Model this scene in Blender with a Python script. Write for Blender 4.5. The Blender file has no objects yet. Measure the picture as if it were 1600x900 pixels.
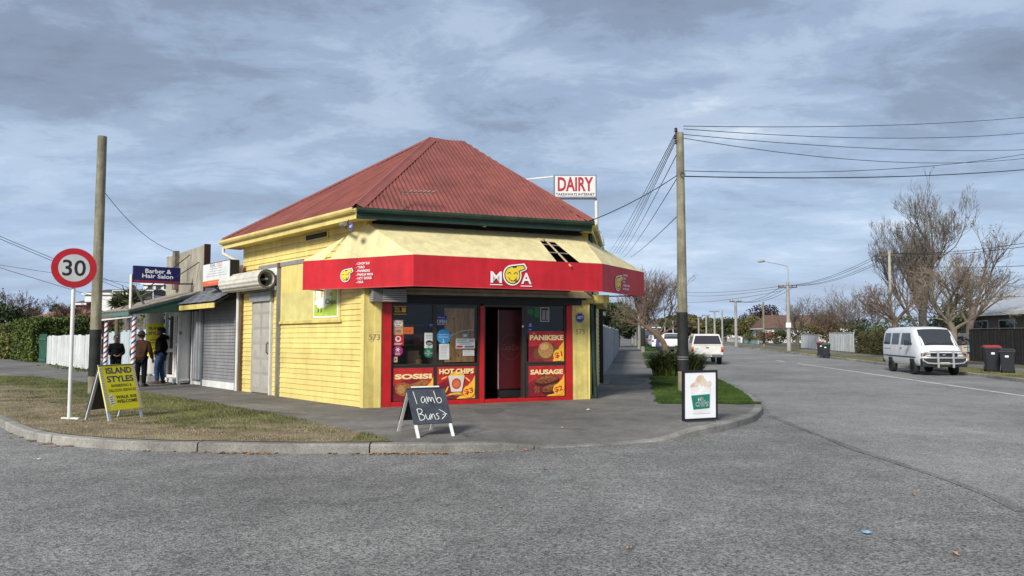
import bpy, bmesh, math, random
from mathutils import Vector as V, Matrix, noise as mnoise
random.seed(7)
R = math.radians
sc = bpy.context.scene
C = sc.collection
# ------------------------------------------------------------------ camera
FPX, HZ, EYE = 1150.0, 521.0, 1.70
PITCH = math.atan((HZ - 450) / FPX)
cd = bpy.data.cameras.new('camera')
cam = bpy.data.objects.new('camera', cd); C.objects.link(cam)
cam.location = (0, 0, EYE); cam.rotation_euler = (math.pi / 2 + PITCH, 0, 0)
cd.sensor_width = 36; cd.lens = FPX / 1600 * 36; cd.clip_end = 3000; cd.clip_start = .05
sc.camera = cam
# ------------------------------------------------------------------ light
SUN_EL, SUN_AZ = R(33), R(208)          # azimuth clockwise from +Y (the view direction)
sl = bpy.data.lights.new('sun', 'SUN'); sl.energy = 2.0; sl.angle = R(13); sl.color = (1, .955, .88)
so = bpy.data.objects.new('sun', sl); C.objects.link(so)
sd = V((math.sin(SUN_AZ) * math.cos(SUN_EL), math.cos(SUN_AZ) * math.cos(SUN_EL), math.sin(SUN_EL)))
so.rotation_euler = sd.to_track_quat('Z', 'Y').to_euler(); so.location = sd * 60
sc.view_settings.view_transform = 'Standard'; sc.view_settings.look = 'None'
sc.view_settings.gamma = 1; sc.view_settings.use_curve_mapping = False
sc.view_settings.exposure = 1.2
W = bpy.data.worlds.new('World'); sc.world = W; W.use_nodes = True

SKX, SKY_ = 7.1, 11.9
def build_sky():
    nt = W.node_tree; N = nt.nodes; L = nt.links; N.clear()
    out = N.new('ShaderNodeOutputWorld'); bg = N.new('ShaderNodeBackground'); bg.inputs[1].default_value = .075
    sky = N.new('ShaderNodeTexSky'); sky.sky_type = 'NISHITA'; sky.sun_disc = False
    sky.sun_elevation = SUN_EL; sky.sun_rotation = SUN_AZ; sky.air_density = 1.2; sky.dust_density = 2
    tc = N.new('ShaderNodeTexCoord'); sep = N.new('ShaderNodeSeparateXYZ'); L.new(tc.outputs['Generated'], sep.inputs[0])
    def m(op, a, b=None, clamp=False):
        n = N.new('ShaderNodeMath'); n.operation = op; n.use_clamp = clamp
        for i, x in enumerate((a, b)):
            if x is None: continue
            if isinstance(x, (int, float)): n.inputs[i].default_value = x
            else: L.new(x, n.inputs[i])
        return n.outputs[0]
    z = m('MAXIMUM', sep.outputs[2], 0.0); zz = m('ADD', z, .16)
    px = m('DIVIDE', sep.outputs[0], zz); py = m('DIVIDE', sep.outputs[1], zz)
    cmb = N.new('ShaderNodeCombineXYZ'); L.new(px, cmb.inputs[0]); L.new(py, cmb.inputs[1])
    def nz(scale, detail, rough, sx, sy, rot, loc, dist=0):
        mp = N.new('ShaderNodeMapping'); mp.inputs['Scale'].default_value = (sx, sy, 1)
        mp.inputs['Rotation'].default_value = (0, 0, R(rot)); mp.inputs['Location'].default_value = loc
        L.new(cmb.outputs[0], mp.inputs[0])
        n = N.new('ShaderNodeTexNoise'); n.inputs['Scale'].default_value = scale; n.inputs['Detail'].default_value = detail
        n.inputs['Roughness'].default_value = rough; n.inputs['Distortion'].default_value = dist
        L.new(mp.outputs[0], n.inputs['Vector']); return n.outputs['Fac']
    big = nz(.62, 3, .5, 1, 1.5, 16, (SKX, SKY_, 0), .3)
    mid = nz(1.5, 9, .62, 1, 1.45, 20, (7.7, 2.2, 0), .35)
    fin = nz(5.0, 9, .68, 1, 1.3, 24, (1.2, 9.4, 0), .4)
    a = m('ADD', m('MULTIPLY', big, .46), m('ADD', m('MULTIPLY', mid, .38), m('MULTIPLY', fin, .16)))
    rp = N.new('ShaderNodeValToRGB'); cr = rp.color_ramp; cr.interpolation = 'EASE'
    pts = [(.37, (1.22, 1.46, 1.96)), (.44, (1.52, 1.87, 2.56)), (.495, (2.02, 2.58, 3.52)), (.55, (2.75, 3.36, 4.3)), (.63, (4.3, 4.75, 5.35))]
    while len(cr.elements) < len(pts): cr.elements.new(.5)
    for e, (p, c) in zip(cr.elements, pts): e.position = p; e.color = (*c, 1)
    L.new(a, rp.inputs[0])
    # the layer thins towards the horizon, where paler blue air shows below it
    hz = N.new('ShaderNodeMapRange'); hz.inputs[1].default_value = 0.02; hz.inputs[2].default_value = .26
    hz.inputs[3].default_value = .72; hz.inputs[4].default_value = 0; L.new(z, hz.inputs[0])
    gap = nz(1.1, 5, .55, 1, 3.2, 8, (5.5, 4.1, 0), .4)
    hm = m('MULTIPLY', hz.outputs[0], m('ADD', m('MULTIPLY', gap, 1.1), .35, True), True)
    pale = N.new('ShaderNodeMix'); pale.data_type = 'RGBA'; L.new(hm, pale.inputs[0]); L.new(rp.outputs[0], pale.inputs[6])
    pale.inputs[7].default_value = (3.1, 4.15, 5.9, 1)
    mx = N.new('ShaderNodeMix'); mx.data_type = 'RGBA'; mx.inputs[0].default_value = .88
    L.new(sky.outputs[0], mx.inputs[6]); L.new(pale.outputs[2], mx.inputs[7])
    L.new(mx.outputs[2], bg.inputs[0]); L.new(bg.outputs[0], out.inputs[0])
build_sky()

# ------------------------------------------------------------------ pixel rays -> places on known planes
UP = V((0, math.sin(-PITCH), math.cos(PITCH))); FW = V((0, math.cos(PITCH), math.sin(PITCH))); EYEP = V((0, 0, EYE))
def ray(px, py): return V(((px - 800) / FPX, 0, 0)) + UP * ((450 - py) / FPX) + FW
def gp(px, py, z=0.0):
    r = ray(px, py); return EYEP + r * ((z - EYE) / r.z)
def at(px, py, Y):
    r = ray(px, py); return EYEP + r * (Y / r.y)
ZP = .14                                   # pavement level above the road

# ------------------------------------------------------------------ materials
MATS = {}
def mat(name, col, rough=.65, var=.10, scale=4, col2=None, bump=0, bscale=80, metal=0, streak=0, spec=.4, fine=0, emit=None, dirt=0, objvar=0):
    if name in MATS: return MATS[name]
    M = bpy.data.materials.new(name); M.use_nodes = True; nt = M.node_tree; N = nt.nodes; L = nt.links
    b = N['Principled BSDF']; b.inputs['Roughness'].default_value = rough; b.inputs['Metallic'].default_value = metal
    b.inputs['Specular IOR Level'].default_value = spec
    tc = N.new('ShaderNodeNewGeometry')
    def noise(s, det=5, sc3=None, rg=.6):
        n = N.new('ShaderNodeTexNoise'); n.inputs['Scale'].default_value = s; n.inputs['Detail'].default_value = det; n.inputs['Roughness'].default_value = rg
        src = tc.outputs['Position']
        if sc3:
            mp = N.new('ShaderNodeMapping'); mp.inputs['Scale'].default_value = sc3; L.new(src, mp.inputs[0]); src = mp.outputs[0]
        L.new(src, n.inputs['Vector']); return n.outputs['Fac']
    c1 = tuple(max(0, x * (1 - var)) for x in col); c2 = col2 or tuple(min(1, x * (1 + var)) for x in col)
    rp = N.new('ShaderNodeValToRGB'); rp.color_ramp.elements[0].position = .35; rp.color_ramp.elements[1].position = .65
    rp.color_ramp.elements[0].color = (*c1, 1); rp.color_ramp.elements[1].color = (*c2, 1)
    L.new(noise(scale), rp.inputs[0]); cur = rp.outputs[0]
    def mul(fac_out, lo, hi, p0=.35, p1=.65):
        nonlocal cur
        mr = N.new('ShaderNodeMapRange'); mr.inputs[1].default_value = p0; mr.inputs[2].default_value = p1
        mr.inputs[3].default_value = lo; mr.inputs[4].default_value = hi; L.new(fac_out, mr.inputs[0])
        mm = N.new('ShaderNodeMix'); mm.data_type = 'RGBA'; mm.blend_type = 'MULTIPLY'; mm.inputs[0].default_value = 1
        L.new(cur, mm.inputs[6]); L.new(mr.outputs[0], mm.inputs[7]); cur = mm.outputs[2]
    if streak: mul(noise(7, 4, (1, 1, .12)), 1 - streak, 1 + streak * .3)
    if dirt: mul(noise(1.7, 8, None, .7), 1 - dirt, 1, .38, .56)
    if fine: mul(noise(bscale * 2.2, 2), 1 - fine, 1 + fine)
    if objvar: oi = N.new('ShaderNodeObjectInfo'); mul(oi.outputs['Random'], 1 - objvar, 1 + objvar * .6, 0, 1)
    L.new(cur, b.inputs['Base Color'])
    if bump:
        bp = N.new('ShaderNodeBump'); bp.inputs['Strength'].default_value = bump; bp.inputs['Distance'].default_value = .02
        L.new(noise(bscale, 4), bp.inputs['Height']); L.new(bp.outputs[0], b.inputs['Normal'])
    if emit: b.inputs['Emission Color'].default_value = (*emit[:3], 1); b.inputs['Emission Strength'].default_value = emit[3]
    MATS[name] = M; return M
def glass(name, tint=(.02, .025, .03), alpha=.25, rough=.03):
    if name in MATS: return MATS[name]
    M = bpy.data.materials.new(name); M.use_nodes = True; nt = M.node_tree; N = nt.nodes; L = nt.links; N.clear()
    o = N.new('ShaderNodeOutputMaterial'); mx = N.new('ShaderNodeMixShader'); tr = N.new('ShaderNodeBsdfTransparent'); pr = N.new('ShaderNodeBsdfPrincipled')
    pr.inputs['Base Color'].default_value = (*tint, 1); pr.inputs['Roughness'].default_value = rough; pr.inputs['Specular IOR Level'].default_value = .5
    mx.inputs[0].default_value = alpha; L.new(tr.outputs[0], mx.inputs[1]); L.new(pr.outputs[0], mx.inputs[2]); L.new(mx.outputs[0], o.inputs[0])
    MATS[name] = M; return M

def pane_glass(name, tint=.8, refl=1.5):
    if name in MATS: return MATS[name]
    M = bpy.data.materials.new(name); M.use_nodes = True; nt = M.node_tree; N = nt.nodes; L = nt.links; N.clear()
    o = N.new('ShaderNodeOutputMaterial'); mx = N.new('ShaderNodeMixShader'); tr = N.new('ShaderNodeBsdfTransparent'); gl = N.new('ShaderNodeBsdfGlossy'); fr = N.new('ShaderNodeFresnel'); fr.inputs[0].default_value = 1.5
    tr.inputs[0].default_value = (tint, tint, tint, 1); gl.inputs['Roughness'].default_value = .02; m = N.new('ShaderNodeMath'); m.operation = 'MULTIPLY'; m.use_clamp = True; m.inputs[1].default_value = refl
    nz = N.new('ShaderNodeTexNoise'); nz.inputs['Scale'].default_value = 1.3; bp = N.new('ShaderNodeBump'); bp.inputs['Strength'].default_value = .06; bp.inputs['Distance'].default_value = .05; g = N.new('ShaderNodeNewGeometry'); L.new(g.outputs['Position'], nz.inputs['Vector']); L.new(nz.outputs['Fac'], bp.inputs['Height']); L.new(bp.outputs[0], gl.inputs['Normal'])
    L.new(fr.outputs[0], m.inputs[0]); L.new(m.outputs[0], mx.inputs[0]); L.new(tr.outputs[0], mx.inputs[1]); L.new(gl.outputs[0], mx.inputs[2]); L.new(mx.outputs[0], o.inputs[0]); MATS[name] = M; return M

# ------------------------------------------------------------------ objects
WL = {}                                    # world translation of every parent
def wl(o): return WL.get(o.name, V((0, 0, 0))) if o else V((0, 0, 0))
def tag(o, label=None, cat=None, group=None, kind=None):
    for k, v in (('label', label), ('category', cat), ('group', group), ('kind', kind)):
        if v: o[k] = v
    return o
def empty(name, loc, label=None, cat=None, group=None, rz=0, local=False):
    o = bpy.data.objects.new(name, None); o.location = loc; o.rotation_euler = (0, 0, rz); C.objects.link(o)
    o.empty_display_size = .2
    WL[o.name] = V((0, 0, 0)) if local else V(loc)
    return tag(o, label, cat, group)
class MB:
    def __init__(s): s.v = []; s.f = []; s.sm = False
    def add(s, vs, fs):
        b = len(s.v); s.v += [V(x) for x in vs]; s.f += [tuple(i + b for i in f) for f in fs]; return s
    def hexa(s, p):                        # 8 points: bottom ring 0-3, top ring 4-7
        return s.add(p, [(0, 3, 2, 1), (4, 5, 6, 7), (0, 1, 5, 4), (1, 2, 6, 5), (2, 3, 7, 6), (3, 0, 4, 7)])
    def box(s, x0, x1, y0, y1, z0, z1):
        return s.hexa([(x0, y0, z0), (x1, y0, z0), (x1, y1, z0), (x0, y1, z0), (x0, y0, z1), (x1, y0, z1), (x1, y1, z1), (x0, y1, z1)])
    def bar(s, a, b, w, h=None, side=None):  # rectangular bar from a to b
        a, b = V(a), V(b); h = h or w; d = (b - a).normalized()
        u = V(side) if side else (V((0, 0, 1)).cross(d) if abs(d.z) < .95 else V((1, 0, 0)))
        u = (u - d * u.dot(d)).normalized() * (w / 2); t = d.cross(u.normalized()) * (h / 2)
        return s.hexa([a - u - t, a + u - t, b + u - t, b - u - t, a - u + t, a + u + t, b + u + t, b - u + t])
    def tube(s, pts, rad, n=8, cap=True):
        pts = [V(p) for p in pts]; k = len(pts)
        if isinstance(rad, (int, float)): rad = [rad] * k
        base = len(s.v); pu = None
        for i, p in enumerate(pts):
            d = (pts[min(i + 1, k - 1)] - pts[max(i - 1, 0)]); d = d.normalized() if d.length > 1e-9 else V((0, 0, 1))
            if pu is None: u = d.orthogonal().normalized()
            else:
                u = pu - d * pu.dot(d); u = u.normalized() if u.length > 1e-6 else d.orthogonal().normalized()
            pu = u; w = d.cross(u)
            for j in range(n):
                a = 2 * math.pi * j / n; s.v.append(p + (u * math.cos(a) + w * math.sin(a)) * rad[i])
        for i in range(k - 1):
            for j in range(n):
                s.f.append((base + i * n + j, base + i * n + (j + 1) % n, base + (i + 1) * n + (j + 1) % n, base + (i + 1) * n + j))
        if cap:
            s.f.append(tuple(base + j for j in reversed(range(n)))); s.f.append(tuple(base + (k - 1) * n + j for j in range(n)))
        s.sm = True; return s
    def lathe(s, c, prof, n=20, axis=None):  # prof: (r, h) along axis
        c = V(c); ax = V(axis or (0, 0, 1)).normalized(); u = ax.orthogonal().normalized(); w = ax.cross(u); b = len(s.v)
        for r, h in prof:
            for j in range(n):
                a = 2 * math.pi * j / n; s.v.append(c + ax * h + (u * math.cos(a) + w * math.sin(a)) * max(r, 1e-4))
        for i in range(len(prof) - 1):
            for j in range(n): s.f.append((b + i * n + j, b + i * n + (j + 1) % n, b + (i + 1) * n + (j + 1) % n, b + (i + 1) * n + j))
        s.f.append(tuple(b + j for j in reversed(range(n)))); s.f.append(tuple(b + (len(prof) - 1) * n + j for j in range(n)))
        s.sm = True; return s
    def prism(s, poly, dvec):              # planar polygon (3D points) pushed along dvec
        p = [V(x) for x in poly]; n = len(p); d = V(dvec); b = len(s.v)
        s.v += p + [x + d for x in p]
        s.f.append(tuple(b + i for i in reversed(range(n)))); s.f.append(tuple(b + n + i for i in range(n)))
        for i in range(n): j = (i + 1) % n; s.f.append((b + i, b + j, b + n + j, b + n + i))
        return s
    def quad(s, a, b, c, d): return s.add([a, b, c, d], [(0, 1, 2, 3)])
    def build(s, name, m, parent=None, local=False, label=None, cat=None, group=None, kind=None, smooth=None, bevel=0, base=None):
        """base: for a top-level mesh, where its origin sits"""
        off = V((0, 0, 0)) if local else wl(parent)
        if parent is None and base is not None: off = V(base)
        me = bpy.data.meshes.new(name); me.from_pydata([v - off for v in s.v], [], s.f)
        bm = bmesh.new(); bm.from_mesh(me); bmesh.ops.recalc_face_normals(bm, faces=bm.faces)
        if bevel: bmesh.ops.bevel(bm, geom=[e for e in bm.edges if e.is_manifold and e.calc_face_angle(0) > .6], offset=bevel, segments=2, affect='EDGES', profile=.6, clamp_overlap=True)
        bm.to_mesh(me); bm.free()
        if smooth or (smooth is None and s.sm):
            me.polygons.foreach_set('use_smooth', [True] * len(me.polygons))
            try: me.set_sharp_from_angle(angle=R(40))
            except Exception: pass
        for x in (m if isinstance(m, (list, tuple)) else [m]): me.materials.append(x)
        o = bpy.data.objects.new(name, me); C.objects.link(o)
        if parent: o.parent = parent; WL[o.name] = V((0, 0, 0)) if local else off
        else:
            o.location = off if base is not None else (0, 0, 0); WL[o.name] = V(off) if base is not None else V((0, 0, 0))
        # children of a mesh part share its parent's origin
        return tag(o, label, cat, group, kind)
def share(src, name, mesh, parent, loc=(0, 0, 0), rot=(0, 0, 0)):
    o = bpy.data.objects.new(name, mesh); o.location = loc; o.rotation_euler = rot; o.parent = parent; C.objects.link(o); return o
def copy_tree(o, parent=None):
    c = o.copy(); C.objects.link(c); c.parent = parent
    for ch in o.children: copy_tree(ch, c)
    return c
class Fr:                                  # a wall frame: u along, n outward, z up; tilt = settled wall
    def __init__(s, o, u, n, tilt=0, up=None):
        s.o = V(o); s.u = V(u).normalized(); s.n = V(n).normalized(); s.tilt = tilt; s.up = V(up) if up else V((0, 0, 1))
    def p(s, a, d, z): return s.o + s.u * a + s.n * d + s.up * (z + s.tilt * a)
    def box(s, mb, a0, a1, d0, d1, z0, z1):
        P = s.p; return mb.hexa([P(a0, d1, z0), P(a1, d1, z0), P(a1, d0, z0), P(a0, d0, z0), P(a0, d1, z1), P(a1, d1, z1), P(a1, d0, z1), P(a0, d0, z1)])
    def hit(s, px, py, d=0):               # (along, height) of a pixel on the plane at offset d
        r = ray(px, py); o = s.o + s.n * d; t = (o - EYEP).dot(s.n) / r.dot(s.n); q = EYEP + r * t - s.o
        a = q.dot(s.u); return a, q.dot(s.up) - s.tilt * a
    def poly(s, mb, pts, d0, d1): return mb.prism([s.p(a, d0, z) for a, z in pts], s.n * (d1 - d0))
def hitdepth(fr, px, py, d=0):
    a, z = fr.hit(px, py, d); return fr.p(a, d, z)
def bx(fr, name, m, parent, a0, a1, d0, d1, z0, z1, bevel=0, **k):
    return fr.box(MB(), a0, a1, d0, d1, z0, z1).build(name, m, parent, bevel=bevel, **k)
def ell(ca, cz, ra, rz, n=20, rot=0):
    c, s_ = math.cos(rot), math.sin(rot); o = []
    for i in range(n):
        t = 2 * math.pi * i / n; x, y = ra * math.cos(t), rz * math.sin(t); o.append((ca + x * c - y * s_, cz + x * s_ + y * c))
    return o
def text(fr, s, a, z, d, height, m, parent, name='lettering', width=None, align='CENTER', bold=0.0, shear=0, rot=0, thick=.002, local=False, maxw=None, spacing=1):
    """lettering lying on frame fr with its centre (or left end) at (a, z), cap height given"""
    cu = bpy.data.curves.new('t', 'FONT'); cu.body = s; cu.size = 1; cu.align_x = 'LEFT'; cu.align_y = 'BOTTOM_BASELINE'; cu.offset = bold * .6
    cu.shear = shear; cu.space_character = spacing; cu.fill_mode = 'FRONT'; cu.resolution_u = 3
    ob = bpy.data.objects.new('t', cu); C.objects.link(ob)
    dg = bpy.context.evaluated_depsgraph_get(); me = bpy.data.meshes.new_from_object(ob.evaluated_get(dg))
    bpy.data.objects.remove(ob); bpy.data.curves.remove(cu)
    xs = [v.co.x for v in me.vertices]; ys = [v.co.y for v in me.vertices]
    if not xs: return None
    x0, x1, y0, y1 = min(xs), max(xs), min(ys), max(ys)
    k = height / max(1e-6, (y1 - y0)); kx = (width / (x1 - x0)) if width else k
    if maxw and kx * (x1 - x0) > maxw: kx = maxw / (x1 - x0)
    off = V((0, 0, 0)) if local else wl(parent); cx = {'CENTER': (x0 + x1) / 2, 'LEFT': x0, 'RIGHT': x1}[align]
    cr, sr = math.cos(rot), math.sin(rot)
    for v in me.vertices:
        X, Y = (v.co.x - cx) * kx, (v.co.y - (y0 + y1) / 2) * k
        v.co = fr.p(a + X * cr - Y * sr, d, z + X * sr + Y * cr) - off
    me.materials.clear(); me.materials.append(m)
    o = bpy.data.objects.new(name, me); C.objects.link(o); o.parent = parent; WL[o.name] = off
    return o
# ================================================================== SETTING
from mathutils.geometry import tessellate_polygon, intersect_point_line
def asphalt(name, dark, light, macro=.35, chip=.5, rough=.85, bump=.55, cscale=58, cracks=0):
    M = bpy.data.materials.new(name); M.use_nodes = True; nt = M.node_tree; N = nt.nodes; L = nt.links; b = N['Principled BSDF']
    g = N.new('ShaderNodeNewGeometry')
    def nz(s, d, r=.55, sc3=None, rz=0):
        n = N.new('ShaderNodeTexNoise'); n.inputs['Scale'].default_value = s; n.inputs['Detail'].default_value = d; n.inputs['Roughness'].default_value = r
        src = g.outputs['Position']
        if sc3:
            mp = N.new('ShaderNodeMapping'); mp.inputs['Scale'].default_value = sc3; mp.inputs['Rotation'].default_value = (0, 0, R(rz)); L.new(src, mp.inputs[0]); src = mp.outputs[0]
        L.new(src, n.inputs['Vector']); return n.outputs['Fac']
    def mr(f, a, b_, lo, hi):
        n = N.new('ShaderNodeMapRange'); n.inputs[1].default_value = a; n.inputs[2].default_value = b_; n.inputs[3].default_value = lo; n.inputs[4].default_value = hi; L.new(f, n.inputs[0]); return n.outputs[0]
    def mix(f, a, b_, mode='MIX'):
        n = N.new('ShaderNodeMix'); n.data_type = 'RGBA'; n.blend_type = mode
        if isinstance(f, (int, float)): n.inputs[0].default_value = f
        else: L.new(f, n.inputs[0])
        for i, x in ((6, a), (7, b_)):
            if isinstance(x, tuple): n.inputs[i].default_value = (*x, 1)
            else: L.new(x, n.inputs[i])
        return n.outputs[2]
    vor = N.new('ShaderNodeTexVoronoi'); vor.inputs['Scale'].default_value = cscale; L.new(g.outputs['Position'], vor.inputs['Vector'])
    sepc = N.new('ShaderNodeSeparateColor'); L.new(vor.outputs['Color'], sepc.inputs[0])
    c = mix(mr(nz(.35, 5, .55, (.8, .6, 1), 12), .35, .65, 0, 1), dark, light)
    c = mix(1.0, c, mr(nz(1.9, 7, .68), .3, .7, 1 - macro * .5, 1 + macro * .35), 'MULTIPLY')
    c = mix(1.0, c, mr(sepc.outputs[0], 0, 1, 1 - chip, 1 + chip * .9), 'MULTIPLY')
    c = mix(1.0, c, mr(nz(11, 5, .7), .3, .7, .86, 1.1), 'MULTIPLY')
    c = mix(1.0, c, mr(nz(.45, 2, .5, (.22, 1.0, 1), -14), .38, .62, 1 - macro * .22, 1 + macro * .12), 'MULTIPLY')   # long wheel-worn bands
    c = mix(1.0, c, mr(nz(.55, 9, .75), .60, .70, 1, 1 - macro * .55), 'MULTIPLY')                                  # oil and tar stains
    if cracks:
        wn = N.new('ShaderNodeTexNoise'); wn.inputs['Scale'].default_value = 1.6; wn.inputs['Detail'].default_value = 4; L.new(g.outputs['Position'], wn.inputs['Vector'])
        ad = N.new('ShaderNodeVectorMath'); ad.operation = 'MULTIPLY_ADD'; ad.inputs[1].default_value = (.9, .9, 0); L.new(wn.outputs['Color'], ad.inputs[0]); L.new(g.outputs['Position'], ad.inputs[2])
        v2 = N.new('ShaderNodeTexVoronoi'); v2.feature = 'DISTANCE_TO_EDGE'; v2.inputs['Scale'].default_value = cracks; L.new(ad.outputs[0], v2.inputs['Vector'])
        ck = N.new('ShaderNodeMath'); ck.operation = 'MAXIMUM'; L.new(mr(v2.outputs['Distance'], .002, .008, .6, 1), ck.inputs[0]); L.new(mr(nz(.4, 3), .50, .58, 1, 0), ck.inputs[1])
        c = mix(1.0, c, ck.outputs[0], 'MULTIPLY')
    L.new(c, b.inputs['Base Color']); b.inputs['Roughness'].default_value = rough; b.inputs['Specular IOR Level'].default_value = .3
    bp = N.new('ShaderNodeBump'); bp.inputs['Strength'].default_value = bump; bp.inputs['Distance'].default_value = .012
    L.new(vor.outputs['Distance'], bp.inputs['Height']); L.new(bp.outputs[0], b.inputs['Normal'])
    return M
M_road = asphalt('chip_seal', (.178, .172, .161), (.25, .243, .226), .5, .62, cscale=62)
M_main = asphalt('worn_chip_seal', (.205, .199, .186), (.285, .277, .258), .4, .5, cscale=66)
M_path = asphalt('footpath_asphalt', (.135, .126, .114), (.205, .194, .175), .6, .24, bump=.2, cscale=110, cracks=.22)
M_conc = asphalt('kerb_concrete', (.20, .19, .17), (.33, .315, .28), .8, .25, bump=.3, cscale=90)
M_soil = mat('berm_soil', (.26, .20, .125), .95, .3, 1.3, col2=(.27, .22, .135), bump=.6, bscale=25, dirt=.45, fine=.25)
M_turf = mat('turf_soil', (.05, .075, .022), .95, .3, 2, bump=.5, bscale=30)
M_far = mat('ground_earth', (.10, .11, .06), .95, .3, .05)
def sheet(name, pts, z, m, parent=None, kind='structure'):
    mb = MB(); mb.add([(p[0], p[1], z) for p in pts], [tuple(t) for t in tessellate_polygon([[V((p[0], p[1], 0)) for p in pts]])])
    return mb.build(name, m, parent, kind=kind if not parent else None)
sheet('ground', [(-2500, -200), (2500, -200), (2500, 2800), (-2500, 2800)], -.06, M_far)
sheet('road', [(-140, -45), (160, -45), (160, 420), (-140, 420)], 0, M_road)
# kerb: foot of the face, traced round the corner; height of the top
kp = [(-200, 601, 1)] and []
K = [V((-75, 83.5, .13)), V((-30, 35.6, .13)), V((-17, 21.6, .13)), V((-12.2, 16.6, .13))]
for px, py, h in [(0, 667, .13), (25, 681, .13), (64, 692, .13), (127, 699, .13), (212, 704.5, .13), (340, 707, .13), (400, 708.4, .13), (480, 709, .13), (556, 709, .13), (640, 708.6, .13), (706, 708, .13),
                  (760, 706, .125), (784, 704.7, .11), (825, 702, .06), (866, 700.6, .018), (950, 696, .015), (1020, 691, .018), (1047, 688, .04), (1072, 684.5, .09), (1089, 682, .115), (1144, 671, .13),
                  (1179, 660, .13), (1190, 651, .13), (1193, 643, .13), (1186, 632, .13), (1170, 620, .13), (1140, 603, .13), (1120, 594, .13)]:
    g = gp(px, py); K.append(V((g.x, g.y, h)))
e = K[-1]
for Y in (32, 40, 52, 70, 100, 160, 260, 400): K.append(V((e.x + .158 * (Y - e.y), Y, .13)))
# smooth the trace (keeps the shape, rounds the corners)
def chaikin(P):
    o = [P[0]]
    for a, b in zip(P, P[1:]): o += [a * .75 + b * .25, a * .25 + b * .75]
    return o + [P[-1]]
K = chaikin(K)
def off_line(P, d):                        # shift to the left of the travel direction seen from above
    o = []
    for i, p in enumerate(P):
        t = P[min(i + 1, len(P) - 1)] - P[max(i - 1, 0)]; t.z = 0; t.normalize(); o.append(V((p.x - t.y * d, p.y + t.x * d, p.z)))
    return o
KI = off_line(K, .17)                      # inner edge of the kerb top
def kerb_run(name, label, A, B, parent, i0, i1, h=None):
    mb = MB(); n = i1 - i0 + 1; b = 0
    for i in range(i0, i1 + 1):
        a, c = A[i].copy(), B[i].copy()
        if i in (i0, i1): j = i + (1 if i == i0 else -1); g_ = .011 / max(.02, (A[j] - A[i]).length); a = a.lerp(A[j], g_); c = c.lerp(B[j], g_)
        d = (c - a); d.z = 0; d.normalize(); z = a.z
        wob = mnoise.noise(V((a.x * 1.7, a.y * 1.7, 0))) * .012
        for p, zz in ((a, -.05), (a + d * .012, z - .02), (a + d * (.03 + wob), z + wob * .3), (c, max(z, .012) + .004), (c, -.05)):
            mb.v.append(V((p.x, p.y, zz)))
    for i in range(n - 1):
        for j in range(4): mb.f.append((i * 5 + j, i * 5 + j + 1, i * 5 + 6 + j, i * 5 + 5 + j))
    mb.f.append((0, 1, 2, 3, 4)); e0 = (n - 1) * 5; mb.f.append((e0 + 4, e0 + 3, e0 + 2, e0 + 1, e0))
    return mb.build(name, M_conc, parent)
kerb = empty('kerb', (0, 0, 0)); tag(kerb, 'concrete kerb curving round the street corner', None, None, 'structure')
acc = 0; i0 = 0; gapidx = []
for i in range(1, len(K)):
    acc += (K[i] - K[i - 1]).length
    if acc > 2.3 or i == len(K) - 1:
        kerb_run('kerb_segment', None, K, KI, kerb, i0, i, None); i0 = i; acc = 0
# pavement: ramps from the kerb top up to ZP within a metre
rows = [KI] + [off_line(K, d) for d in (.5, .95)]
mb = MB(); n = len(K)
for ri, row in enumerate(rows):
    for i, p in enumerate(row):
        t = (0, .45, 1)[ri]; mb.v.append(V((p.x, p.y, max(.012, p.z) * (1 - t) + ZP * t)))
for r_ in range(2):
    for i in range(n - 1): mb.f.append((r_ * n + i, r_ * n + i + 1, (r_ + 1) * n + i + 1, (r_ + 1) * n + i))
inner = rows[2]; lo = 2 * n; poly = [V((p.x, p.y, 0)) for p in inner] + [V((62, 400, 0)), V((-75, 400, 0))]
mb.v += [V((62, 400, ZP)), V((-75, 400, ZP))]
for t in tessellate_polygon([poly]): mb.f.append(tuple(lo + k for k in t))
mb.build('pavement', M_path, kind='structure')
M_patch = asphalt('patch_asphalt', (.17, .16, .145), (.235, .222, .20), .5, .3, bump=.2, cscale=90); M_patch2 = asphalt('dark_patch', (.10, .095, .088), (.15, .142, .13), .4, .3, bump=.2, cscale=100)
def patch(pts, m, name='pavement_patch', z=.0045): 
    q = [gp(x, y, ZP) for x, y in pts]; q = chaikin([V((p.x, p.y, 0)) for p in q + q[:1]])[:-1]; sheet(name, q, ZP + z, m)
patch([(740, 640), (790, 637), (785, 645), (745, 648)], M_patch2)
patch([(955, 590), (1005, 588), (1010, 600), (950, 603)], M_patch2); patch([(330, 625), (420, 632), (500, 648), (430, 645), (350, 634)], M_patch)
# the worn main street and its seam, paint
def pxs(l, z): return [gp(x, y, z) for x, y in l]
seam = pxs([(1600, 800), (1560, 776), (1480, 750), (1400, 722), (1340, 702), (1290, 684), (1240, 664), (1205, 649), (1185, 628)], .004)
mainpts = [V((40, -10, 0)), V((14, 2, 0))] + seam + [V((K[-1].x + .05, 399, 0)), V((140, 399, 0)), V((140, -10, 0))]
mb = MB(); pl = [V((p.x, p.y, 0)) for p in mainpts]
for p in off_line([k for k in K if k.y > 17.5 and k.x > 0], -.02)[::-1]: pass
right_k = [k for k in K if k.x > 5 and k.y > 18.4]
pl = [V((40, -10, 0)), V((14, 2, 0))] + [V((p.x, p.y, 0)) for p in seam[:-1]] + [V((k.x + .25, k.y, 0)) for k in right_k] + [V((140, 400, 0)), V((140, -10, 0))]
mb.add([(p.x, p.y, .004) for p in pl], [tuple(t) for t in tessellate_polygon([pl])]); mb.build('main_street', M_main, kind='structure')
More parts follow.
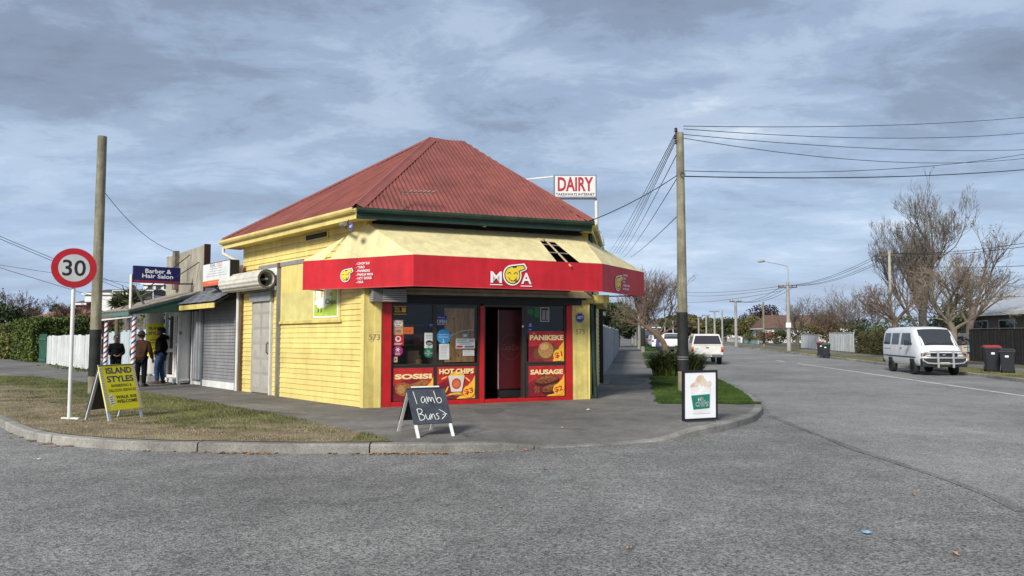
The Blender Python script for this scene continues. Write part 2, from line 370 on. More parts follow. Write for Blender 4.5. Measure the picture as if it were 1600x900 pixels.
bd = seam[:-1]; mb = MB()
for i, p in enumerate(bd):
    t = bd[min(i + 1, len(bd) - 1)] - bd[max(i - 1, 0)]; t.z = 0; t.normalize(); w = .07 + .05 * math.sin(i * 2.1); mb.v += [V((p.x + t.y * .05, p.y - t.x * .05, .0062)), V((p.x - t.y * w, p.y + t.x * w, .0062))]
mb.f += [(2 * i, 2 * i + 1, 2 * i + 3, 2 * i + 2) for i in range(len(bd) - 1)]; mb.build('road_seam', asphalt('seam_bitumen', (.152, .147, .138), (.205, .199, .187), .6, .55, cscale=62), kind='structure')
M_paint = mat('road_paint', (.72, .72, .69), .7, .12, 9, dirt=.35, fine=.15, bscale=60)
def stripe(a, b, w, name='road_marking'):
    a, b = V(a), V(b); d = (b - a); d.z = 0; d.normalize(); s = V((-d.y, d.x, 0)) * w / 2; mb = MB(); z = V((0, 0, .0085))
    mb.quad(V((a.x, a.y, 0)) - s + z, V((b.x, b.y, 0)) - s + z, V((b.x, b.y, 0)) + s + z, V((a.x, a.y, 0)) + s + z); return mb.build(name, M_paint, kind='structure')
pa, pb = gp(1600, 619), gp(1246, 568); stripe(pa + (pa - pb) * .5, pb, .12)
for (x0, y0), (x1, y1) in (((1226, 565), (1212, 563)),): stripe(gp(x0, y0), gp(x1, y1), .12)
# far side of the main street: kerb, berm, footpath
KF = [V((18.9 + .158 * (Y - 33), Y, .13)) for Y in (2, 12, 20, 24, 26, 29, 33, 38, 44, 52, 64, 90, 140, 240, 400)]
far_kerb = empty('kerb', (20, 33, 0)); tag(far_kerb, 'low concrete kerb on the far side of the main street', None, None, 'structure')
KFo = off_line(KF, -.16)
for i in range(len(KF) - 1): kerb_run('kerb_segment', None, KF, KFo, far_kerb, i, i + 1)
a_, b_ = off_line(KF, -.16), off_line(KF, -2.2); c_ = off_line(KF, -4.0)
sheet('berm', a_ + b_[::-1], .135, mat('berm_turf', (.11, .115, .045), .95, .3, 1.2, col2=(.19, .16, .08), bump=.5, bscale=30))
sheet('footpath', b_ + c_[::-1], .133, M_path)
sheet('yard_ground', c_ + [V((300, 400, 0)), V((300, 2, 0))], .12, mat('yard_soil', (.10, .085, .05), .95, .25, 1))
# ---- grass berm beside the barber's
kin = [p for p in KI if p.y < 84 and p.x < gp(612, 694, ZP).x]
bfront = [V((p.x, p.y, 0)) for p in off_line(K, .160) if p.x < gp(612, 694, ZP).x]
bback = [gp(x, y, ZP) for x, y in ((614, 690), (590, 682), (545, 672), (500, 661), (440, 650), (380, 639), (330, 630), (280, 622), (225, 613), (170, 604), (110, 595), (50, 588), (0, 583))]
bback += [V((-21.5, 28.0, 0)), V((-33.5, 41, 0)), V((-77.5, 86, 0))]
BERM = bfront + [V((p.x, p.y, 0)) for p in bback]
sheet('berm', BERM, ZP + .003, M_soil)
def inside(p, poly):
    c = False; j = len(poly) - 1
    for i in range(len(poly)):
        a, b = poly[i], poly[j]
        if (a.y > p[1]) != (b.y > p[1]) and p[0] < (b.x - a.x) * (p[1] - a.y) / (b.y - a.y) + a.x: c = not c
        j = i
    return c
def kd(p, line):
    best = 9
    for a in line:
        d = math.hypot(p[0] - a.x, p[1] - a.y)
        if d < best: best = d
    return best
def blades(pts, zb, hmin, hmax, w, name, m, label, rnd, cat='grass', base=None):
    mb = MB(); vv = mb.v; ff = mb.f
    for (x, y, hs) in pts:
        a = rnd.random() * 6.283; h = rnd.uniform(hmin, hmax) * hs; l = h * rnd.uniform(.1, .8); b2 = rnd.random() * 6.283
        dx, dy = math.cos(a) * w / 2, math.sin(a) * w / 2; k = len(vv)
        vv.append(V((x - dx, y - dy, zb))); vv.append(V((x + dx, y + dy, zb))); vv.append(V((x + math.cos(b2) * l, y + math.sin(b2) * l, zb + h))); ff.append((k, k + 1, k + 2))
    me = bpy.data.meshes.new(name); me.from_pydata(vv, [], ff); me.materials.append(m)
    o = bpy.data.objects.new(name, me); C.objects.link(o); return tag(o, label, cat, None, 'stuff')
M_gr = mat('grass_green', (.075, .115, .02), .8, .4, .9, col2=(.16, .185, .045), spec=.2)
M_dry = mat('grass_straw', (.34, .265, .14), .85, .3, 1.1, col2=(.44, .36, .21), spec=.15)
M_lush = mat('grass_lush', (.035, .075, .012), .75, .3, 1.2, col2=(.075, .125, .025), spec=.25)
rnd = random.Random(3); green = []; dry = []
x0, x1, y0, y1 = -22, -1.2, 10.2, 27; near = [k for k in K if k.y < 30 and k.x < 0]
for _ in range(330000):
    x = rnd.uniform(x0, x1); y = y0 + (y1 - y0) * rnd.random() ** 1.7
    if abs(x / y) > .74 or not inside((x, y), BERM): continue
    d = kd((x, y), near); n1 = mnoise.fractal(V((x * .55, y * .75, 3)), 1, 2, 4); n2 = mnoise.fractal(V((x * 2.3, y * 3.0, 8)), 1, 2, 3)
    g = (d - 1.5) * .62 + n1 * .95 + n2 * .45
    if x > -2.6: g = .55 + n2 if x > -2.35 and y < 12 else g * .5 + n2 * .9      # tuft at the tip
    if g > rnd.uniform(-.15, .5): green.append((x, y, .7 + .5 * min(1, max(0, g))))
    elif rnd.random() < .5 + .45 * n2: dry.append((x, y, .5 + .35 * rnd.random()))
blades(green, ZP + .006, .02, .055, .009, 'grass', M_gr, 'patchy green grass on the corner berm', rnd)
blades(dry, ZP + .006, .015, .04, .009, 'dry_grass', M_dry, 'dry straw coloured grass along the corner kerb', rnd)
# ---- green berm sections along the main street on the shop side
def berm_x(Y): return 3.24 + .17 * (Y - 16.2)
def kerb_x(Y):
    for a, b in zip(K, K[1:]):
        if a.x > 4.9 and a.y > 16 and a.y <= Y <= b.y: return a.x + (b.x - a.x) * (Y - a.y) / (b.y - a.y)
    return 5.9 + .158 * (Y - 17.6)
for si, (Ya, Yb, cnt, w) in enumerate(((16.25, 26.5, 42000, .012), (33, 42, 9000, .02), (45, 60, 8000, .03), (64, 110, 6000, .05))):
    L_, R_ = [], []
    for k in range(9):
        Y = Ya + (Yb - Ya) * k / 8; L_.append(V((berm_x(Y) + .05 + (.25 if k == 0 else 0) + random.uniform(-.05, .05), Y + (.2 if k == 0 else 0), 0))); R_.append(V((kerb_x(Y) - .24 - (.0 if k else .25), Y + (.22 if k == 0 else 0), 0)))
    pg = L_ + R_[::-1]; sheet('berm', pg, ZP + .006, M_turf); pts = []
    for _ in range(cnt * 3 // 2):
        Y = Ya - .05 + (Yb - Ya) * rnd.random() ** 1.3; wob = mnoise.fractal(V((Y * 1.6, si * 9, 0)), 1, 2, 3) * .16; X = rnd.uniform(berm_x(Y) - .06 + wob, kerb_x(Y) - .20 + wob * .3)
        if Y < Ya + .16 + .22 * mnoise.noise(V((X * 2.1, si, 5))): continue
        if mnoise.noise(V((X * 1.2, Y * .8, 2))) < -.35 and rnd.random() < .6: continue
        pts.append((X, Y, 1))
    blades(pts, ZP + .004, .03, .065, w, 'grass', M_lush, ['short lush grass behind the chips cup sign', 'short grass strip beyond the strappy shrub', 'grass strip beside the parked white wagon', 'far grass strip along the parked cars'][si], rnd)
pts = []
for _ in range(26000):
    Y = 22 + 50 * rnd.random() ** 1.8; X = 18.9 + .158 * (Y - 33) + rnd.uniform(.22, 2.1)
    if mnoise.noise(V((X * .8, Y * .5, 7))) < -.1 and rnd.random() < .7: continue
    pts.append((X, Y, 1))
blades(pts, .13, .02, .06, .025, 'grass', mat('grass_dull', (.12, .135, .04), .8, .3, .8, col2=(.2, .18, .075)), 'thin dull grass on the berm across the main street', rnd)
# ---- fallen leaves
M_leaf = mat('dead_leaf', (.33, .17, .075), .8, .4, 15, col2=(.45, .27, .15))
def leaf(mb, c, s, a, lift):
    u = V((math.cos(a), math.sin(a), rnd.uniform(-.25, .25))) * s; w = V((-math.sin(a), math.cos(a), rnd.uniform(-.3, .3))) * s * .62; c = V(c)
    o = []
    for t, q, z in ((-1, 0, .1), (-.45, .75, 1), (0, .55, .3), (.35, 1, 1), (.6, .4, .3), (1, 0, .5), (.6, -.45, .2), (.3, -1, 1), (0, -.5, .2), (-.5, -.8, .8)): o.append(c + u * t + w * q + V((0, 0, lift + z * s * .35)))
    mb.add([c + V((0, 0, lift))] + o, [(0, i + 1, (i + 1) % 10 + 1) for i in range(10)])
mb = MB(); runs = [(30, 64, 16), (60, 105, 22), (105, 125, 5), (352, 440, 42), (515, 530, 4), (555, 565, 3), (582, 700, 64), (700, 860, 14), (200, 350, 10)]
for xa, xb, c in runs:
    for _ in range(c):
        px = rnd.uniform(xa, xb); kk = min(K, key=lambda k: abs(800 + k.x / k.y * FPX - px) if k.y < 14 else 1e9); j = K.index(kk)
        d = (K[j] - K[j + 1]); nrm = V((d.y, -d.x, 0)).normalized(); 
        if nrm.y > 0: nrm = -nrm
        X = (px - 800) / FPX * kk.y; q = V((X, kk.y, 0)) + nrm * abs(rnd.gauss(.05, .05)); leaf(mb, q, rnd.uniform(.025, .045), rnd.random() * 6.3, .006)
mb.build('leaf_litter', M_leaf, kind='stuff', label='brown leaves drifted in the gutter at the kerb', cat='leaves')
for px, py, nm in ((1428, 774, 'single curled brown leaf on the road at right'), (984, 859, 'small orange leaf in the foreground of the road'), (851, 734, 'brown leaf on the road before the shop doors'), (1494, 868, 'pale leaf lying at the lower right of the road'), (181, 701, 'lone red brown leaf at the kerb foot under the yellow board')):
    mb = MB(); g = gp(px, py); leaf(mb, (g.x, g.y, 0), .042, rnd.random() * 6, .012); mb.build('dead_leaf', M_leaf, label=nm, cat='leaf', base=(g.x, g.y, 0))
for px, py, nm, col in ((57, 719, 'torn pale paper scrap on the road at left', (.7, .66, .52)), (1353, 835, 'crumpled light blue wrapper on the road', (.25, .42, .6)), (920, 641, 'white scrap on the pavement beside the yellow pier', (.75, .74, .7)), (878, 669, 'orange peel scrap on the pavement before the doors', (.6, .33, .2))):
    mb = MB(); g = gp(px, py, 0 if py > 700 else ZP); c = V((g.x, g.y, .01 if py > 700 else ZP + .008)); o = []
    for k in range(8): a = k * .785; rr = rnd.uniform(.02, .05); o.append(c + V((math.cos(a) * rr * 1.4, math.sin(a) * rr, rnd.uniform(0, .022))))
    mb.add([c + V((0, 0, .012))] + o, [(0, i + 1, (i + 1) % 8 + 1) for i in range(8)]); mb.build('litter', mat('litter%d' % px, col, .6), label=nm, cat='litter', base=(g.x, g.y, c.z))
# ================================================================== CORNER SHOP
A = gp(569, 637.5, ZP); B = gp(920, 623.5, ZP); A.z = B.z = 0
def flat_dir(px): r = ray(px, HZ); r.z = 0; return r.normalized()
dL, dR = flat_dir(-265), flat_dir(985); dF = (B - A).normalized()
nL = V((-dL.y, dL.x, 0)); nF = V((dF.y, -dF.x, 0)); nR = V((dR.y, -dR.x, 0)); SF = (B - A).length
FL = Fr(A, dL, nL, -.006); FF = Fr(A, dF, nF); FRt = Fr(B, dR, nR)
LT = Fr(A, -dL, nL, .006)                   # for lettering on the left wall (reads left to right)
def hs(px): return FF.hit(px, 560)[0]
def ht(px): return FL.hit(px, 560)[0]
YEL = mat('yellow_paint', (.74, .60, .20), .5, .06, 2.2, streak=.10, dirt=.12, bump=.08, bscale=40, objvar=.07)
YELD = mat('yellow_paint_worn', (.68, .555, .17), .6, .10, 3, streak=.2, dirt=.22, bump=.2, bscale=30)
RED = mat('red_paint', (.47, .012, .014), .42, .1, 3, streak=.12, dirt=.12)
BRN = mat('bronze_aluminium', (.035, .026, .02), .4, .1, 5)
BLK = mat('black_paint', (.012, .012, .013), .55, .2, 4)
GRN = mat('dark_green_paint', (.012, .035, .024), .5, .2, 5, dirt=.3)
ROOF = mat('roof_iron', (.225, .062, .046), .58, .14, 1.2, streak=.10, dirt=.2, fine=.05, bscale=30, objvar=.06)
ROOFC = mat('roof_cap_iron', (.24, .068, .05), .5, .1, 1.5, dirt=.1)
GREY = mat('grey_steel', (.23, .24, .245), .5, .1, 4, streak=.15)
WHT = mat('white_paint', (.72, .72, .69), .5, .06, 3, streak=.12, dirt=.08)
WHP = mat('white_print', (.82, .82, .80), .5, .02, 3)
CRM = mat('canopy_vinyl', (.73, .63, .335), .6, .06, 1.6, streak=.12, dirt=.16)
VAL = mat('valance_vinyl', (.53, .015, .024), .45, .09, 1.4, streak=.12, dirt=.12)
PIPEW = mat('white_pipe', (.66, .65, .58), .45, .06, 4, dirt=.15)
GLS = pane_glass('shop_glass', .86, .6)
shop = empty('corner_shop', A + V((0, 0, ZP)), 'yellow weatherboard corner shop with red iron roof and red awning', 'shop')
# ---- left wall
H0, HT = .10, 4.12
wallL = bx(FL, 'wall', YELD, shop, -.0, 6.36, -.14, 0, H0, HT)
def board(fr, a0, a1, z, h, parent, m=None):
    mb = MB(); P = fr.p; j = random.uniform(-.003, .003)
    mb.hexa([P(a0, .024 + j, z), P(a1, .024 + j, z), P(a1, .001, z), P(a0, .001, z), P(a0, .008 + j, z + h), P(a1, .008 + j, z + h), P(a1, .001, z + h), P(a0, .001, z + h)])
    return mb.build('weatherboard', m or YEL, parent)
t_post, t_sgn, t_c = ht(437), ht(531), .13
d0, d1, dend = ht(426), ht(395), ht(384)
zr = ZP + .01; BH = .122
while zr < 3.86:
    segs = []
    if zr < 1.93: segs = [(t_c, t_post - .06), (t_post + .06, d0 - .02), (d1 + .05, 6.3)]
    elif zr < 3.44: segs = [(t_c, t_sgn - .04)] + ([(t_post + .06, d0 - .02), (d1 + .05, 6.3)] if zr < 2.9 else [])
    else: segs = [(t_c, 6.3)]
    if 2.0 < zr < 2.9: segs[1:] = [(t_post + .06, d0 - .05), (d1 + .08, 6.3)]
    for a0, a1 in segs: board(FL, a0, a1, zr, BH - .006 if zr + BH < 3.9 else .1, wallL)
    zr += BH
bx(FL, 'corner_board', YEL, wallL, .0, .125, .001, .03, ZP, 3.95)
bx(FL, 'frieze_board', YEL, wallL, .0, 6.3, .001, .018, 3.93, 4.12)
bx(FL, 'ledge', YELD, wallL, t_sgn - .1, t_post - .06, .001, .07, 1.955, 2.02, .006)
bx(FL, 'signboard_panel', YEL, wallL, t_sgn - .03, t_post - .06, .001, .032, 2.022, 3.40)
PATCH = mat('faded_patch', (.60, .535, .20), .6, .12, 2.2, dirt=.1)
a0, z0 = FL.hit(489, 499); a1, z1 = FL.hit(443, 458); bx(FL, 'repainted_patch', PATCH, wallL, a0, a1, .033, .0345, 2.024, z1)
bx(FL, 'flashing', GREY, wallL, ht(474), ht(404), .026, .05, 3.40, 3.50)
bx(FL, 'flashing', WHT, wallL, ht(437), ht(403), .026, .045, 3.20, 3.40)
va, vz = FL.hit(513, 364); vb, _ = FL.hit(480, 376)
bx(FL, 'vent_frame', YEL, wallL, va - .05, vb + .05, .018, .034, 3.90, 4.07); bx(FL, 'vent_slot', BLK, wallL, va, vb, .034, .037, 3.925, 4.045)
bx(FL, 'post', mat('brown_timber', (.14, .085, .05), .8, .2, 5, streak=.3), wallL, t_post - .02, t_post + .06, .002, .09, ZP, 3.5)
bx(FL, 'shutter_rail', GREY, wallL, t_post - .06, t_post - .02, .002, .12, ZP, 3.35)
bx(FL, 'post', mat('brown_timber', (.1, .06, .04)), wallL, 6.22, 6.30, .025, .09, ZP, 3.0)
bx(FL, 'shutter_rail', GREY, wallL, t_post + .06, 6.2, .026, .10, 2.82, 2.92)
# steel side door
sdoor = bx(FL, 'door', mat('door_grey', (.34, .32, .28), .6, .08, 5, dirt=.15), shop, d0 + .06, d1, .002, .05, ZP + .06, 2.55, .004)
dm = mat('door_relief', (.38, .36, .31), .6, .08)
w = d1 - d0 - .06
for k in range(6):
    z = ZP + .2 + k * .39
    for s in (0, 1):
        a = d0 + .1 + s * w * .48; P = FL.p
        mb = MB(); c = FL.p(a + w * .19, .052, z + .16)
        mb.add([P(a, .0505, z), P(a + w * .4, .0505, z), P(a + w * .4, .0505, z + .32), P(a, .0505, z + .32), FL.p(a + w * .2, .062, z + .16)], [(0, 1, 4), (1, 2, 4), (2, 3, 4), (3, 0, 4)]); mb.build('door_panel', dm, sdoor)
bx(FL, 'door_frame', mat('frame_white', (.6, .6, .58)), sdoor, d0, d0 + .055, .002, .08, ZP, 2.62); bx(FL, 'lintel_box', GREY, sdoor, d0 - .04, d1 + .02, .03, .12, 2.56, 2.80)
mb = MB(); mb.tube([FL.p(d0 + .16, .055, 1.5), FL.p(d0 + .17, .10, 1.45), FL.p(d0 + .17, .10, 1.25), FL.p(d0 + .16, .055, 1.2)], .014); mb.build('handle', BLK, sdoor)
# roller drum over the side door
c0, c1 = FL.p(4.14, .31, 3.09), FL.p(6.68, .31, 3.09); ax = (c1 - c0).normalized(); n = 56; mb = MB()
for e in (c0, c1):
    u = V((0, 0, 1)); w_ = ax.cross(u)
    for j in range(n):
        a = 2 * math.pi * j / n; r = .235 + (.010 if j % 4 < 2 else 0); mb.v.append(e + (u * math.cos(a) + w_ * math.sin(a)) * r)
for e in (c0 + ax * .0, c0 + ax * .5):
    for j in range(n):
        a = 2 * math.pi * j / n; mb.v.append(e + (u * math.cos(a) + w_ * math.sin(a)) * .188)
for j in range(n):
    k = (j + 1) % n; mb.f += [(j, k, n + k, n + j), (j, k, 2 * n + k, 2 * n + j), (2 * n + j, 2 * n + k, 3 * n + k, 3 * n + j)]
mb.f.append(tuple(range(n, 2 * n)))
drum = mb.build('shutter_drum', mat('drum_white', (.62, .60, .52), .45, .08, 5, dirt=.2), shop)
MB().lathe(c0 + ax * .49, [(.187, 0), (.187, .004)], 24, ax).build('drum_core', BLK, drum)
MB().tube([c0 + ax * -.02, c0 + ax * .5], .03).build('axle', GREY, drum)
mb = MB(); b = 0
for i in range(48):
    for r in (.186, .236): a = 2 * math.pi * i / 48; mb.v.append(c0 - ax * .006 + (u * math.cos(a) + w_ * math.sin(a)) * (r + (.012 if i % 2 else 0)))
for i in range(48): j = (i + 1) % 48; mb.f.append((2 * i, 2 * i + 1, 2 * j + 1, 2 * j))
mb.build('drum_rim', mat('rim_grime', (.12, .11, .09), .7, .4, 30), drum)
# downpipe at the far end
MB().tube([FL.p(6.65, .44, 4.08), FL.p(6.65, .44, 3.93), FL.p(6.42, .12, 3.72), FL.p(6.42, .09, 3.55), FL.p(6.42, .09, ZP)], .048, 10).build('downpipe', PIPEW, shop)
# ---- right wall
wallR = bx(FRt, 'wall', YELD, shop, 0, 6.0, -.14, 0, H0, 4.2)
bx(FRt, 'corner_board', YEL, wallR, 0.0, .10, .001, .03, ZP, 3.4)
bx(FRt, 'shutter', GREY, wallR, 1.5, 3.2, .001, .03, ZP + .05, 2.5); bx(FRt, 'shutter_rail', BLK, wallR, 1.38, 1.5, .001, .12, ZP, 2.6); bx(FRt, 'post', BLK, wallR, 5.75, 5.87, .001, .14, ZP, 2.9)
zr = ZP
while zr < 4.0: board(FRt, 3.3, 5.7, zr, BH - .006, wallR); zr += BH
box = bx(FRt, 'ribbed_box', YELD, shop, .10, 4.6, .01, .30, 2.44, 2.62)
for k in range(14): bx(FRt, 'rib', YEL, box, .12 + k * .32, .16 + k * .32, .30, .32, 2.442, 2.618)
bx(Fr(FRt.p(.08, 0, 0), nR, -dR), 'ribbed_end', YELD, box, .0, .5, 0, .03, 2.42, 2.62)
for k in range(4): bx(Fr(FRt.p(.08, 0, 0), nR, -dR), 'rib', YEL, box, .02 + k * .13, .11 + k * .13, .03, .045, 2.43, 2.61)
MB().tube([FRt.p(.12, .06, 4.25), FRt.p(.12, .06, 3.4), FRt.p(.14, .07, 2.0), FRt.p(.2, .16, ZP)], .055, 10).build('downpipe', GRN, shop)
MB().tube([FRt.p(.12, .10, 4.28), FRt.p(.3, .34, 4.15), FRt.p(.3, .38, 3.85), FRt.p(.14, .12, 3.62)], .016, 6).build('loose_cable', PIPEW, shop)
# ---- front
front = bx(FF, 'wall', BLK, shop, .0, SF, -.14, -.08, 2.30, HT + .05)
bx(FF, 'pier', YELD, front, .0, hs(597), -.14, 0, H0, 2.7, .004); pier = bx(FF, 'pier', YELD, front, hs(894), SF, -.14, 0, H0, 2.72, .004)
bx(FF, 'gate_post', YEL, front, .2, .335, .001, .04, ZP, 2.6)
for k in range(2):
    text(FF, '573', *( (.19, 1.62) if k == 0 else (hs(907), 1.74)), .042 if k == 0 else .004, .12, mat('number_grey', (.16, .15, .1)), front, 'house_number')
zs = lambda py: FF.hit(700, py)[1]
s = {k: hs(k) for k in (597, 611, 613, 677, 682, 742, 750, 756, 759, 778, 815, 821, 824, 881, 884, 894)}
bx(FF, 'jamb', RED, front, s[597], s[611], -.12, .02, H0, 2.36, .004); bx(FF, 'jamb', RED, front, s[884] + .02, s[894], -.12, .02, H0, 2.36, .004); bx(FF, 'jamb', RED, front, s[750], s[756], -.10, .03, ZP, 2.32, .004)
bx(FF, 'sill', RED, front, s[611] + .003, s[750] - .003, -.12, .012, H0, .235, .004); bx(FF, 'sill', RED, front, s[756] + .003, s[884] + .017, -.12, .014, H0, .225, .004)
bx(FF, 'header', BLK, front, s[597] + .003, SF - .2, -.075, .05, 2.364, 2.49); bx(FF, 'header', BLK, front, s[597], SF - .1, -.07, .10, 2.494, 2.53)
bx(FF, 'shutter_rail', mat('beige_rail', (.30, .24, .16), .5, .1, 3, streak=.2), front, .62, SF + .02, -.06, .16, 2.535, 2.60, .006); bx(FF, 'shutter_rail', mat('beige_rail'  , (.3, .24, .16)), front, .62, SF + .02, -.06, .13, 2.604, 2.68)
# louvred grey shutter box tucked under the awning
sb = bx(FF, 'shutter_box', mat('shutter_dark', (.12, .115, .11), .5), shop, .10, .82, -.02, .30, 2.36, 2.64)
for k in range(6): bx(FF, 'slat', mat('slat_grey', (.30, .285, .27), .45), sb, .30, .80, .30, .328, 2.37 + k * .045, 2.400 + k * .045); bx(Fr(FF.p(.1, 0, 0), nF, -dF), 'slat', mat('slat_grey', (.2, .19, .18)), sb, .0, .29, 0, .018, 2.37 + k * .045, 2.405 + k * .045)
# windows
def frame4(parent, a0, a1, z0, z1, w, d0, d1, m):
    for q in ((a0, a0 + w, z0, z1), (a1 - w, a1, z0, z1), (a0 + w, a1 - w, z1 - w, z1), (a0 + w, a1 - w, z0, z0 + w)): bx(FF, 'frame', m, parent, q[0], q[1], d0, d1, q[2], q[3])
def window(a0, a1, zmid):
    o = bx(FF, 'window', GLS, shop, a0 + .03, a1 - .03, -.062, -.056, zmid, 2.33); frame4(o, a0, a1, zmid - .05, 2.36, .04, -.085, -.03, BRN)
    bx(FF, 'lower_panel', BRN, o, a0, a1, -.085, -.045, .235, zmid - .052); return o
window(s[611] + .01, (s[677] + s[682]) / 2 - .001, 1.05); window((s[677] + s[682]) / 2 + .001, s[750] - .004, 1.05); window(s[821] + .002, s[884] + .016, 1.06)
# sliding door leaf stands behind the right window; the doorway is open
bx(FF, 'door_frame', BRN, shop, s[756] + .002, s[759], -.10, -.02, .225, 2.36); bx(FF, 'door_frame', BRN, shop, s[815] + .02, s[821], -.10, -.02, .225, 2.36)
bx(FF, 'door_frame', BRN, shop, s[759] + .002, s[815] + .018, -.10, -.02, 2.30, 2.362)
# interior room
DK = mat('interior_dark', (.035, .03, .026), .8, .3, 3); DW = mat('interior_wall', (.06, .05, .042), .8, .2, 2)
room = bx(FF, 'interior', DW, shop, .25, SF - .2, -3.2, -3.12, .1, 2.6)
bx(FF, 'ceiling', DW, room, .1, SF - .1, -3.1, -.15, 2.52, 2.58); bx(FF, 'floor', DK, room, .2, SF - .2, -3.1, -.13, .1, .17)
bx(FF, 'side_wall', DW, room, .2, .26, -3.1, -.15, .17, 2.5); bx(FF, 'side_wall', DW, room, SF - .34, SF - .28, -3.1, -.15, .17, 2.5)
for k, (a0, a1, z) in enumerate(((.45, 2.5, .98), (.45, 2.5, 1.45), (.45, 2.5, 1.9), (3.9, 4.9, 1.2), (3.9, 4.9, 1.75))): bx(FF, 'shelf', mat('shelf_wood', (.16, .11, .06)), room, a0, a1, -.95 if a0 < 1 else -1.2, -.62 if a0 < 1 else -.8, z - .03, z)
counter = bx(FF, 'shop_counter', mat('counter_wood', (.12, .08, .045)), None, .45, 2.4, -.6, -.3, .17, .9, base=FF.p(1.4, -.45, .17), label='dim brown counter inside behind the left shop windows', cat='counter')
def item(name, label, cat, m, a0, a1, d0, d1, z0, z1, bev=.012): return bx(FF, name, m, None, a0, a1, d0, d1, z0, z1, bev, base=FF.p((a0 + a1) / 2, (d0 + d1) / 2, z0), label=label, cat=cat)
a, z = FF.hit(652, 541, -.4); MB().lathe(FF.p(a + .02, -.42, .905), [(.08, 0), (.10, .03), (.10, .2), (.07, .25), (.07, .28), (.085, .28), (.085, .31)], 20).build('jar', mat('jar_amber', (.30, .23, .05), .15), label='round amber glass jar seen through the left window', cat='jar', base=FF.p(a + .02, -.42, .905))
item('carton', 'brown carton on the counter behind the left window', 'carton', mat('carton_brown', (.24, .15, .08)), 1.02, 1.28, -.55, -.34, .902, 1.32)
item('carton', 'pale grey carton low on the inside shelf beside the jar', 'carton', mat('carton_grey', (.2, .18, .16)), 1.62, 1.95, -.9, -.66, .982, 1.25)
for k, (a0, c, l) in enumerate(((.62, (.25, .02, .03), 'red packet on the upper inside shelf'), (.95, (.04, .05, .15), 'navy packet on the upper inside shelf'), (1.25, (.3, .05, .09), 'pink packet on the upper inside shelf'), (1.7, (.2, .17, .1), 'tan packet on the upper inside shelf'))): item('packet', l, 'packet', mat('packet%d' % k, c), a0, a0 + .2, -.85, -.68, 1.452, 1.68)
# plywood sheet behind the second window
a0, z0 = FF.hit(694, 566, -.07); a1, z1 = FF.hit(741, 482, -.07)
def plywood():
    M = mat('plywood', (.56, .30, .11), .7, .25, 3, col2=(.78, .48, .21)); nt = M.node_tree; N = nt.nodes
    for n_ in N:
        if n_.type == 'TEX_NOISE':
            mp = N.new('ShaderNodeMapping'); mp.inputs['Scale'].default_value = (3.5, 3.5, .5); g_ = [x for x in N if x.type == 'NEW_GEOMETRY'][0]
            nt.links.new(g_.outputs['Position'], mp.inputs[0]); nt.links.new(mp.outputs[0], n_.inputs['Vector']); n_.inputs['Distortion'].default_value = 1.2
    return M
ply = bx(FF, 'plywood_sheet', plywood(), None, a0, a1, -.085, -.067, z0, z1, base=FF.p((a0 + a1) / 2, -.076, z0), label='bare plywood sheet boarding up the second shop window', cat='plywood')
for k in range(6): aa = a0 + random.uniform(.08, .9) * (a1 - a0); zz = z0 + random.uniform(.04, .96) * (z1 - z0); FF.poly(MB(), ell(aa, zz, .018, .026, 9), -.0668, -.066).build('knot', mat('ply_knot', (.12, .06, .025)), ply)
pts = [FF.p(*x) for x in ((FF.hit(705, 525)[0], -.055, FF.hit(705, 525)[1]), (FF.hit(722, 517)[0], -.055, FF.hit(722, 517)[1]), (FF.hit(741, 515)[0], -.055, FF.hit(741, 515)[1]))]
MB().tube(pts, .006, 6).build('cable', PIPEW, ply)
# drinks fridge standing sideways inside the doorway
fr_a0, fr_a1 = FF.hit(779, 560, -.28)[0], FF.hit(817, 560, -.28)[0]
fridge = empty('drinks_fridge', FF.p((fr_a0 + fr_a1) / 2, -.6, .17), 'dark red drinks fridge side panel standing inside the open doorway', 'fridge')
bx(FF, 'cabinet', mat('fridge_red', (.06, .0025, .004), .45), fridge, fr_a0, fr_a1, -.95, -.28, .42, 2.25, .01); bx(FF, 'plinth', BLK, fridge, fr_a0 + .02, fr_a1 - .02, -.93, -.32, .22, .419)
bx(FF, 'edge_trim', mat('fridge_trim', (.3, .3, .3), .3), fridge, fr_a0 - .012, fr_a0, -.30, -.275, .42, 2.25)
cm = mat('fridge_print', (.17, .035, .035), .4); am = (fr_a0 + fr_a1) / 2
text(FF, 'Coca-Cola', am, 1.38, -.277, .14, cm, fridge, 'lettering', shear=.35, maxw=.42)
ring = MB(); o_ = ell(am, 1.38, .25, .30, 40); i_ = ell(am, 1.38, .244, .294, 40)
for k in range(40): j = (k + 1) % 40; ring.quad(FF.p(o_[k][0], -.278, o_[k][1]), FF.p(o_[j][0], -.278, o_[j][1]), FF.p(i_[j][0], -.278, i_[j][1]), FF.p(i_[k][0], -.278, i_[k][1]))
ring.build('emblem_ring', cm, fridge)
for k, a in enumerate((fr_a0 + .05, fr_a1 - .05)): MB().lathe(FF.p(a, -.36, .17), [(.012, 0), (.03, .0), (.03, .05), (.012, .05)], 12).build('foot', GREY, fridge)
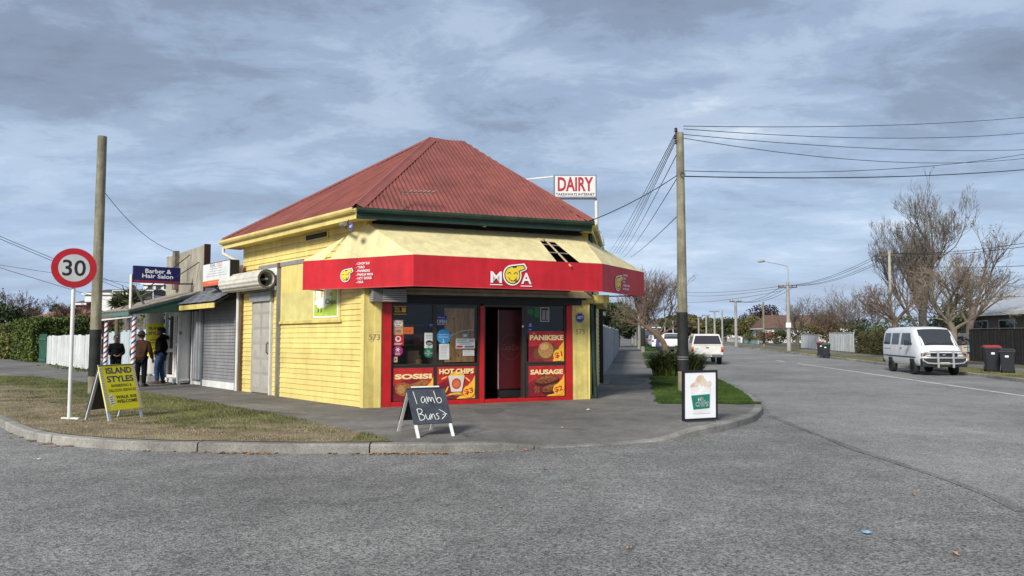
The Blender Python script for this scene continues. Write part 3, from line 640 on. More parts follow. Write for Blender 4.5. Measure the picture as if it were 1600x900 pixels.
# ---- roof
def isect(o1, d1, o2, d2):
    den = d1.x * d2.y - d1.y * d2.x; q = o2 - o1; t = (q.x * d2.y - q.y * d2.x) / den; return o1 + d1 * t
E1 = isect(A + nL * .42, dL, A + nF * .42, dF); E4 = isect(B + nF * .42, dF, B + nR * .12, dR); ZE = 4.30
r_ = FL.hit(348, 380, .42); E2 = FL.p(r_[0], .42, 0); E2.z = ZE - .05; E1.z = ZE; E4.z = ZE + .03
nf = dF.cross(-nF * math.cos(R(36)) + V((0, 0, math.sin(R(36))))); 
def plane_hit(o, n, px, py): r = ray(px, py); return EYEP + r * ((o - EYEP).dot(n) / r.dot(n))
P1 = plane_hit(E1, nf, 672, 219); P2 = plane_hit(E1, nf, 723, 220); P2.z = P1.z
E3 = FRt.p(6.3, .12, 0); E3.z = ZE
roof = MB().add([E1, E4, P2, P1, E2, E3], [(0, 1, 2, 3), (4, 0, 3), (1, 5, 2), (4, 3, 2, 5), (0, 4, 5, 1)]).build('roof', mat('roof_deck', (.05, .03, .028)), shop)
def iron(e0, e1, top):                      # corrugated sheets on the plane (e0, e1, top polygon)
    u = (e1 - e0); Lu = u.length; u.normalize(); n = u.cross(top[0] - e0).normalized(); n = n if n.z > 0 else -n; v = n.cross(u); v = v if v.z > 0 else -v
    T = [((p - e0).dot(u), (p - e0).dot(v)) for p in top]; poly = [(0, 0)] + T + [(Lu, 0)]
    def vmax(x):
        for (a, b), (c, d) in zip(poly, poly[1:]):
            if a <= x <= c and c > a: return b + (d - b) * (x - a) / (c - a)
        return 0
    per = .105; nper = int(Lu / per); k = 0; sheet_i = 0
    while k < nper:
        m = min(6, nper - k); mb = MB(); ns = m * 6 + 1; lift = .022 + .004 * (sheet_i % 2); vs = []
        for i in range(ns + 1 if k + m < nper else ns):
            x = (k + i / 6) * per * Lu / (nper * per); x = min(x, Lu - 1e-4); h = .013 * math.cos(2 * math.pi * i / 6) + lift; top_v = max(vmax(x), .0)
            vs += [e0 + u * x + v * -.05 + n * h, e0 + u * x + v * (top_v * .5) + n * h, e0 + u * x + v * top_v + n * h]
        c = len(vs) // 3
        mb.add(vs, [(3 * i + j, 3 * i + 3 + j, 3 * i + 4 + j, 3 * i + 1 + j) for i in range(c - 1) for j in (0, 1)]); mb.sm = True
        o = mb.build('roofing_sheet', ROOF, roof); k += m; sheet_i += 1
iron(E1, E4, [P1, P2]); iron(E2, E1, [P1]); iron(E4, E3, [P2])
def cap(a, b, n1, n2, w=.17):               # folded ridge flashing
    d = (b - a).normalized(); mb = MB(); up = (n1 + n2).normalized()
    s1 = n1.cross(d).normalized(); s2 = n2.cross(d).normalized()
    if s1.dot(n2) > 0: s1 = -s1
    if s2.dot(n1) > 0: s2 = -s2
    for p in (a, b): mb.v += [p + s1 * w + n1 * .045, p + s1 * w * .25 + n1 * .055, p + up * .085, p + s2 * w * .25 + n2 * .055, p + s2 * w + n2 * .045]
    mb.f += [(i, i + 1, i + 6, i + 5) for i in range(4)]; return mb.build('ridge_cap', ROOFC, roof)
nl = (E2 - E1).cross(P1 - E1).normalized(); nl = nl if nl.z > 0 else -nl; nfu = nf if nf.z > 0 else -nf
nr = (E3 - E4).cross(P2 - E4).normalized(); nr = nr if nr.z > 0 else -nr; nb = V((0, .5, .85)).normalized()
cap(E1, P1, nfu, nl); cap(E4, P2, nfu, nr); cap(P1 - (P2 - P1) * .04, P2 + (P2 - P1) * .04, nfu, nb); cap(E2, P1, nl, nb, .1)
def eaves(a, b, inn, fm, gm, sof, depth):
    d = (b - a).normalized(); z = V((0, 0, 1)); o = -inn
    def strip(nm, m, d0, d1, z0, z1, par=roof): mb = MB(); mb.hexa([a + inn * d0 + z * z0, b + inn * d0 + z * z0, b + inn * d1 + z * z0, a + inn * d1 + z * z0, a + inn * d0 + z * z1, b + inn * d0 + z * z1, b + inn * d1 + z * z1, a + inn * d1 + z * z1]); return mb.build(nm, m, par)
    mb = MB(); prof = [(-.11, -.01), (-.115, -.06), (-.09, -.10), (-.03, -.115), (-.012, -.115), (-.012, -.02), (-.03, -.02), (-.035, -.09), (-.085, -.08), (-.095, -.05), (-.095, -.01)]
    for p in (a, b): mb.v += [p + inn * q + z * h for q, h in prof]
    k = len(prof); mb.f += [(i, (i + 1) % k, k + (i + 1) % k, k + i) for i in range(k)] + [tuple(range(k)), tuple(range(k, 2 * k))]; mb.build('gutter', gm, roof)
    strip('fascia', fm, -.008, .02, -.235, -.012); strip('soffit', sof, .022, depth, -.21, -.19)
GUT = mat('gutter_yellow', (.70, .56, .2), .45, .08, 5, dirt=.25); 
eaves(E1, E2, -nL, YEL, GUT, YEL, .5); eaves(E1, E4, -nF, GRN, mat('gutter_green', (.02, .045, .03), .45, .2, 5, dirt=.4), BLK, .45); eaves(E4, E3, -nR, YELD, YELD, YELD, .3)
# ---- awning
Vt, Vb = [], []
for px, yt, yb in ((472.7, 408, 453.3), (646, 397.7, 446.9), (941.5, 410.6, 455.7), (1006.7, 424.6, 463.8)):
    r = ray(px, yb); q = EYEP + r * ((2.65 - EYE) / r.z); Vb.append(q); Vt.append(V((q.x, q.y, 3.285)))
T1 = FF.p(.03, .0, FF.hit(577, 348)[1]); T2 = hitdepth(FF, 908, 366); T2.z = T1.z = 4.03
awn = MB().add([V((p.x, p.y, 2.655)) + (V((0, 0, 0))) for p in Vb], []).add([], [])
fm = mat('awning_steel', (.10, .085, .07), .5)
mb = MB()
for i in range(3): mb.bar(Vb[i] + V((0, 0, .03)) + (V((0, 1, 0)) * .04), Vb[i + 1] + V((0, 0, .03)) + V((0, 1, 0)) * .04, .03)
for i, w_ in ((0, FL.p(1.7, 0, 2.68)), (1, FF.p(.1, 0, 2.68)), (2, FF.p(SF - .1, -.02, 2.69)), (3, FRt.p(1.9, 0, 2.68))): mb.bar(Vb[i] + V((0, .05, .03)), w_, .03)
for i, tp in ((1, T1), (2, T2)): mb.bar(Vt[i] + V((0, .06, -.05)), tp - V((0, 0, .06)), .03)
awning = mb.build('awning', fm, shop)
for i in range(3):
    d = (Vb[i + 1] - Vb[i]).normalized(); nn = V((d.y, -d.x, 0)); mb = MB(); a_, b_ = Vb[i], Vb[i + 1]; nseg = 14; P_ = []
    for k in range(nseg + 1):
        q = a_.lerp(b_, k / nseg); bow = nn * (.012 * math.sin(k * 1.9 + i) if 0 < k < nseg else 0)
        for zz in (2.65, 2.95, 3.285): P_.append(V((q.x, q.y, zz)) + (bow if zz == 2.95 else V((0, 0, 0))))
    mb.add(P_, [(3 * k + j, 3 * k + 3 + j, 3 * k + 4 + j, 3 * k + 1 + j) for k in range(nseg) for j in (0, 1)]); mb.sm = True; mb.build('valance', VAL, awning)
    mb = MB(); mb.bar(V((a_.x, a_.y, 2.655)) + nn * .004, V((b_.x, b_.y, 2.655)) + nn * .004, .012, .016); mb.build('valance_hem', mat('hem', (.45, .06, .06)), awning)
def panel(pts, name='canopy_panel', m=CRM):
    n = (V(pts[1]) - V(pts[0])).cross(V(pts[2]) - V(pts[0])).normalized(); n = n if n.z > 0 else -n
    MB().prism(pts, n * .008).build(name, m, awning)
nfc = (T2 - T1).cross(Vt[1] - T1).normalized()
h1, h2, h3, h4 = [plane_hit(T1, nfc, *q) for q in ((843, 376), (867, 379), (911, 407), (874, 406))]
Tm = T1.lerp(T2, .80); bm_ = lambda t: Vt[1].lerp(Vt[2], t); q3 = bm_((h3 - Vt[1]).length / (Vt[2] - Vt[1]).length); q4 = bm_((h4 - Vt[1]).length / (Vt[2] - Vt[1]).length)
Tl = T1.lerp(T2, .36); Bl = bm_(.33)
panel([T1, Tl, Bl, Vt[1]]); panel([Tl, Tm, h1, q4, Bl]); panel([Tm, T2, Vt[2], q3, h2, h1])
le = lambda t: T1.lerp(Vt[0], t); lb = lambda t: Vt[1].lerp(Vt[0], t)
panel([T1, le(.30), lb(.74), Vt[1]]); panel([le(.345), Vt[0], lb(.80)]); panel([T2, Vt[3], Vt[2]])
seam_m = mat('canopy_seam', (.55, .46, .22))
for a_, b_ in ((Tl, Bl), (T1, Vt[1]), (T2, Vt[2]), (le(.5).lerp(lb(.5), .55), lb(.45))): MB().tube([a_ + V((0, -.003, .012)), b_ + V((0, -.003, .012))], .006, 5).build('seam', seam_m, awning)
mid = h1.lerp(h2, .5)
MB().bar(mid + V((0, 0, .0)), q4.lerp(q3, .62) + V((0, -.06, -.10)), .028).build('broken_batten', mat('raw_timber', (.55, .42, .26), .8), awning)
for t in (.12, .52): MB().tube([h1.lerp(q4, t) + V((-.02, 0, -.02)), h2.lerp(q3, t) + V((.02, 0, -.02))], .012, 6).build('canopy_rail', GREY, awning)
mb = MB(); mb.hexa([h1 + V((-.05, -.01, .01)), h1 + V((.1, -.01, -.02)), h1 + V((.12, .03, .0)), h1 + V((-.04, .04, .04)), h1 + V((-.06, -.02, .05)), h1 + V((.09, -.03, .03)), h1 + V((.12, .03, .04)), h1 + V((-.04, .04, .07))]); mb.build('splintered_batten', mat('raw_timber', (.5, .4, .25)), awning)
# --- emblem and lettering on the valance
EY_, EB = mat('emblem_yellow', (.80, .58, .04), .5, .03), mat('print_black', (.015, .015, .015), .5)
def ribbon(fr, pts, w, d, th=.0015):
    mb = MB()
    for i, (a, z) in enumerate(pts):
        t = (pts[min(i + 1, len(pts) - 1)][0] - pts[max(i - 1, 0)][0], pts[min(i + 1, len(pts) - 1)][1] - pts[max(i - 1, 0)][1]); l = math.hypot(*t) or 1; nx, nz_ = -t[1] / l * w / 2, t[0] / l * w / 2
        mb.v += [fr.p(a + nx, d, z + nz_), fr.p(a - nx, d, z - nz_)]
    mb.f += [(2 * i, 2 * i + 1, 2 * i + 3, 2 * i + 2) for i in range(len(pts) - 1)]; return mb
def emblem(fr, ca, cz, r, parent, d, sx=1):
    def spout(g): return [(ca + sx * r * x, cz + r * z) for x, z in ((-.15, 1.0 + g), (1.38 + g, 1.22 + g), (1.68 + g * 1.2, .88), (1.62 + g, .72 - g * .4), (.86, .42 - g), (.2, .2))]
    for k, (rr, m, g) in enumerate(((1.16, WHP, .16), (1.0, EB, 0), (.89, EY_, -.11))):
        dd = d + k * .0035; o = FF_poly(fr, ell(ca, cz, r * rr * sx, r * rr, 36), dd, m, 'emblem' if k == 0 else 'emblem_layer', parent)
        FF_poly(fr, spout(g), dd + .0012, m, 'emblem_layer', parent)
    d += .0115
    FF_poly(fr, [(ca + sx * r * x, cz + r * z) for x, z in ((-.05, .98), (.55, 1.04), (.5, .86), (.05, .82))], d, EB, 'emblem_layer', parent)
    for cx in (-.40, .42): ribbon(fr, [(ca + sx * r * (cx + .2 * math.cos(t)), cz + r * (.10 + .2 * math.sin(t))) for t in [math.pi * k / 8 for k in range(9)]], r * .075, d).build('emblem_eye', EB, parent)
    ribbon(fr, [(ca + sx * r * (.0 + .47 * math.cos(t)), cz + r * (-.2 + .45 * math.sin(t))) for t in [math.pi * (1.02 + .96 * k / 12) for k in range(13)]], r * .075, d).build('emblem_mouth', EB, parent)
    FF_poly(fr, ell(ca + sx * r * .42, cz - r * .60, r * .19 * sx, r * .17, 12), d + .002, EB, 'emblem_layer', parent); FF_poly(fr, ell(ca + sx * r * .42, cz - r * .60, r * .12 * sx, r * .11, 12), d + .004, mat('tongue', (.5, .1, .08)), 'emblem_tongue', parent)
def FF_poly(fr, pts, d, m, name, parent, th=.0): 
    mb = MB(); mb.add([fr.p(a, d, z) for a, z in pts], [tuple(range(len(pts)))]); return mb.build(name, m, parent)
dv = (Vb[2] - Vb[1]).normalized(); FV = Fr(V((Vb[1].x, Vb[1].y, 0)), V((dv.x, dv.y, 0)), V((dv.y, -dv.x, 0)))
c = FV.hit(800, 430); r = FV.hit(812.4, 430)[0] - c[0]; emblem(FV, c[0], c[1], r, awning, .016)
for ch, x0, x1, y0, y1, uy in (('M', 766, 783.6, 424.5, 441.7, 444.3), ('A', 814, 829.8, 426.8, 443.6, 446.6)):
    a0, z0 = FV.hit(x0, y1); a1, z1 = FV.hit(x1, y0); text(FV, ch, (a0 + a1) / 2, (z0 + z1) / 2, .018, z1 - z0, WHP, awning, width=a1 - a0, bold=.028)
    b0, zz = FV.hit(x0 - 1, uy); b1, _ = FV.hit(x1 + 1, uy); FF_poly(FV, [(b0, zz - .012), (b1, zz - .012), (b1, zz + .006), (b0, zz + .006)], .018, WHP, 'underline', awning)
dv = (Vb[1] - Vb[0]).normalized(); FV0 = Fr(V((Vb[0].x, Vb[0].y, 0)), V((dv.x, dv.y, 0)), V((dv.y, -dv.x, 0)))
c = FV0.hit(540.2, 431); r = FV0.hit(547, 431)[0] - c[0]; emblem(FV0, c[0], c[1], r * .98, awning, .016)
for k, t_ in enumerate(('- CHOP SUI', '- TARO', '- PANIKEKE', '- PAKUA MOA', '- HOT DOGS', '- OKA')):
    a, z = FV0.hit(557, 412.2 + k * 5.75); text(FV0, t_, a, z, .018, .052, WHP, awning, align='LEFT', bold=.022)
dv = (Vb[3] - Vb[2]).normalized(); FV2 = Fr(V((Vb[2].x, Vb[2].y, 0)), V((dv.x, dv.y, 0)), V((dv.y, -dv.x, 0)))
c = FV2.hit(964.6, 443); r = .155; emblem(FV2, c[0], c[1], r, awning, .016)
for k, t_ in enumerate(('- CHICKEN', '- CHIPS', '- FISH', '- HAMBURGERS', '- MILKSHAKES')):
    a, z = FV2.hit(971.5, 429.5 + k * 5.35); text(FV2, t_, a, z, .018, .05, WHP, awning, align='LEFT', bold=.02)
# alarm signs, camera, antenna
def alarm(fr, px, py, d, rad, label):
    a, z = fr.hit(px, py, d); p = fr.p(a, d, z); o = empty('alarm_sign', p, label, 'sign')
    oc = [(a + rad * math.cos(R(22.5 + 45 * k)), z + rad * 1.08 * math.sin(R(22.5 + 45 * k))) for k in range(8)]; fr.poly(MB(), oc, d, d + .012).build('plate', mat('alarm_blue', (.02, .035, .25), .4), o)
    oc2 = [(a + (x - a) * .9, z + (y - z) * .9) for x, y in oc]
    mb = MB()
    for k in range(8): j = (k + 1) % 8; q = [(a + (x - a) * .86, z + (y - z) * .86) for x, y in (oc[k], oc[j])]; mb.quad(fr.p(*(oc2[k][0], d + .014, oc2[k][1])), fr.p(oc2[j][0], d + .014, oc2[j][1]), fr.p(q[1][0], d + .014, q[1][1]), fr.p(q[0][0], d + .014, q[0][1]))
    mb.build('border', mat('alarm_white', (.5, .52, .6)), o); text(fr, 'ADT', a, z + rad * .05, d + .015, rad * .62, WHP, o, bold=.03, maxw=rad * 1.35)
    return o
alarm(FF, 906, 496.5, .003, .115, 'blue octagonal alarm company sign on the yellow pier')
alarm(Fr(A, -dL, nL), 549, 354, .46, .085, 'small blue alarm sign hanging under the eave corner')
MB().tube([FL.p(.0, .42, 4.08), FL.p(.05, .46, 3.95), FL.p(.05, .46, 3.88)], .012, 6).build('sign_bracket', BLK, shop)
mb = MB(); mb.tube([FL.p(.32, .42, 4.0), FL.p(.02, .5, 3.98)], .045, 10); mb.build('security_camera', mat('cam_grey', (.2, .2, .2)), label='small security camera under the eave corner', cat='camera', base=FL.p(.17, .46, 3.98))
cpos = hitdepth(FF, 757, 351, .15); mb = MB(); mb.lathe(cpos, [(.02, -.06), (.05, -.05), (.06, .0), (.05, .06), (.01, .08)], 14, nF); mb.build('security_camera', mat('cam_pale', (.45, .42, .36)), label='small round security camera above the cream canopy', cat='camera', base=cpos)
ant = empty('antenna', FF.p(.75, .45, 4.05), 'rusty television antenna with short boom at the front eave', 'antenna')
am_ = mat('antenna_rust', (.16, .10, .08), .6, .3); ap = hitdepth(FF, 630, 336, .46); at_ = hitdepth(FF, 630.5, 297, .46); MB().tube([ap, at_], .016, 8).build('mast', am_, ant)
b0, b1 = hitdepth(FF, 626, 299.5, .46), hitdepth(FF, 680, 301, .46); MB().tube([b0, b1], .013, 6).build('boom', am_, ant)
for k in range(6): c = b0.lerp(b1, .25 + .13 * k); MB().tube([c - nF * .22 + V((0, 0, .0)), c + nF * .22], .010, 5).build('element', mat('antenna_alu', (.4, .36, .34)), ant)
# roof sign
SP = FRt.p(2.9, .2, 0); rs = empty('roof_sign', V((SP.x, SP.y, 4.3)), 'white lightbox sign with red DAIRY lettering above the roof', 'sign')
q0 = at(865.5, 310, 20.6); q1 = at(932.5, 310, 20.6); FS = Fr(V((q0.x, q0.y, 0)), V((1, .0, 0)), V((0, -1, 0))); zt = at(900, 273, 20.6).z; zb = q0.z; ws = q1.x - q0.x
bx(FS, 'cabinet', mat('sign_frame', (.16, .19, .24), .4), rs, 0, ws, -.18, 0, zb, zt, .006); bx(FS, 'face', mat('sign_white', (.66, .65, .62), .5, .04), rs, .035, ws - .035, 0, .006, zb + .05, zt - .035)
text(FS, 'DAIRY', ws / 2 + .005, zb + (zt - zb) * .60, .009, (zt - zb) * .60, mat('sign_red', (.36, .022, .035), .5), rs, width=ws * .83, bold=.05)
text(FS, 'TAKEAWAYS INTERNET', ws / 2, zb + (zt - zb) * .17, .009, (zt - zb) * .115, EB, rs, width=ws * .90, bold=.025)
bx(FS, 'post', WHT, rs, ws - .05, ws + .02, -.13, -.07, 4.1, zb - .001); bx(FS, 'shade_post', GREY, rs, ws + .021, ws + .05, -.13, -.07, 4.1, zb - .08)
MB().bar(V((q0.x, q0.y + .1, zt - .03)), V((q0.x - 1.6, q0.y + .9, zt - .03)), .035).build('stay', WHT, rs)
MB().bar(V((q0.x + .05, q0.y + .1, zb + .02)), V((q0.x - .1, q0.y + .3, 4.9)), .03).build('stay', WHT, rs)
# ================================================================== POSTERS AND STICKERS ON THE SHOP FRONT
PR = mat('poster_red', (.45, .022, .024), .45, .18, 6); PRD = mat('poster_dark_red', (.20, .012, .02), .45, .2, 6); PY = mat('poster_yellow', (.80, .45, .04), .45, .08, 6); PC = mat('poster_cream', (.83, .64, .30), .45, .05, 6); PRT = mat('poster_price', (.5, .02, .015), .45)
FOODB = mat('fried_brown', (.24, .075, .02), .5, .5, 40, col2=(.48, .19, .055)); DOUGH = mat('dough_gold', (.36, .16, .045), .5, .35, 60, col2=(.58, .31, .11)); DSAUS = mat('sausage_brown', (.14, .035, .012), .4, .5, 25, col2=(.32, .10, .035))
class Card:
    """a flat printed sheet on a frame, drawn in unit coordinates"""
    def __init__(s, fr, x0, y0, x1, y1, d, name, label, cat, m, th=.004, flip=False):
        s.fr = fr; a0, z0 = fr.hit(x0, y1, d); a1, z1 = fr.hit(x1, y0, d); s.a0, s.z0, s.w, s.h = a0, z0, a1 - a0, z1 - z0; s.d = d + th; s.k = 0
        s.root = bx(fr, name, m, None, a0, a1, d, d + th, z0, z1, base=fr.p((a0 + a1) / 2, d, z0), label=label, cat=cat)
    def pt(s, u, v): return s.a0 + u * s.w, s.z0 + v * s.h
    def lay(s): s.k += 1; return s.d + .0011 * s.k
    def poly(s, pts, m, name='print'): return FF_poly(s.fr, [s.pt(*q) for q in pts], s.lay(), m, name, s.root)
    def ell(s, u, v, ru, rv, m, rot=0, name='print', n=20):
        a, z = s.pt(u, v); return FF_poly(s.fr, ell(a, z, ru * s.w, rv * s.h, n, rot), s.lay(), m, name, s.root)
    def text(s, t, u, v, h, m, width=None, **k):
        a, z = s.pt(u, v); return text(s.fr, t, a, z, s.lay(), h * s.h, m, s.root, width=width * s.w if width else None, **k)
    def lines(s, u0, u1, vs, m, h=.03):
        for v in vs: e = u1 - random.uniform(0, .25) * (u1 - u0); s.poly([(u0, v), (e, v), (e, v + h), (u0, v + h)], m, 'print_line')
def poster(px, label, title, draw, price=None, ty=.86):
    c = Card(FF, *px, -.044, 'poster', label, 'poster', PR)
    c.poly([(.0, .0), (.55, .0), (.75, .6), (.45, .75), (.0, .45)], PRD)
    c.poly([(1, .72), (.93, .55), (.82, .42), (.78, .25), (.62, .1), (.5, .0), (1, 0)], PY)
    draw(c)
    c.text(title, .5, ty, .165, PC, width=.92, bold=.085)
    if price: c.ell(.83, .22, .155, .19, PY, n=26); c.text(price, .83, .22, .2, PRT, width=.24, bold=.05, rot=.25)
    return c
def drum_(c):
    c.poly([(.05, .42), (.08, .25), (.2, .15), (.38, .16), (.5, .33), (.66, .42), (.82, .46), (.9, .55), (.86, .62), (.72, .63), (.55, .55), (.42, .50), (.28, .56), (.12, .55)], FOODB); c.ell(.2, .36, .1, .13, DOUGH)
def chips_(c):
    for u, v, r_ in ((.18, .66, .4), (.8, .6, -.7), (.25, .3, 1.1)): c.ell(u, v, .09, .025, PY, r_)
    for k in range(6): c.ell(.37 + k * .055, .73 + .02 * (k % 3), .05, .1, PY, .2 * (k - 3))
    c.poly([(.28, .72), (.72, .72), (.64, .22), (.36, .22)], mat('cup_white', (.62, .58, .50))); c.ell(.5, .47, .125, .17, mat('cup_red', (.45, .05, .03))); c.ell(.5, .47, .09, .12, mat('cup_orange', (.6, .15, .05)))
    for k in range(5): c.ell(.32 + k * .1, .13 + .03 * (k % 2), .13, .03, PY if k % 2 else DOUGH, .3 - .15 * k)
def dough_(c):
    DD = mat('dough_dark', (.16, .06, .018), .5, .3, 50); c.ell(.25, .27, .12, .17, DD); c.ell(.72, .38, .13, .16, DD); c.ell(.5, .35, .235, .29, DD, n=28); c.ell(.47, .39, .215, .265, DOUGH, n=28); c.ell(.43, .5, .12, .11, mat('dough_light', (.6, .34, .13), .5, .3, 50))
def saus_(c):
    SK = mat('sausage_shadow', (.05, .010, .006)); c.ell(.22, .22, .09, .12, DSAUS); c.ell(.52, .49, .35, .15, SK, .12); c.ell(.5, .56, .33, .13, DSAUS, .12); c.ell(.64, .21, .28, .14, SK, .2); c.ell(.62, .27, .27, .12, DSAUS, .2); c.ell(.45, .61, .2, .035, FOODB, .12); c.ell(.58, .31, .15, .03, FOODB, .2)
poster((613.5, 574.5, 677, 627), 'red fried sausage poster with cream SOSISI title on the left panel', 'SOSISI', drum_, '$1', .74)
poster((683, 572.5, 742, 624), 'red hot chips poster with white cup and three dollar price', 'HOT CHIPS', chips_, '$3')
poster((826, 571, 881.5, 620), 'red sausage poster with two dollar price on the right panel', 'SAUSAGE', saus_, '$2', .80)
c = Card(FF, 826, 517.5, 881.5, 566, -.052, 'poster', 'red poster of round golden buns at one dollar on right window', 'poster', PR, .004)
c.poly([(.0, .0), (.4, 0), (.75, .6), (.0, .5)], PRD); c.poly([(1, .7), (.9, .55), (.82, .42), (.74, .2), (.66, .0), (1, 0)], PY); dough_(c); c.text('PANIKEKE', .5, .79, .17, PC, width=.95, bold=.085); c.text('X2', .14, .93, .06, PC); c.ell(.83, .22, .155, .19, PY, n=26); c.text('$1', .83, .22, .2, PRT, width=.22, bold=.05, rot=.25)
def cm_(n, c): return mat('print_' + n, c, .5, .04)
WH, BL, GN, ORG, MAG, NAVY, TAN, SKY = cm_('white', (.55, .55, .53)), EB, cm_('green', (.01, .13, .07)), cm_('orange', (.45, .10, .025)), cm_('magenta', (.33, .012, .12)), cm_('navy', (.012, .03, .2)), cm_('tan', (.42, .26, .10)), cm_('sky', (.03, .27, .55))
GD = -.0555
def sticker(px, label, m, cat='sticker'): return Card(FF, *px, GD, 'sticker', label, cat, m, .002)
def disc(px, py, r, label, m):
    c = Card.__new__(Card); a, z = FF.hit(px, py, GD); rr = FF.hit(px + r, py, GD)[0] - a; c.fr = FF; c.a0, c.z0, c.w, c.h = a - rr, z - rr, 2 * rr, 2 * rr; c.d = GD + .002; c.k = 0
    mb = MB(); FF.poly(mb, ell(a, z, rr, rr, 28), GD, GD + .002); c.root = mb.build('sticker', m, label=label, cat='sticker', base=FF.p(a, GD, z)); return c
c = sticker((614, 478, 636, 492), 'black and yellow warning sticker at top left window corner', BL); c.poly([(.03, .05), (.97, .05), (.97, .12), (.03, .12)], PY); c.poly([(.03, .88), (.97, .88), (.97, .95), (.03, .95)], PY); c.poly([(.62, .3), (.92, .3), (.92, .8), (.62, .8)], PY); c.lines(.1, .55, (.3, .5, .7), PY, .08)
c = sticker((613.5, 500, 630, 511.5), 'tan top up sticker with white oval on left window edge', TAN); c.ell(.5, .5, .45, .4, WH); c.text('Top up', .5, .58, .28, NAVY, maxw=.7, bold=.03); c.text('here', .5, .28, .22, NAVY, maxw=.5, bold=.03)
c = sticker((613.5, 511.8, 630, 523), 'tan sticker with small blue marks below the white oval', TAN); c.text('+BS', .52, .5, .38, NAVY, maxw=.6, bold=.03)
c = sticker((630.3, 511, 646, 522), 'small orange sticker beside the tan ones', ORG); c.lines(.08, .95, (.4,), PR, .1)
c = sticker((613, 523.3, 631, 540), 'red square sticker with white ring emblem on left window', cm_('signal_red', (.42, .012, .012))); c.ell(.5, .62, .26, .28, WH); c.ell(.5, .66, .14, .15, cm_('signal_red', (.4, .01, .01))); c.lines(.15, .9, (.08, .18), WH, .05)
c = disc(621.5, 548.3, 8, 'round magenta sticker with white star burst on left window', MAG)
for k in range(3): c.ell(.5, .62, .25, .05, WH, k * 1.047)
c.lines(.25, .75, (.15, .26), WH, .05)
c = sticker((615, 557.5, 621, 566), 'tiny cream sticker low in the left window', cm_('cream', (.5, .4, .25))); c.ell(.5, .5, .25, .22, PR)
c = sticker((663, 520, 677.6, 544), 'white notice with dark oval picture in the left window', WH); c.ell(.52, .34, .38, .18, BL); c.ell(.52, .3, .3, .08, GREY); c.lines(.15, .9, (.62, .72, .82), GREY, .025); c.lines(.2, .9, (.08,), GREY, .03)
c = disc(670, 551.2, 7.6, 'round dark green sticker with white lettering', GN); c.text('free', .45, .68, .14, WH, bold=.03); c.text('convenience', .5, .48, .11, WH, maxw=.85, bold=.03); c.text('here', .45, .3, .12, WH, bold=.03)
c = sticker((671, 504, 677, 511.5), 'small navy sticker at the edge of the left window', NAVY); c.text('NZ', .5, .5, .3, WH, maxw=.7)
c = sticker((682.2, 492.5, 698, 508), 'blue OPEN sign tucked at the edge of second window', cm_('open_blue', (.03, .045, .25))); c.text('We are', .45, .78, .16, WH, maxw=.8); c.text('OPEN', .5, .35, .40, WH, width=.96, bold=.04); c.poly([(.0, .03), (1, .06), (1, .1), (0, .07)], WH)
c = disc(693.2, 525.7, 10.8, 'large sky blue round sticker with handwriting on second window', SKY)
for v, n in ((.62, 9), (.46, 11)): ribbon(FF, [c.pt(.14 + .72 * k / (n * 3), v + .035 * math.sin(k * 1.7) + .02 * math.sin(k * .7)) for k in range(n * 3 + 1)], .006, c.lay()).build('handwriting', WHP, c.root)
c.text('2', .48, .2, .22, WHP)
c = sticker((686, 537.3, 702, 562), 'white handwritten paper under the sky blue sticker', WH); c.lines(.12, .9, (.15, .25, .36, .46, .56, .66, .76, .86), mat('ink_faint', (.33, .33, .33)), .018)
c = sticker((712, 529, 742, 544.5), 'white shop card with green heading on the plywood window', WH); c.text('UNIQUE', .3, .82, .17, cm_('leaf', (.02, .22, .06)), width=.5, bold=.05); c.lines(.06, .8, (.60,), BL, .05); c.lines(.2, .9, (.42,), NAVY, .05); c.poly([(.03, .1), (.32, .1), (.4, .22), (.3, .28), (.05, .28)], cm_('signal_red', (.4, .01, .01))); c.lines(.45, .95, (.1, .2), NAVY, .06); c.lines(.68, .95, (.82, .68), GREY, .06)
c = sticker((723, 547, 741, 556), 'small white card below the green headed shop card', WH); c.lines(.1, .95, (.25, .65), GREY, .07)
c = sticker((722, 521, 731, 527.5), 'small blue grey sticker on the plywood window', cm_('bluegrey', (.2, .27, .33))); c.ell(.5, .5, .3, .3, WH)
disc(829, 487, 4.4, 'small round green sticker high on the right window', cm_('leaf2', (.015, .16, .045)))
c = sticker((835, 480.5, 843, 496), 'square green sticker beside the menu card', cm_('leaf2', (.015, .16, .045))); c.lines(.2, .85, (.3, .5, .7), GN, .05)
c = sticker((844.4, 480.5, 858, 502.5), 'dark brown menu card with white border on right window', WH, 'menu'); c.poly([(.07, .045), (.93, .045), (.93, .955), (.07, .955)], cm_('menu_brown', (.06, .015, .012)))
for k in range(9): c.poly([(.2, .15 + k * .075), (.52, .15 + k * .075), (.52, .185 + k * .075), (.2, .185 + k * .075)], WH, 'print_line'); c.poly([(.62, .15 + k * .075), (.88, .15 + k * .075), (.88, .185 + k * .075), (.62, .185 + k * .075)], WH, 'print_line')
c = sticker((825, 504.5, 832, 516.5), 'small blue sticker at left edge of the right window', NAVY); c.lines(.15, .9, (.1, .55), WH, .08); c.ell(.5, .8, .18, .1, WH)
a, z = FF.hit(817, 510, -.01); FF.poly(MB(), ell(a, z, .024, .024, 16), -.019, -.016).build('sticker', WHP, label='tiny round white sticker on the dark door frame', cat='sticker', base=FF.p(a, -.018, z))
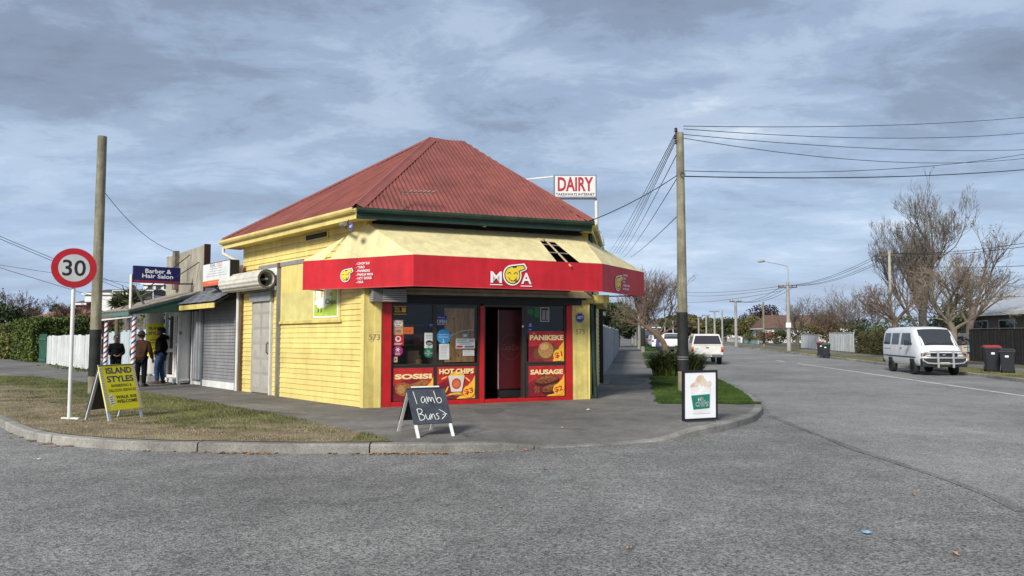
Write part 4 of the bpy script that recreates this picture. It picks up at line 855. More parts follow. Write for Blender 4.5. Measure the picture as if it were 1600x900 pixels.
# chicken and chips board on the side wall
LTf = Fr(A, -dL, nL); CH_L, CH_G, CH_W = mat('lime_print', (.36, .52, .05), .45, .1, 3, col2=(.50, .60, .07)), mat('lime_light', (.72, .78, .5)), WHP
c = Card(LTf, 490, 443, 529.5, 497, .034, 'chicken_sign', 'lime green chicken and chips board half hidden under the awning', 'sign', WHP, .012)
c.poly([(.04, .05), (.96, .05), (.96, 1.0), (.04, 1.0)], CH_L); c.ell(.42, .72, .33, .42, CH_G); 
c.poly([(.2, 1.0), (.5, 1.0), (.42, .62), (.38, .42), (.30, .30), (.2, .36), (.18, .6)], CH_W); c.ell(.28, .40, .11, .12, CH_W); c.poly([(.05, .42), (.10, .56), (.18, .48), (.16, .40)], CH_W)
for u in (.2, .32): c.poly([(u, .3), (u + .02, .3), (u + .04, .18), (u - .05, .14), (u + .0, .17)], EB)
c.ell(.36, .78, .05, .1, PY); c.poly([(.34, .68), (.38, .68), (.36, .58)], PR)
c.text('Chicken', .68, .95, .2, EB, maxw=.5, shear=.1); c.text('n', .72, .70, .10, EB); c.text('Chips', .715, .46, .20, EB, width=.40, shear=.08)
# ================================================================== LEFT SHOPS
sp0 = FL.p(7.7, 0, ZP)
gshop = empty('shutter_shop', sp0, 'narrow grey shop with closed roller shutter and slate awning', 'shop')
ws = bx(FL, 'wall', mat('grey_render', (.10, .10, .10), .8, .2, 2), gshop, 6.46, 9.2, -.3, -.02, H0, 3.3)
SLT = mat('shutter_slat', (.235, .235, .24), .45, .08, 3, streak=.2)
shut = bx(FL, 'roller_shutter', mat('shutter_back', (.06, .06, .06)), gshop, 6.62, 9.08, -.019, .0, ZP + .02, 2.7)
z = ZP + .24
while z < 2.62:
    mb = MB(); P = FL.p; mb.hexa([P(6.64, .034, z), P(9.06, .034, z), P(9.06, .001, z), P(6.64, .001, z), P(6.64, .012, z + .088), P(9.06, .012, z + .088), P(9.06, .001, z + .088), P(6.64, .001, z + .088)]); mb.build('slat', SLT, shut); z += .093
bx(FL, 'bottom_rail', WHT, shut, 6.64, 9.06, .001, .05, ZP + .015, ZP + .235)
bx(FL, 'shutter_guide', GRN, gshop, 6.54, 6.63, -.018, .07, ZP, 2.8); bx(FL, 'shutter_guide', mat('guide_grey', (.14, .15, .16)), gshop, 9.07, 9.14, -.018, .07, ZP, 2.75); bx(FL, 'lining', mat('dark_red', (.12, .02, .02)), gshop, 6.46, 6.535, -.018, .03, ZP, 2.9)
aw = MB(); P = FL.p; aw.hexa([P(6.5, .0, 2.93), P(9.35, .0, 2.93), P(9.35, .0, 3.0), P(6.5, .0, 3.0), P(6.5, .66, 2.55), P(9.35, .66, 2.55), P(9.35, .66, 2.60), P(6.5, .66, 2.60)])
sla = aw.build('slate_awning', BLK, gshop)
for r_ in range(4):
    for k in range(12):
        a0 = 6.5 + k * .2375; u0, u1 = r_ / 4, (r_ + 1.12) / 4; m = mat('slate%d' % ((k + r_) % 3), [(.15, .155, .17), (.19, .195, .21), (.12, .125, .14)][(k + r_) % 3], .6, .2, 6)
        def q(u, l): return (.70 * u, 3.02 - .42 * u + l)
        d0_, z0_ = q(u0, .012); d1_, z1_ = q(min(u1, 1.03), .03); mb = MB(); mb.hexa([P(a0, d0_, z0_), P(a0 + .23, d0_, z0_), P(a0 + .23, d1_, z1_), P(a0, d1_, z1_), P(a0, d0_, z0_ + .012), P(a0 + .23, d0_, z0_ + .012), P(a0 + .23, d1_, z1_ + .014), P(a0, d1_, z1_ + .014)]); mb.build('slate', m, sla)
bx(FL, 'fascia', YELD, sla, 6.6, 9.3, .66, .69, 2.44, 2.575)
gs = empty('shop_sign', FL.p(7.0, .45, 3.05), 'white sign box with orange band above the slate awning', 'sign')
bx(FL, 'cabinet', BLK, gs, 6.02, 7.98, .25, .49, 3.06, 3.72); bx(FL, 'face', mat('face_white', (.66, .67, .66), .45), gs, 6.04, 7.96, .49, .5, 3.22, 3.70); bx(FL, 'orange_band', mat('band_orange', (.62, .13, .05), .45), gs, 6.04, 7.96, .49, .5, 3.08, 3.215)
GT = mat('text_grey', (.10, .12, .14)); 
text(LTf, 'REAL', -7.22, 3.60, .502, .11, GT, gs, width=.42); text(LTf, 'GOLD', -6.76, 3.60, .502, .11, mat('text_red', (.55, .08, .05)), gs, width=.40)
for k, (w_, h_) in enumerate(((.9, .05), (1.0, .035), (1.2, .035), (1.5, .035))): FF_poly(LTf, [(-7.0 - w_ / 2, 3.49 - k * .065), (-7.0 + w_ / 2, 3.49 - k * .065), (-7.0 + w_ / 2, 3.49 - k * .065 + h_ * .5), (-7.0 - w_ / 2, 3.49 - k * .065 + h_ * .5)], .502, mat('text_pale', (.36, .42, .44)), 'print_line', gs)
for k in range(2): FF_poly(LTf, [(-7.6, 3.12 + k * .05), (-6.4, 3.12 + k * .05), (-6.4, 3.14 + k * .05), (-7.6, 3.14 + k * .05)], .502, mat('text_orange', (.75, .3, .2)), 'print_line', gs)
for t_ in (6.3, 7.6): MB().bar(FL.p(t_, .3, 3.06), FL.p(t_, .1, 2.95), .04).build('bracket', GREY, gs)
# ---- barber's shop
bshop = empty('barber_shop', FL.p(11, 0, ZP), 'barber shop with striped pole verandah, white door and beige parapet', 'shop')
bx(FL, 'wall', mat('barber_white', (.55, .57, .56), .6, .1, 2, dirt=.2), bshop, 9.2, 12.75, -.3, -.02, H0, 3.1)
PARA = mat('parapet_beige', (.36, .33, .26), .85, .12, 1.4, streak=.25, dirt=.2)
par = MB(); par.hexa([P(9.25, .0, 3.0), P(12.7, .0, 3.0), P(12.7, -.12, 3.0), P(9.25, -.12, 3.0), P(9.25, .0, 4.46), P(12.7, .0, 4.34), P(12.7, -.12, 4.34), P(9.25, -.12, 4.46)]); par.build('parapet', PARA, bshop)
bx(FL, 'parapet_end', mat('end_brown', (.055, .022, .015), .7), bshop, 9.19, 9.245, -.16, .02, 2.6, 4.48)
bx(FL, 'parapet_cap', PARA, bshop, 12.55, 12.7, -.13, .01, 4.345, 4.37)
bx(FL, 'service_post', mat('post_weathered', (.17, .14, .11), .9, .3, 6, streak=.3), bshop, 11.45, 11.7, .005, .14, 3.2, 4.46)
# roof of the shop behind
MB().add([P(6.3, -.6, 3.5), P(9.18, -.6, 3.75), P(9.18, -4, 4.5), P(6.3, -4, 4.5)], [(0, 1, 2, 3)]).prism([P(6.3, -.6, 3.5), P(9.18, -.6, 3.75), P(9.18, -4, 4.7), P(6.3, -4, 4.5)], V((0, 0, -.1))).build('roof', ROOF, gshop)
bx(FL, 'door_post', WHT, bshop, 9.9, 10.02, -.019, .06, ZP, 2.55); bx(FL, 'header', WHT, bshop, 9.2, 12.72, -.019, .05, 2.45, 2.62); bx(FL, 'door_post', WHT, bshop, 11.48, 11.6, -.019, .06, ZP, 2.45); bx(FL, 'door_post', WHT, bshop, 12.4, 12.5, -.019, .06, ZP, 2.45)
def glazed(fr, nm, a0, a1, d0, d1, z0, z1, rails, parent, w=.09):
    o = bx(fr, nm, pane_glass('barber_glass', .6, 2.2), parent, a0 + w * .6, a1 - w * .6, (d0 + d1) / 2 - .004, (d0 + d1) / 2 + .004, z0 + .05, z1 - .05)
    bx(fr, 'stile', WHT, o, a0, a0 + w, d0, d1, z0, z1); bx(fr, 'stile', WHT, o, a1 - w, a1, d0, d1, z0, z1)
    for r0, r1 in rails: bx(fr, 'rail', WHT, o, a0 + w, a1 - w, d0 + .002, d1 - .002, r0, r1)
    return o
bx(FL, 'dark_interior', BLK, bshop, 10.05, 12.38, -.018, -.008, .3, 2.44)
glazed(FL, 'door', 10.15, 11.46, .03, .075, .3, 2.44, ((.3, .78), (1.36, 1.46), (2.34, 2.44)), bshop, .14)
glazed(FL, 'window', 11.62, 12.38, .0, .04, .3, 2.44, ((.3, .42), (1.16, 1.27), (2.34, 2.44)), bshop, .1)
FD = Fr(FL.p(10.1, .06, 0), (nL * .95 - dL * .32), (-dL * .95 - nL * .32)); bx(FD, 'door_leaf', WHT, bshop, .0, .42, -.05, 0, ZP + .1, 2.5); bx(FD, 'hasp', GREY, bshop, .33, .4, .001, .03, 1.72, 1.82)
stripb = bx(FL, 'dotted_strip', WHT, bshop, 11.4, 11.48, .061, .075, .3, 2.3)
for k in range(16): bx(FL, 'dot', mat('dot_red', (.4, .05, .05)), stripb, 11.42, 11.46, .075, .078, .4 + k * .115, .45 + k * .115)
fold = bx(FL, 'folded_shutter', mat('fold_dark', (.10, .10, .11), .6), bshop, 9.22, 9.95, -.018, .03, ZP + .2, 2.5)
for k in range(6): MB().tube([FL.p(9.28 + k * .12, .05, ZP + .22), FL.p(9.28 + k * .12, .05, 2.48)], .055 if k < 4 else .03, 8).build('fold', mat('fold_grey%d' % (k % 2), [(.30, .31, .33), (.20, .2, .22)][k % 2], .5, .1, 3, streak=.2), fold)
bench = empty('step_bench', FL.p(10.8, .28, ZP), 'low white slatted step on short legs before the barber door', 'step')
bx(FL, 'top', WHT, bench, 9.98, 11.5, .10, .42, ZP + .17, ZP + .225, .005); bx(FL, 'apron', WHT, bench, 9.99, 11.49, .40, .425, ZP + .1, ZP + .169)
for k in range(4): bx(FL, 'leg', WHT, bench, 10.0 + k * .475, 10.06 + k * .475, .36, .415, ZP, ZP + .168)
# verandah on striped posts
def vz(d): return 3.02 - .30 * d
ver = MB(); ver.hexa([P(9.42, .02, vz(0) - .03), P(12.6, .02, vz(0) - .03), P(12.6, 2.0, vz(2.0) - .03), P(9.42, 2.0, vz(2.0) - .03), P(9.42, .02, vz(0)), P(12.6, .02, vz(0)), P(12.6, 2.0, vz(2.0)), P(9.42, 2.0, vz(2.0))])
ver = ver.build('verandah_roof', mat('rusty_iron', (.26, .20, .16), .7, .3, 3, col2=(.36, .31, .27), streak=.2), bshop)
for k in range(14): a0 = 9.44 + k * .228; MB().tube([P(a0, .03, vz(0) + .01), P(a0, 2.06, vz(2.06) + .01)], .028, 6).build('rib', mat('rusty_iron', (.26, .2, .16)), ver)
mb = MB(); mb.prism([P(9.4, .02, 2.98), P(9.4, 2.02, vz(2.02) - .02), P(9.4, 2.02, 2.30), P(9.4, .02, 2.44)], -dL * .03); mb.build('gable_panel', mat('green_paint', (.015, .045, .035), .55, .15, 3), ver)
mb = MB(); mb.prism([P(9.365, .02, 3.0), P(9.365, 2.04, vz(2.04) + .01), P(9.365, 2.04, vz(2.04) - .06), P(9.365, .02, 2.93)], -dL * .02); mb.build('barge_board', mat('green_trim', (.03, .06, .05), .5), ver)
mb = MB(); mb.hexa([P(9.42, 2.0, 2.27), P(12.6, 2.0, 2.27), P(12.6, 2.04, 2.27), P(9.42, 2.04, 2.27), P(9.42, 2.0, vz(2) - .03), P(12.6, 2.0, vz(2) - .03), P(12.6, 2.04, vz(2) - .03), P(9.42, 2.04, vz(2) - .03)]); mb.build('fascia', mat('teal_paint', (.08, .16, .13), .5), ver)
MB().bar(P(9.42, 1.96, 2.24), P(12.6, 1.96, 2.20), .05).build('rail', WHT, ver)
SW, SR, SB = mat('pole_white', (.70, .70, .68), .4, .05), mat('pole_red', (.40, .04, .025), .4, .1), mat('pole_blue', (.025, .05, .24), .4, .1)
for t_, d_ in ((9.47, 1.86), (12.35, 1.86)):
    top = 2.24; c0 = P(t_, d_, ZP); o = MB().tube([c0, P(t_, d_, top)], .062, 18).build('post', SW, bshop)
    for m_, ph in ((SR, 0), (SB, math.pi)):
        mb = MB(); n_ = 150; tw_ = 2 * math.pi / .32
        for i in range(n_ + 1):
            zz = (top - ZP) * i / n_
            for q_ in range(6): aa = tw_ * zz + ph + (q_ / 5 - .5) * 1.2; mb.v.append(c0 + V((math.cos(aa) * .0655, math.sin(aa) * .0655, zz)))
        mb.f += [(6 * i + j, 6 * i + j + 1, 6 * i + j + 7, 6 * i + j + 6) for i in range(n_) for j in range(5)]; mb.sm = True; mb.build('stripe', m_, o)
for k, (p0, p1) in enumerate(((P(10.3, 1.9, vz(1.9)), P(9.6, .03, 3.95)), (P(10.9, 1.9, vz(1.9)), P(10.4, .03, 4.25)))): MB().tube([p0, p1], .014, 6).build('stay_rod', BLK, ver)
bs = empty('barber_sign', P(10, 1.7, vz(1.7)), 'navy Barber and Hair Salon sign board above the verandah', 'sign')
FB = Fr(P(10, 1.78, 0), -nL, -dL); W_ = 1.34
bx(FB, 'board', mat('sign_navy', (.012, .014, .095), .4, .05), bs, 0, W_, -.09, 0, 3.27, 3.77, .004); bx(FB, 'red_band', mat('sign_band', (.28, .02, .04), .4), bs, .02, W_ - .02, .0, .004, 3.285, 3.345)
text(FB, 'Barber &', W_ * .52, 3.63, .005, .13, WHP, bs, width=.74, bold=.03); text(FB, 'Hair Salon', W_ * .51, 3.48, .005, .125, WHP, bs, width=.88, bold=.03)
MB().bar(FB.p(-.04, -.05, vz(1.8) - .02), FB.p(-.04, -.05, 3.5), .06).build('post', PIPEW, bs); MB().bar(FB.p(.02, -.05, 3.2), FB.p(.35, -.05, vz(1.4)), .05).build('brace', mat('brace_grey', (.12, .12, .12)), bs); MB().bar(FB.p(W_ - .04, -.05, 3.28), FB.p(W_ + .4, -.05, 3.3), .04).build('arm', BLK, bs)
# round sign drum by the door
cy = P(12.42, .4, 0); sdm = empty('sign_drum', V((cy.x, cy.y, ZP + .22)), 'white drum with yellow ISLAND STYLES print beside the barber door', 'sign')
MB().lathe((cy.x, cy.y, ZP + .24), [(.24, 0), (.265, .03), (.265, 1.98), (.24, 2.02)], 28).build('drum', WHT, sdm); bx(FL, 'plinth', mat('plinth_grey', (.35, .36, .35)), sdm, 12.15, 12.7, .14, .66, ZP, ZP + .239)
YP = mat('print_bright_yellow', (.80, .72, .015), .45, .03); INK = mat('ink_navy', (.02, .02, .10), .5)
vd = V((cy.x, cy.y, 0)).normalized(); mb = MB()
for i in range(15):
    a = -1.3 + 2.6 * i / 14; dr = Matrix.Rotation(a, 3, 'Z') @ -vd
    for zz in (.95, 2.02): mb.v.append(V((cy.x, cy.y, zz)) + dr * .269)
mb.f += [(2 * i, 2 * i + 1, 2 * i + 3, 2 * i + 2) for i in range(14)]; mb.sm = True; mb.build('print', YP, sdm)
FQ = Fr(V((cy.x, cy.y, 0)), V((vd.y, -vd.x, 0)), -vd)
for t_, z_, h_, w_ in (('ISLAND', 1.87, .10, .36), ('STYLES', 1.70, .10, .38), ('BARBERING &', 1.49, .04, .26), ('SALOON SERVICES', 1.40, .04, .34), ('WALK INS', 1.2, .05, .2)): text(FQ, t_, 0, z_, .272, h_, INK, sdm, width=w_, bold=.04)
# ---- fences, gate, hedge along the left street
FNW = mat('fence_white', (.62, .64, .63), .7, .08, 2, streak=.15, dirt=.12, objvar=.1); FWB = mat('fence_blue_white', (.46, .53, .55), .7, .08, 2, streak=.15, dirt=.12)
def fence(t0, t1, h0, h1, m, wd, label, d=0, cat='fence'):
    o = empty('board_fence', FL.p((t0 + t1) / 2, d, ZP), label, cat); t = t0
    for zz in (.5, 1.4): bx(FL, 'rail', m, o, t0, t1, d - .09, d - .04, zz + .2, zz + .28)
    while t < t1 - .05:
        e = min(t + wd, t1); h = h0 + (h1 - h0) * (t - t0) / (t1 - t0) + random.uniform(-.04, .04); j = random.uniform(-.012, .012); bx(FL, 'board', m, o, t + .006, e - .006, d - .035 + j, d + j, ZP + .03, ZP + h); t = e
    return o
fence(13.1, 20.6, 1.80, 1.72, FWB, .28, 'pale blue white board fence behind the three people', -.1)
fence(20.7, 31.0, 1.66, 1.60, FNW, .42, 'white board fence between wooden pole and green gate')
gt = empty('board_gate', FL.p(32, 0, ZP), 'dark green board gate between hedge and white fence', 'gate')
for k in range(9): bx(FL, 'board', mat('gate_green', (.02, .085, .05), .6, .15, 3), gt, 31.1 + k * .2, 31.28 + k * .2, -.02, .01, ZP + .05, ZP + 1.72)
bx(FL, 'rail', mat('gate_green2', (.03, .11, .065)), gt, 31.1, 32.9, .011, .05, ZP + .3, ZP + .42); bx(FL, 'rail', mat('gate_green2', (.03, .11, .065)), gt, 31.1, 32.9, .011, .05, ZP + 1.4, ZP + 1.5); MB().bar(FL.p(31.15, .03, ZP + .45), FL.p(32.85, .03, ZP + 1.35), .04, .1).build('brace', mat('gate_green2', (.03, .11, .065)), gt)
scr = empty('timber_screen', FL.p(17.5, -.5, ZP), 'weathered grey timber panel above the pale fence', 'screen')
for k in range(12): bx(FL, 'board', mat('grey_timber%d' % (k % 2), [(.17, .145, .13), (.13, .11, .10)][k % 2], .9, .2, 5, streak=.3), scr, 15.9 + k * .3, 16.18 + k * .3, -.55, -.5, 1.75, 2.95)
for t_ in (16.0, 19.3): bx(FL, 'post', mat('grey_timber0', (.17, .14, .13)), scr, t_, t_ + .1, -.66, -.56, ZP, 2.9)
pb = bx(FL, 'meter_box', GREY, None, 15.55, 15.9, -.06, .08, .95, 1.75, .01, base=FL.p(15.7, 0, .95), label='grey payphone like box on the fence between two people', cat='box'); bx(FL, 'card', WHP, pb, 15.6, 15.85, .08, .085, 1.5, 1.7); bx(FL, 'dot', RED, pb, 15.69, 15.76, .085, .088, 1.57, 1.64)
# ---- leaf helper
def leafcloud(pts, size, m, name, parent=None, rnd=rnd, flat=0, **k):
    mb = MB(); vv, ff = mb.v, mb.f
    for p in pts:
        a = V((rnd.gauss(0, 1), rnd.gauss(0, 1), rnd.gauss(0, 1))).normalized(); b = a.orthogonal().normalized(); c_ = a.cross(b); t = rnd.random() * 6.28; s_ = size * rnd.uniform(.55, 1.3)
        u = (b * math.cos(t) + c_ * math.sin(t)) * s_; w = (c_ * math.cos(t) - b * math.sin(t)) * s_ * .55; i = len(vv); p = V(p)
        vv += [p - u, p + w, p + u, p - w]; ff.append((i, i + 1, i + 2, i + 3))
    off = wl(parent); me = bpy.data.meshes.new(name); me.from_pydata([v - off for v in vv], [], ff); me.materials.append(m); o = bpy.data.objects.new(name, me); C.objects.link(o); o.parent = parent; WL[o.name] = off
    return tag(o, k.get('label'), k.get('cat'), k.get('group'), k.get('kind'))
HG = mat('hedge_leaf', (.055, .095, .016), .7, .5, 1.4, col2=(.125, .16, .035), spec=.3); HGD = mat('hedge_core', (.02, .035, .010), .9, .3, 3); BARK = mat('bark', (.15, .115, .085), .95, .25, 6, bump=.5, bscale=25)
def hedge(fr, t0, t1, d0, d1, h, label, n, m=HG, size=.07, zb=ZP, name='hedge'):
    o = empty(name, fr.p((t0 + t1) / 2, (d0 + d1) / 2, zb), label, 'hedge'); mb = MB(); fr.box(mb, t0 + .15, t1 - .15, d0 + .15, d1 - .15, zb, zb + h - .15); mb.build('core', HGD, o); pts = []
    for _ in range(n):
        u, v, w = rnd.random(), rnd.random(), rnd.random(); f = rnd.random(); j = rnd.gauss(0, .06)
        if f < .5: q = (t0 + u * (t1 - t0), d1 + j, zb + v * h)
        elif f < .78: q = (t0 + u * (t1 - t0), d0 + v * (d1 - d0), zb + h + j)
        else: q = (t0 + j if f < .93 else t1 + j, d0 + u * (d1 - d0), zb + v * h)
        bul = mnoise.noise(V((q[0] * .7, q[1] * .7, q[2] * .9))) * .18; ed = max(0, (q[2] - zb) / h - .85) * .8
        pts.append(fr.p(q[0] + (bul if f > .78 else 0), q[1] + (bul - ed if f < .5 else 0), q[2] + (bul if .5 <= f < .78 else 0)))
    leafcloud(pts, size, m, 'foliage', o); return o
hedge(FL, 33.2, 40, -2.6, .15, 2.55, 'tall clipped dark green hedge at far left beside the gate', 26000, size=.075)
hedge(FL, 40.3, 52, -2.4, .4, 2.35, 'lower yellowish clipped hedge at the left picture edge', 9000, m=mat('hedge_pale', (.09, .115, .02), .7, .4, 1.2, col2=(.16, .17, .04)), size=.11)
hedge(FL, 22, 31, -4.5, -3, 2.2, 'dark green hedge rising behind the white fence', 9000, size=.09)
pl_ = empty('climber_plant', P(14.3, -1.2, ZP), 'dark green shrub showing above the pale fence behind people', 'shrub'); leafcloud([P(13.2 + 2.6 * rnd.random(), -1.2 + .5 * rnd.gauss(0, 1), 1.9 + .9 * rnd.random()) for _ in range(2500)], .09, HG, 'foliage', pl_); MB().tube([P(14.3, -1.2, ZP), P(14.4, -1.2, 2.2)], .06).build('stem', BARK, pl_)
wd_ = empty('weed_clump', P(13.0, .5, ZP), 'small weeds growing at the fence foot by the sign drum', 'weeds'); leafcloud([P(13.1 + rnd.gauss(0, .22), .45 + rnd.gauss(0, .12), ZP + abs(rnd.gauss(0, .16))) for _ in range(320)], .05, HG, 'foliage', wd_); MB().tube([P(13.0, .5, ZP), P(13.0, .5, ZP + .2)], .01, 5).build('stem', HGD, wd_)
leafcloud([P(20.8 + 8 * rnd.random() ** 1.4, .25 + abs(rnd.gauss(0, .25)), ZP + abs(rnd.gauss(0, .09))) for _ in range(1800)], .06, HG, 'weeds', None, kind='stuff', label='weeds along the foot of the white board fence', cat='weeds')
# ================================================================== STREET FURNITURE
def wood_pole(base, h, r0, r1, label, tar=None, lean=(0, 0)):
    base = V(base); o = empty('power_pole', base, label, 'pole'); top = base + V((lean[0], lean[1], h)); M = mat('pole_wood', (.235, .215, .145), .9, .22, 3, streak=.35, bump=.5, bscale=14, col2=(.30, .28, .20))
    MB().tube([base.lerp(top, k / 8) for k in range(9)], [r0 + (r1 - r0) * k / 8 for k in range(9)], 16).build('shaft', M, o)
    if tar: a, b = base.lerp(top, tar[0] / h), base.lerp(top, tar[1] / h); MB().tube([a, b], [r0 + (r1 - r0) * tar[0] / h + .006, r0 + (r1 - r0) * tar[1] / h + .006], 16).build('tar_wrap', mat('tar', (.018, .019, .018), .75, .3, 4, dirt=.3), o)
    return o
q = gp(146, 615, ZP); LP = wood_pole(q, 6.78, .135, .112, 'bare wooden power pole behind the speed limit sign', (.45, 1.66), (.0, 0)); LPT = V((q.x, q.y, 6.92))
MB().tube([at(157, 296, q.y), at(163, 295, q.y)], .03, 6).build('insulator', BLK, LP)
q = gp(1068, 612, ZP); RP = wood_pole(q, 7.05, .15, .10, 'tall greenish power pole at the right street corner', (.55, 2.13), (-.0, 0)); RPq = q.copy()
for k, (x, y) in enumerate(((1056, 203), (1055, 214), (1057, 222))): MB().lathe(at(x, y, q.y), [(.02, -.06), (.05, -.04), (.03, 0), (.05, .03), (.02, .06)], 8).build('insulator', mat('insulator_brown', (.06, .035, .03)), RP)
MB().bar(at(1057, 205, q.y), at(1060, 226, q.y), .05).build('bracket', BLK, RP); MB().tube([at(1067 + 3.5 * math.cos(a * .5236), 273 + 4 * math.sin(a * .5236), q.y - .13) for a in range(13)], .008, 5, False).build('cable_loop', BLK, RP)
for zz in (1.0, 1.06): MB().lathe((q.x, q.y, zz), [(.15, 0), (.15, .02)], 16).build('strap', GREY, RP)
# 30 sign
q = gp(108, 655, ZP); sg = empty('speed_sign', q, 'round red rimmed 30 speed limit sign on a white post', 'sign'); hd = at(116, 419, q.y); MB().tube([q, V((hd.x, hd.y, hd.z - .3))], .034, 12).build('post', WHT, sg)
toc = -V((hd.x, hd.y, 0)).normalized(); FG = Fr(V((hd.x, hd.y, hd.z)), V((-toc.y, toc.x, 0)), toc); rr = .365
for k, (r_, d_, m_) in enumerate(((rr, .04, mat('sign_back', (.02, .02, .05))), (rr, .052, mat('sign_rim', (.42, .012, .02), .35)), (rr * .69, .056, mat('sign_field', (.50, .50, .49), .4)))): FG.poly(MB(), ell(0, 0, r_, r_, 48), .0 if k == 0 else d_ - .01, d_).build(['back_plate', 'rim', 'field'][k], m_, sg)
text(FG, '30', 0.0, .0, .058, .30, EB, sg, width=.37, bold=.02)
mb = MB(); mb.lathe(V((hd.x, hd.y, hd.z - .33)), [(.045, 0), (.045, .06)], 12); mb.build('clamp', WHT, sg)
MB().bar(q + V((-.16, .06, .015)), q + V((.2, -.02, .015)), .07, .03).build('foot_plate', WHT, sg)
# A-frames
def aframe(name, label, fl, fr_, bl, br, h, ztop, board_z0, face_m, back_m, leg_m, legw, face_w=None):
    """fl.. are the four feet; the boards lean together at the top"""
    o = empty(name, (fl + fr_ + bl + br) / 4, label, 'sign'); tl = (fl + bl) / 2 + V((0, 0, h)); tr = (fr_ + br) / 2 + V((0, 0, h)); frames = []
    for a, b, m, nm in ((fl, fr_, face_m, 'face_board'), (br, bl, back_m, 'back_board')):
        ta, tb = (tl, tr) if nm == 'face_board' else (tr, tl); u = (b - a).normalized(); up = ((ta + tb) / 2 - (a + b) / 2).normalized(); n = u.cross(up).normalized()
        if n.z < 0 and nm == 'x': n = -n
        f = Fr(a, u, n, 0, up); Lh = ((ta + tb) / 2 - (a + b) / 2).length; w = (b - a).length; f.w = w; f.h = Lh
        f.box(MB(), -.01, w + .01, -.012, .006, board_z0, Lh + .01).build(nm, m, o)
        for s0 in (0.0, w - legw): f.box(MB(), s0, s0 + legw, -.035, -.0125, 0, Lh - .02).build('leg', leg_m, o)
        frames.append(f)
    return o, frames[0], frames[1]
fl, fr_ = gp(171, 659, ZP), gp(225, 652, ZP); u = (fr_ - fl).normalized(); bk = V((-u.y, u.x, 0)); bk = bk if bk.x < 0 else -bk
yb_, f, _ = aframe('sandwich_board', 'bright yellow barber sandwich board on the grass berm', fl, fr_, fl + bk * .62, fr_ + bk * .62, .98, 0, .19, YP, mat('board_back', (.05, .05, .05)), mat('leg_grey', (.50, .52, .56), .5), .055)
f.box(MB(), -.012, f.w + .012, -.014, .0, f.h + .0, f.h + .014).build('top_edge', WHT, yb_)
def on(fr, t_, u, v, h, w, m, par, **k): return text(fr, t_, u * fr.w, v * fr.h, .009, h * fr.h, m, par, width=w * fr.w if w else None, **k)
for t_, v, h, w in (('ISLAND', .90, .115, .74), ('STYLES', .745, .115, .76), ('BARBERING &', .625, .052, .58), ('SALOON SERVICES', .54, .052, .78)): on(f, t_, .53, v, h, w, INK if h > .1 else EB, yb_, bold=.045 if h > .1 else .02)
on(f, 'WALK INS', .60, .415, .06, .60, EB, yb_, bold=.05); on(f, 'WELCOME', .60, .335, .06, .60, EB, yb_, bold=.05)
FF_poly(f, ell(.17 * f.w, .37 * f.h, .065 * f.w, .11 * f.h, 18), .008, WHP, 'print_pole', yb_)
for k in range(4): FF_poly(f, [((.13) * f.w, (.29 + k * .04) * f.h), (.21 * f.w, (.305 + k * .04) * f.h), (.21 * f.w, (.32 + k * .04) * f.h), (.13 * f.w, (.305 + k * .04) * f.h)], .0095, INK, 'print_stripe', yb_)
for s0 in (.0, .94):
    FF_poly(f, [(s0 * f.w, .19 * f.h + .01), ((s0 + .06) * f.w, .19 * f.h + .01), ((s0 + .06) * f.w, f.h), (s0 * f.w, f.h)], .008, WHP, 'border', yb_)
    for k in range(26): v = .2 + k * .031; FF_poly(f, [(s0 * f.w, v * f.h), ((s0 + .06) * f.w, (v + .014) * f.h), ((s0 + .06) * f.w, (v + .026) * f.h), (s0 * f.w, (v + .012) * f.h)], .0092, [SR, SB][k % 2], 'stripe', yb_)
zk = .11; fl, fr_, bl, br = gp(653, 688, zk), gp(712, 684.5, zk), gp(619, 676.5, zk), gp(674, 673.5, zk)
SLA = mat('chalkboard', (.035, .042, .058), .75, .2, 5, dirt=.25, col2=(.06, .068, .085)); CHK = mat('chalk', (.72, .71, .66), .9, .1)
bb, f, f2 = aframe('chalkboard_sign', 'black chalkboard on white legs reading lamb buns', fl, fr_, bl, br, .73, 0, .26, SLA, mat('board_black', (.012, .012, .013), .7), WHT, .045)
f.box(MB(), .12 * f.w, .88 * f.w, -.02, .012, f.h + .011, f.h + .035).build('top_rail', WHT, bb)
STR = {'l': [[(.0, 1), (.12, 0)]], 'a': [[(.55, .5), (.3, .58), (.08, .3), (.2, .05), (.45, .15), (.58, .5), (.6, .1), (.72, .0)]], 'm': [[(.0, .55), (.06, .0), (.12, .45), (.28, .55), (.36, .05), (.44, .45), (.62, .52), (.72, .02)]], 'b': [[(.0, 1), (.1, .05), (.35, .0), (.6, .12), (.6, .4), (.35, .48), (.12, .3)]],
       'B': [[(.0, .95), (.08, .0)], [(.0, .95), (.35, .98), (.48, .78), (.3, .56), (.06, .52), (.42, .48), (.6, .25), (.4, .02), (.08, .0)]], 'u': [[(.0, .5), (.05, .1), (.25, .02), (.45, .2), (.48, .5), (.5, .0)]], 'n': [[(.0, .52), (.05, .0), (.1, .4), (.32, .52), (.42, .3), (.46, .0)]], 's': [[(.42, .5), (.2, .55), (.1, .4), (.38, .25), (.34, .05), (.05, .02)]], '>': [[(.0, .85), (.95, .45), (.1, .02)], [(.95, .45), (.35, .4)]]}
def chalk(ch, u0, v0, w, h):
    for st in STR[ch]: ribbon(f, [((u0 + x * w) * f.w, (v0 + y * h) * f.h) for x, y in chaikin2(st)], .0095, .0085).build('chalk_stroke', CHK, bb)
def chaikin2(P):
    P = [V((x, y, 0)) for x, y in P]
    if len(P) > 2: P = chaikin(chaikin(P))
    return [(p.x, p.y) for p in P]
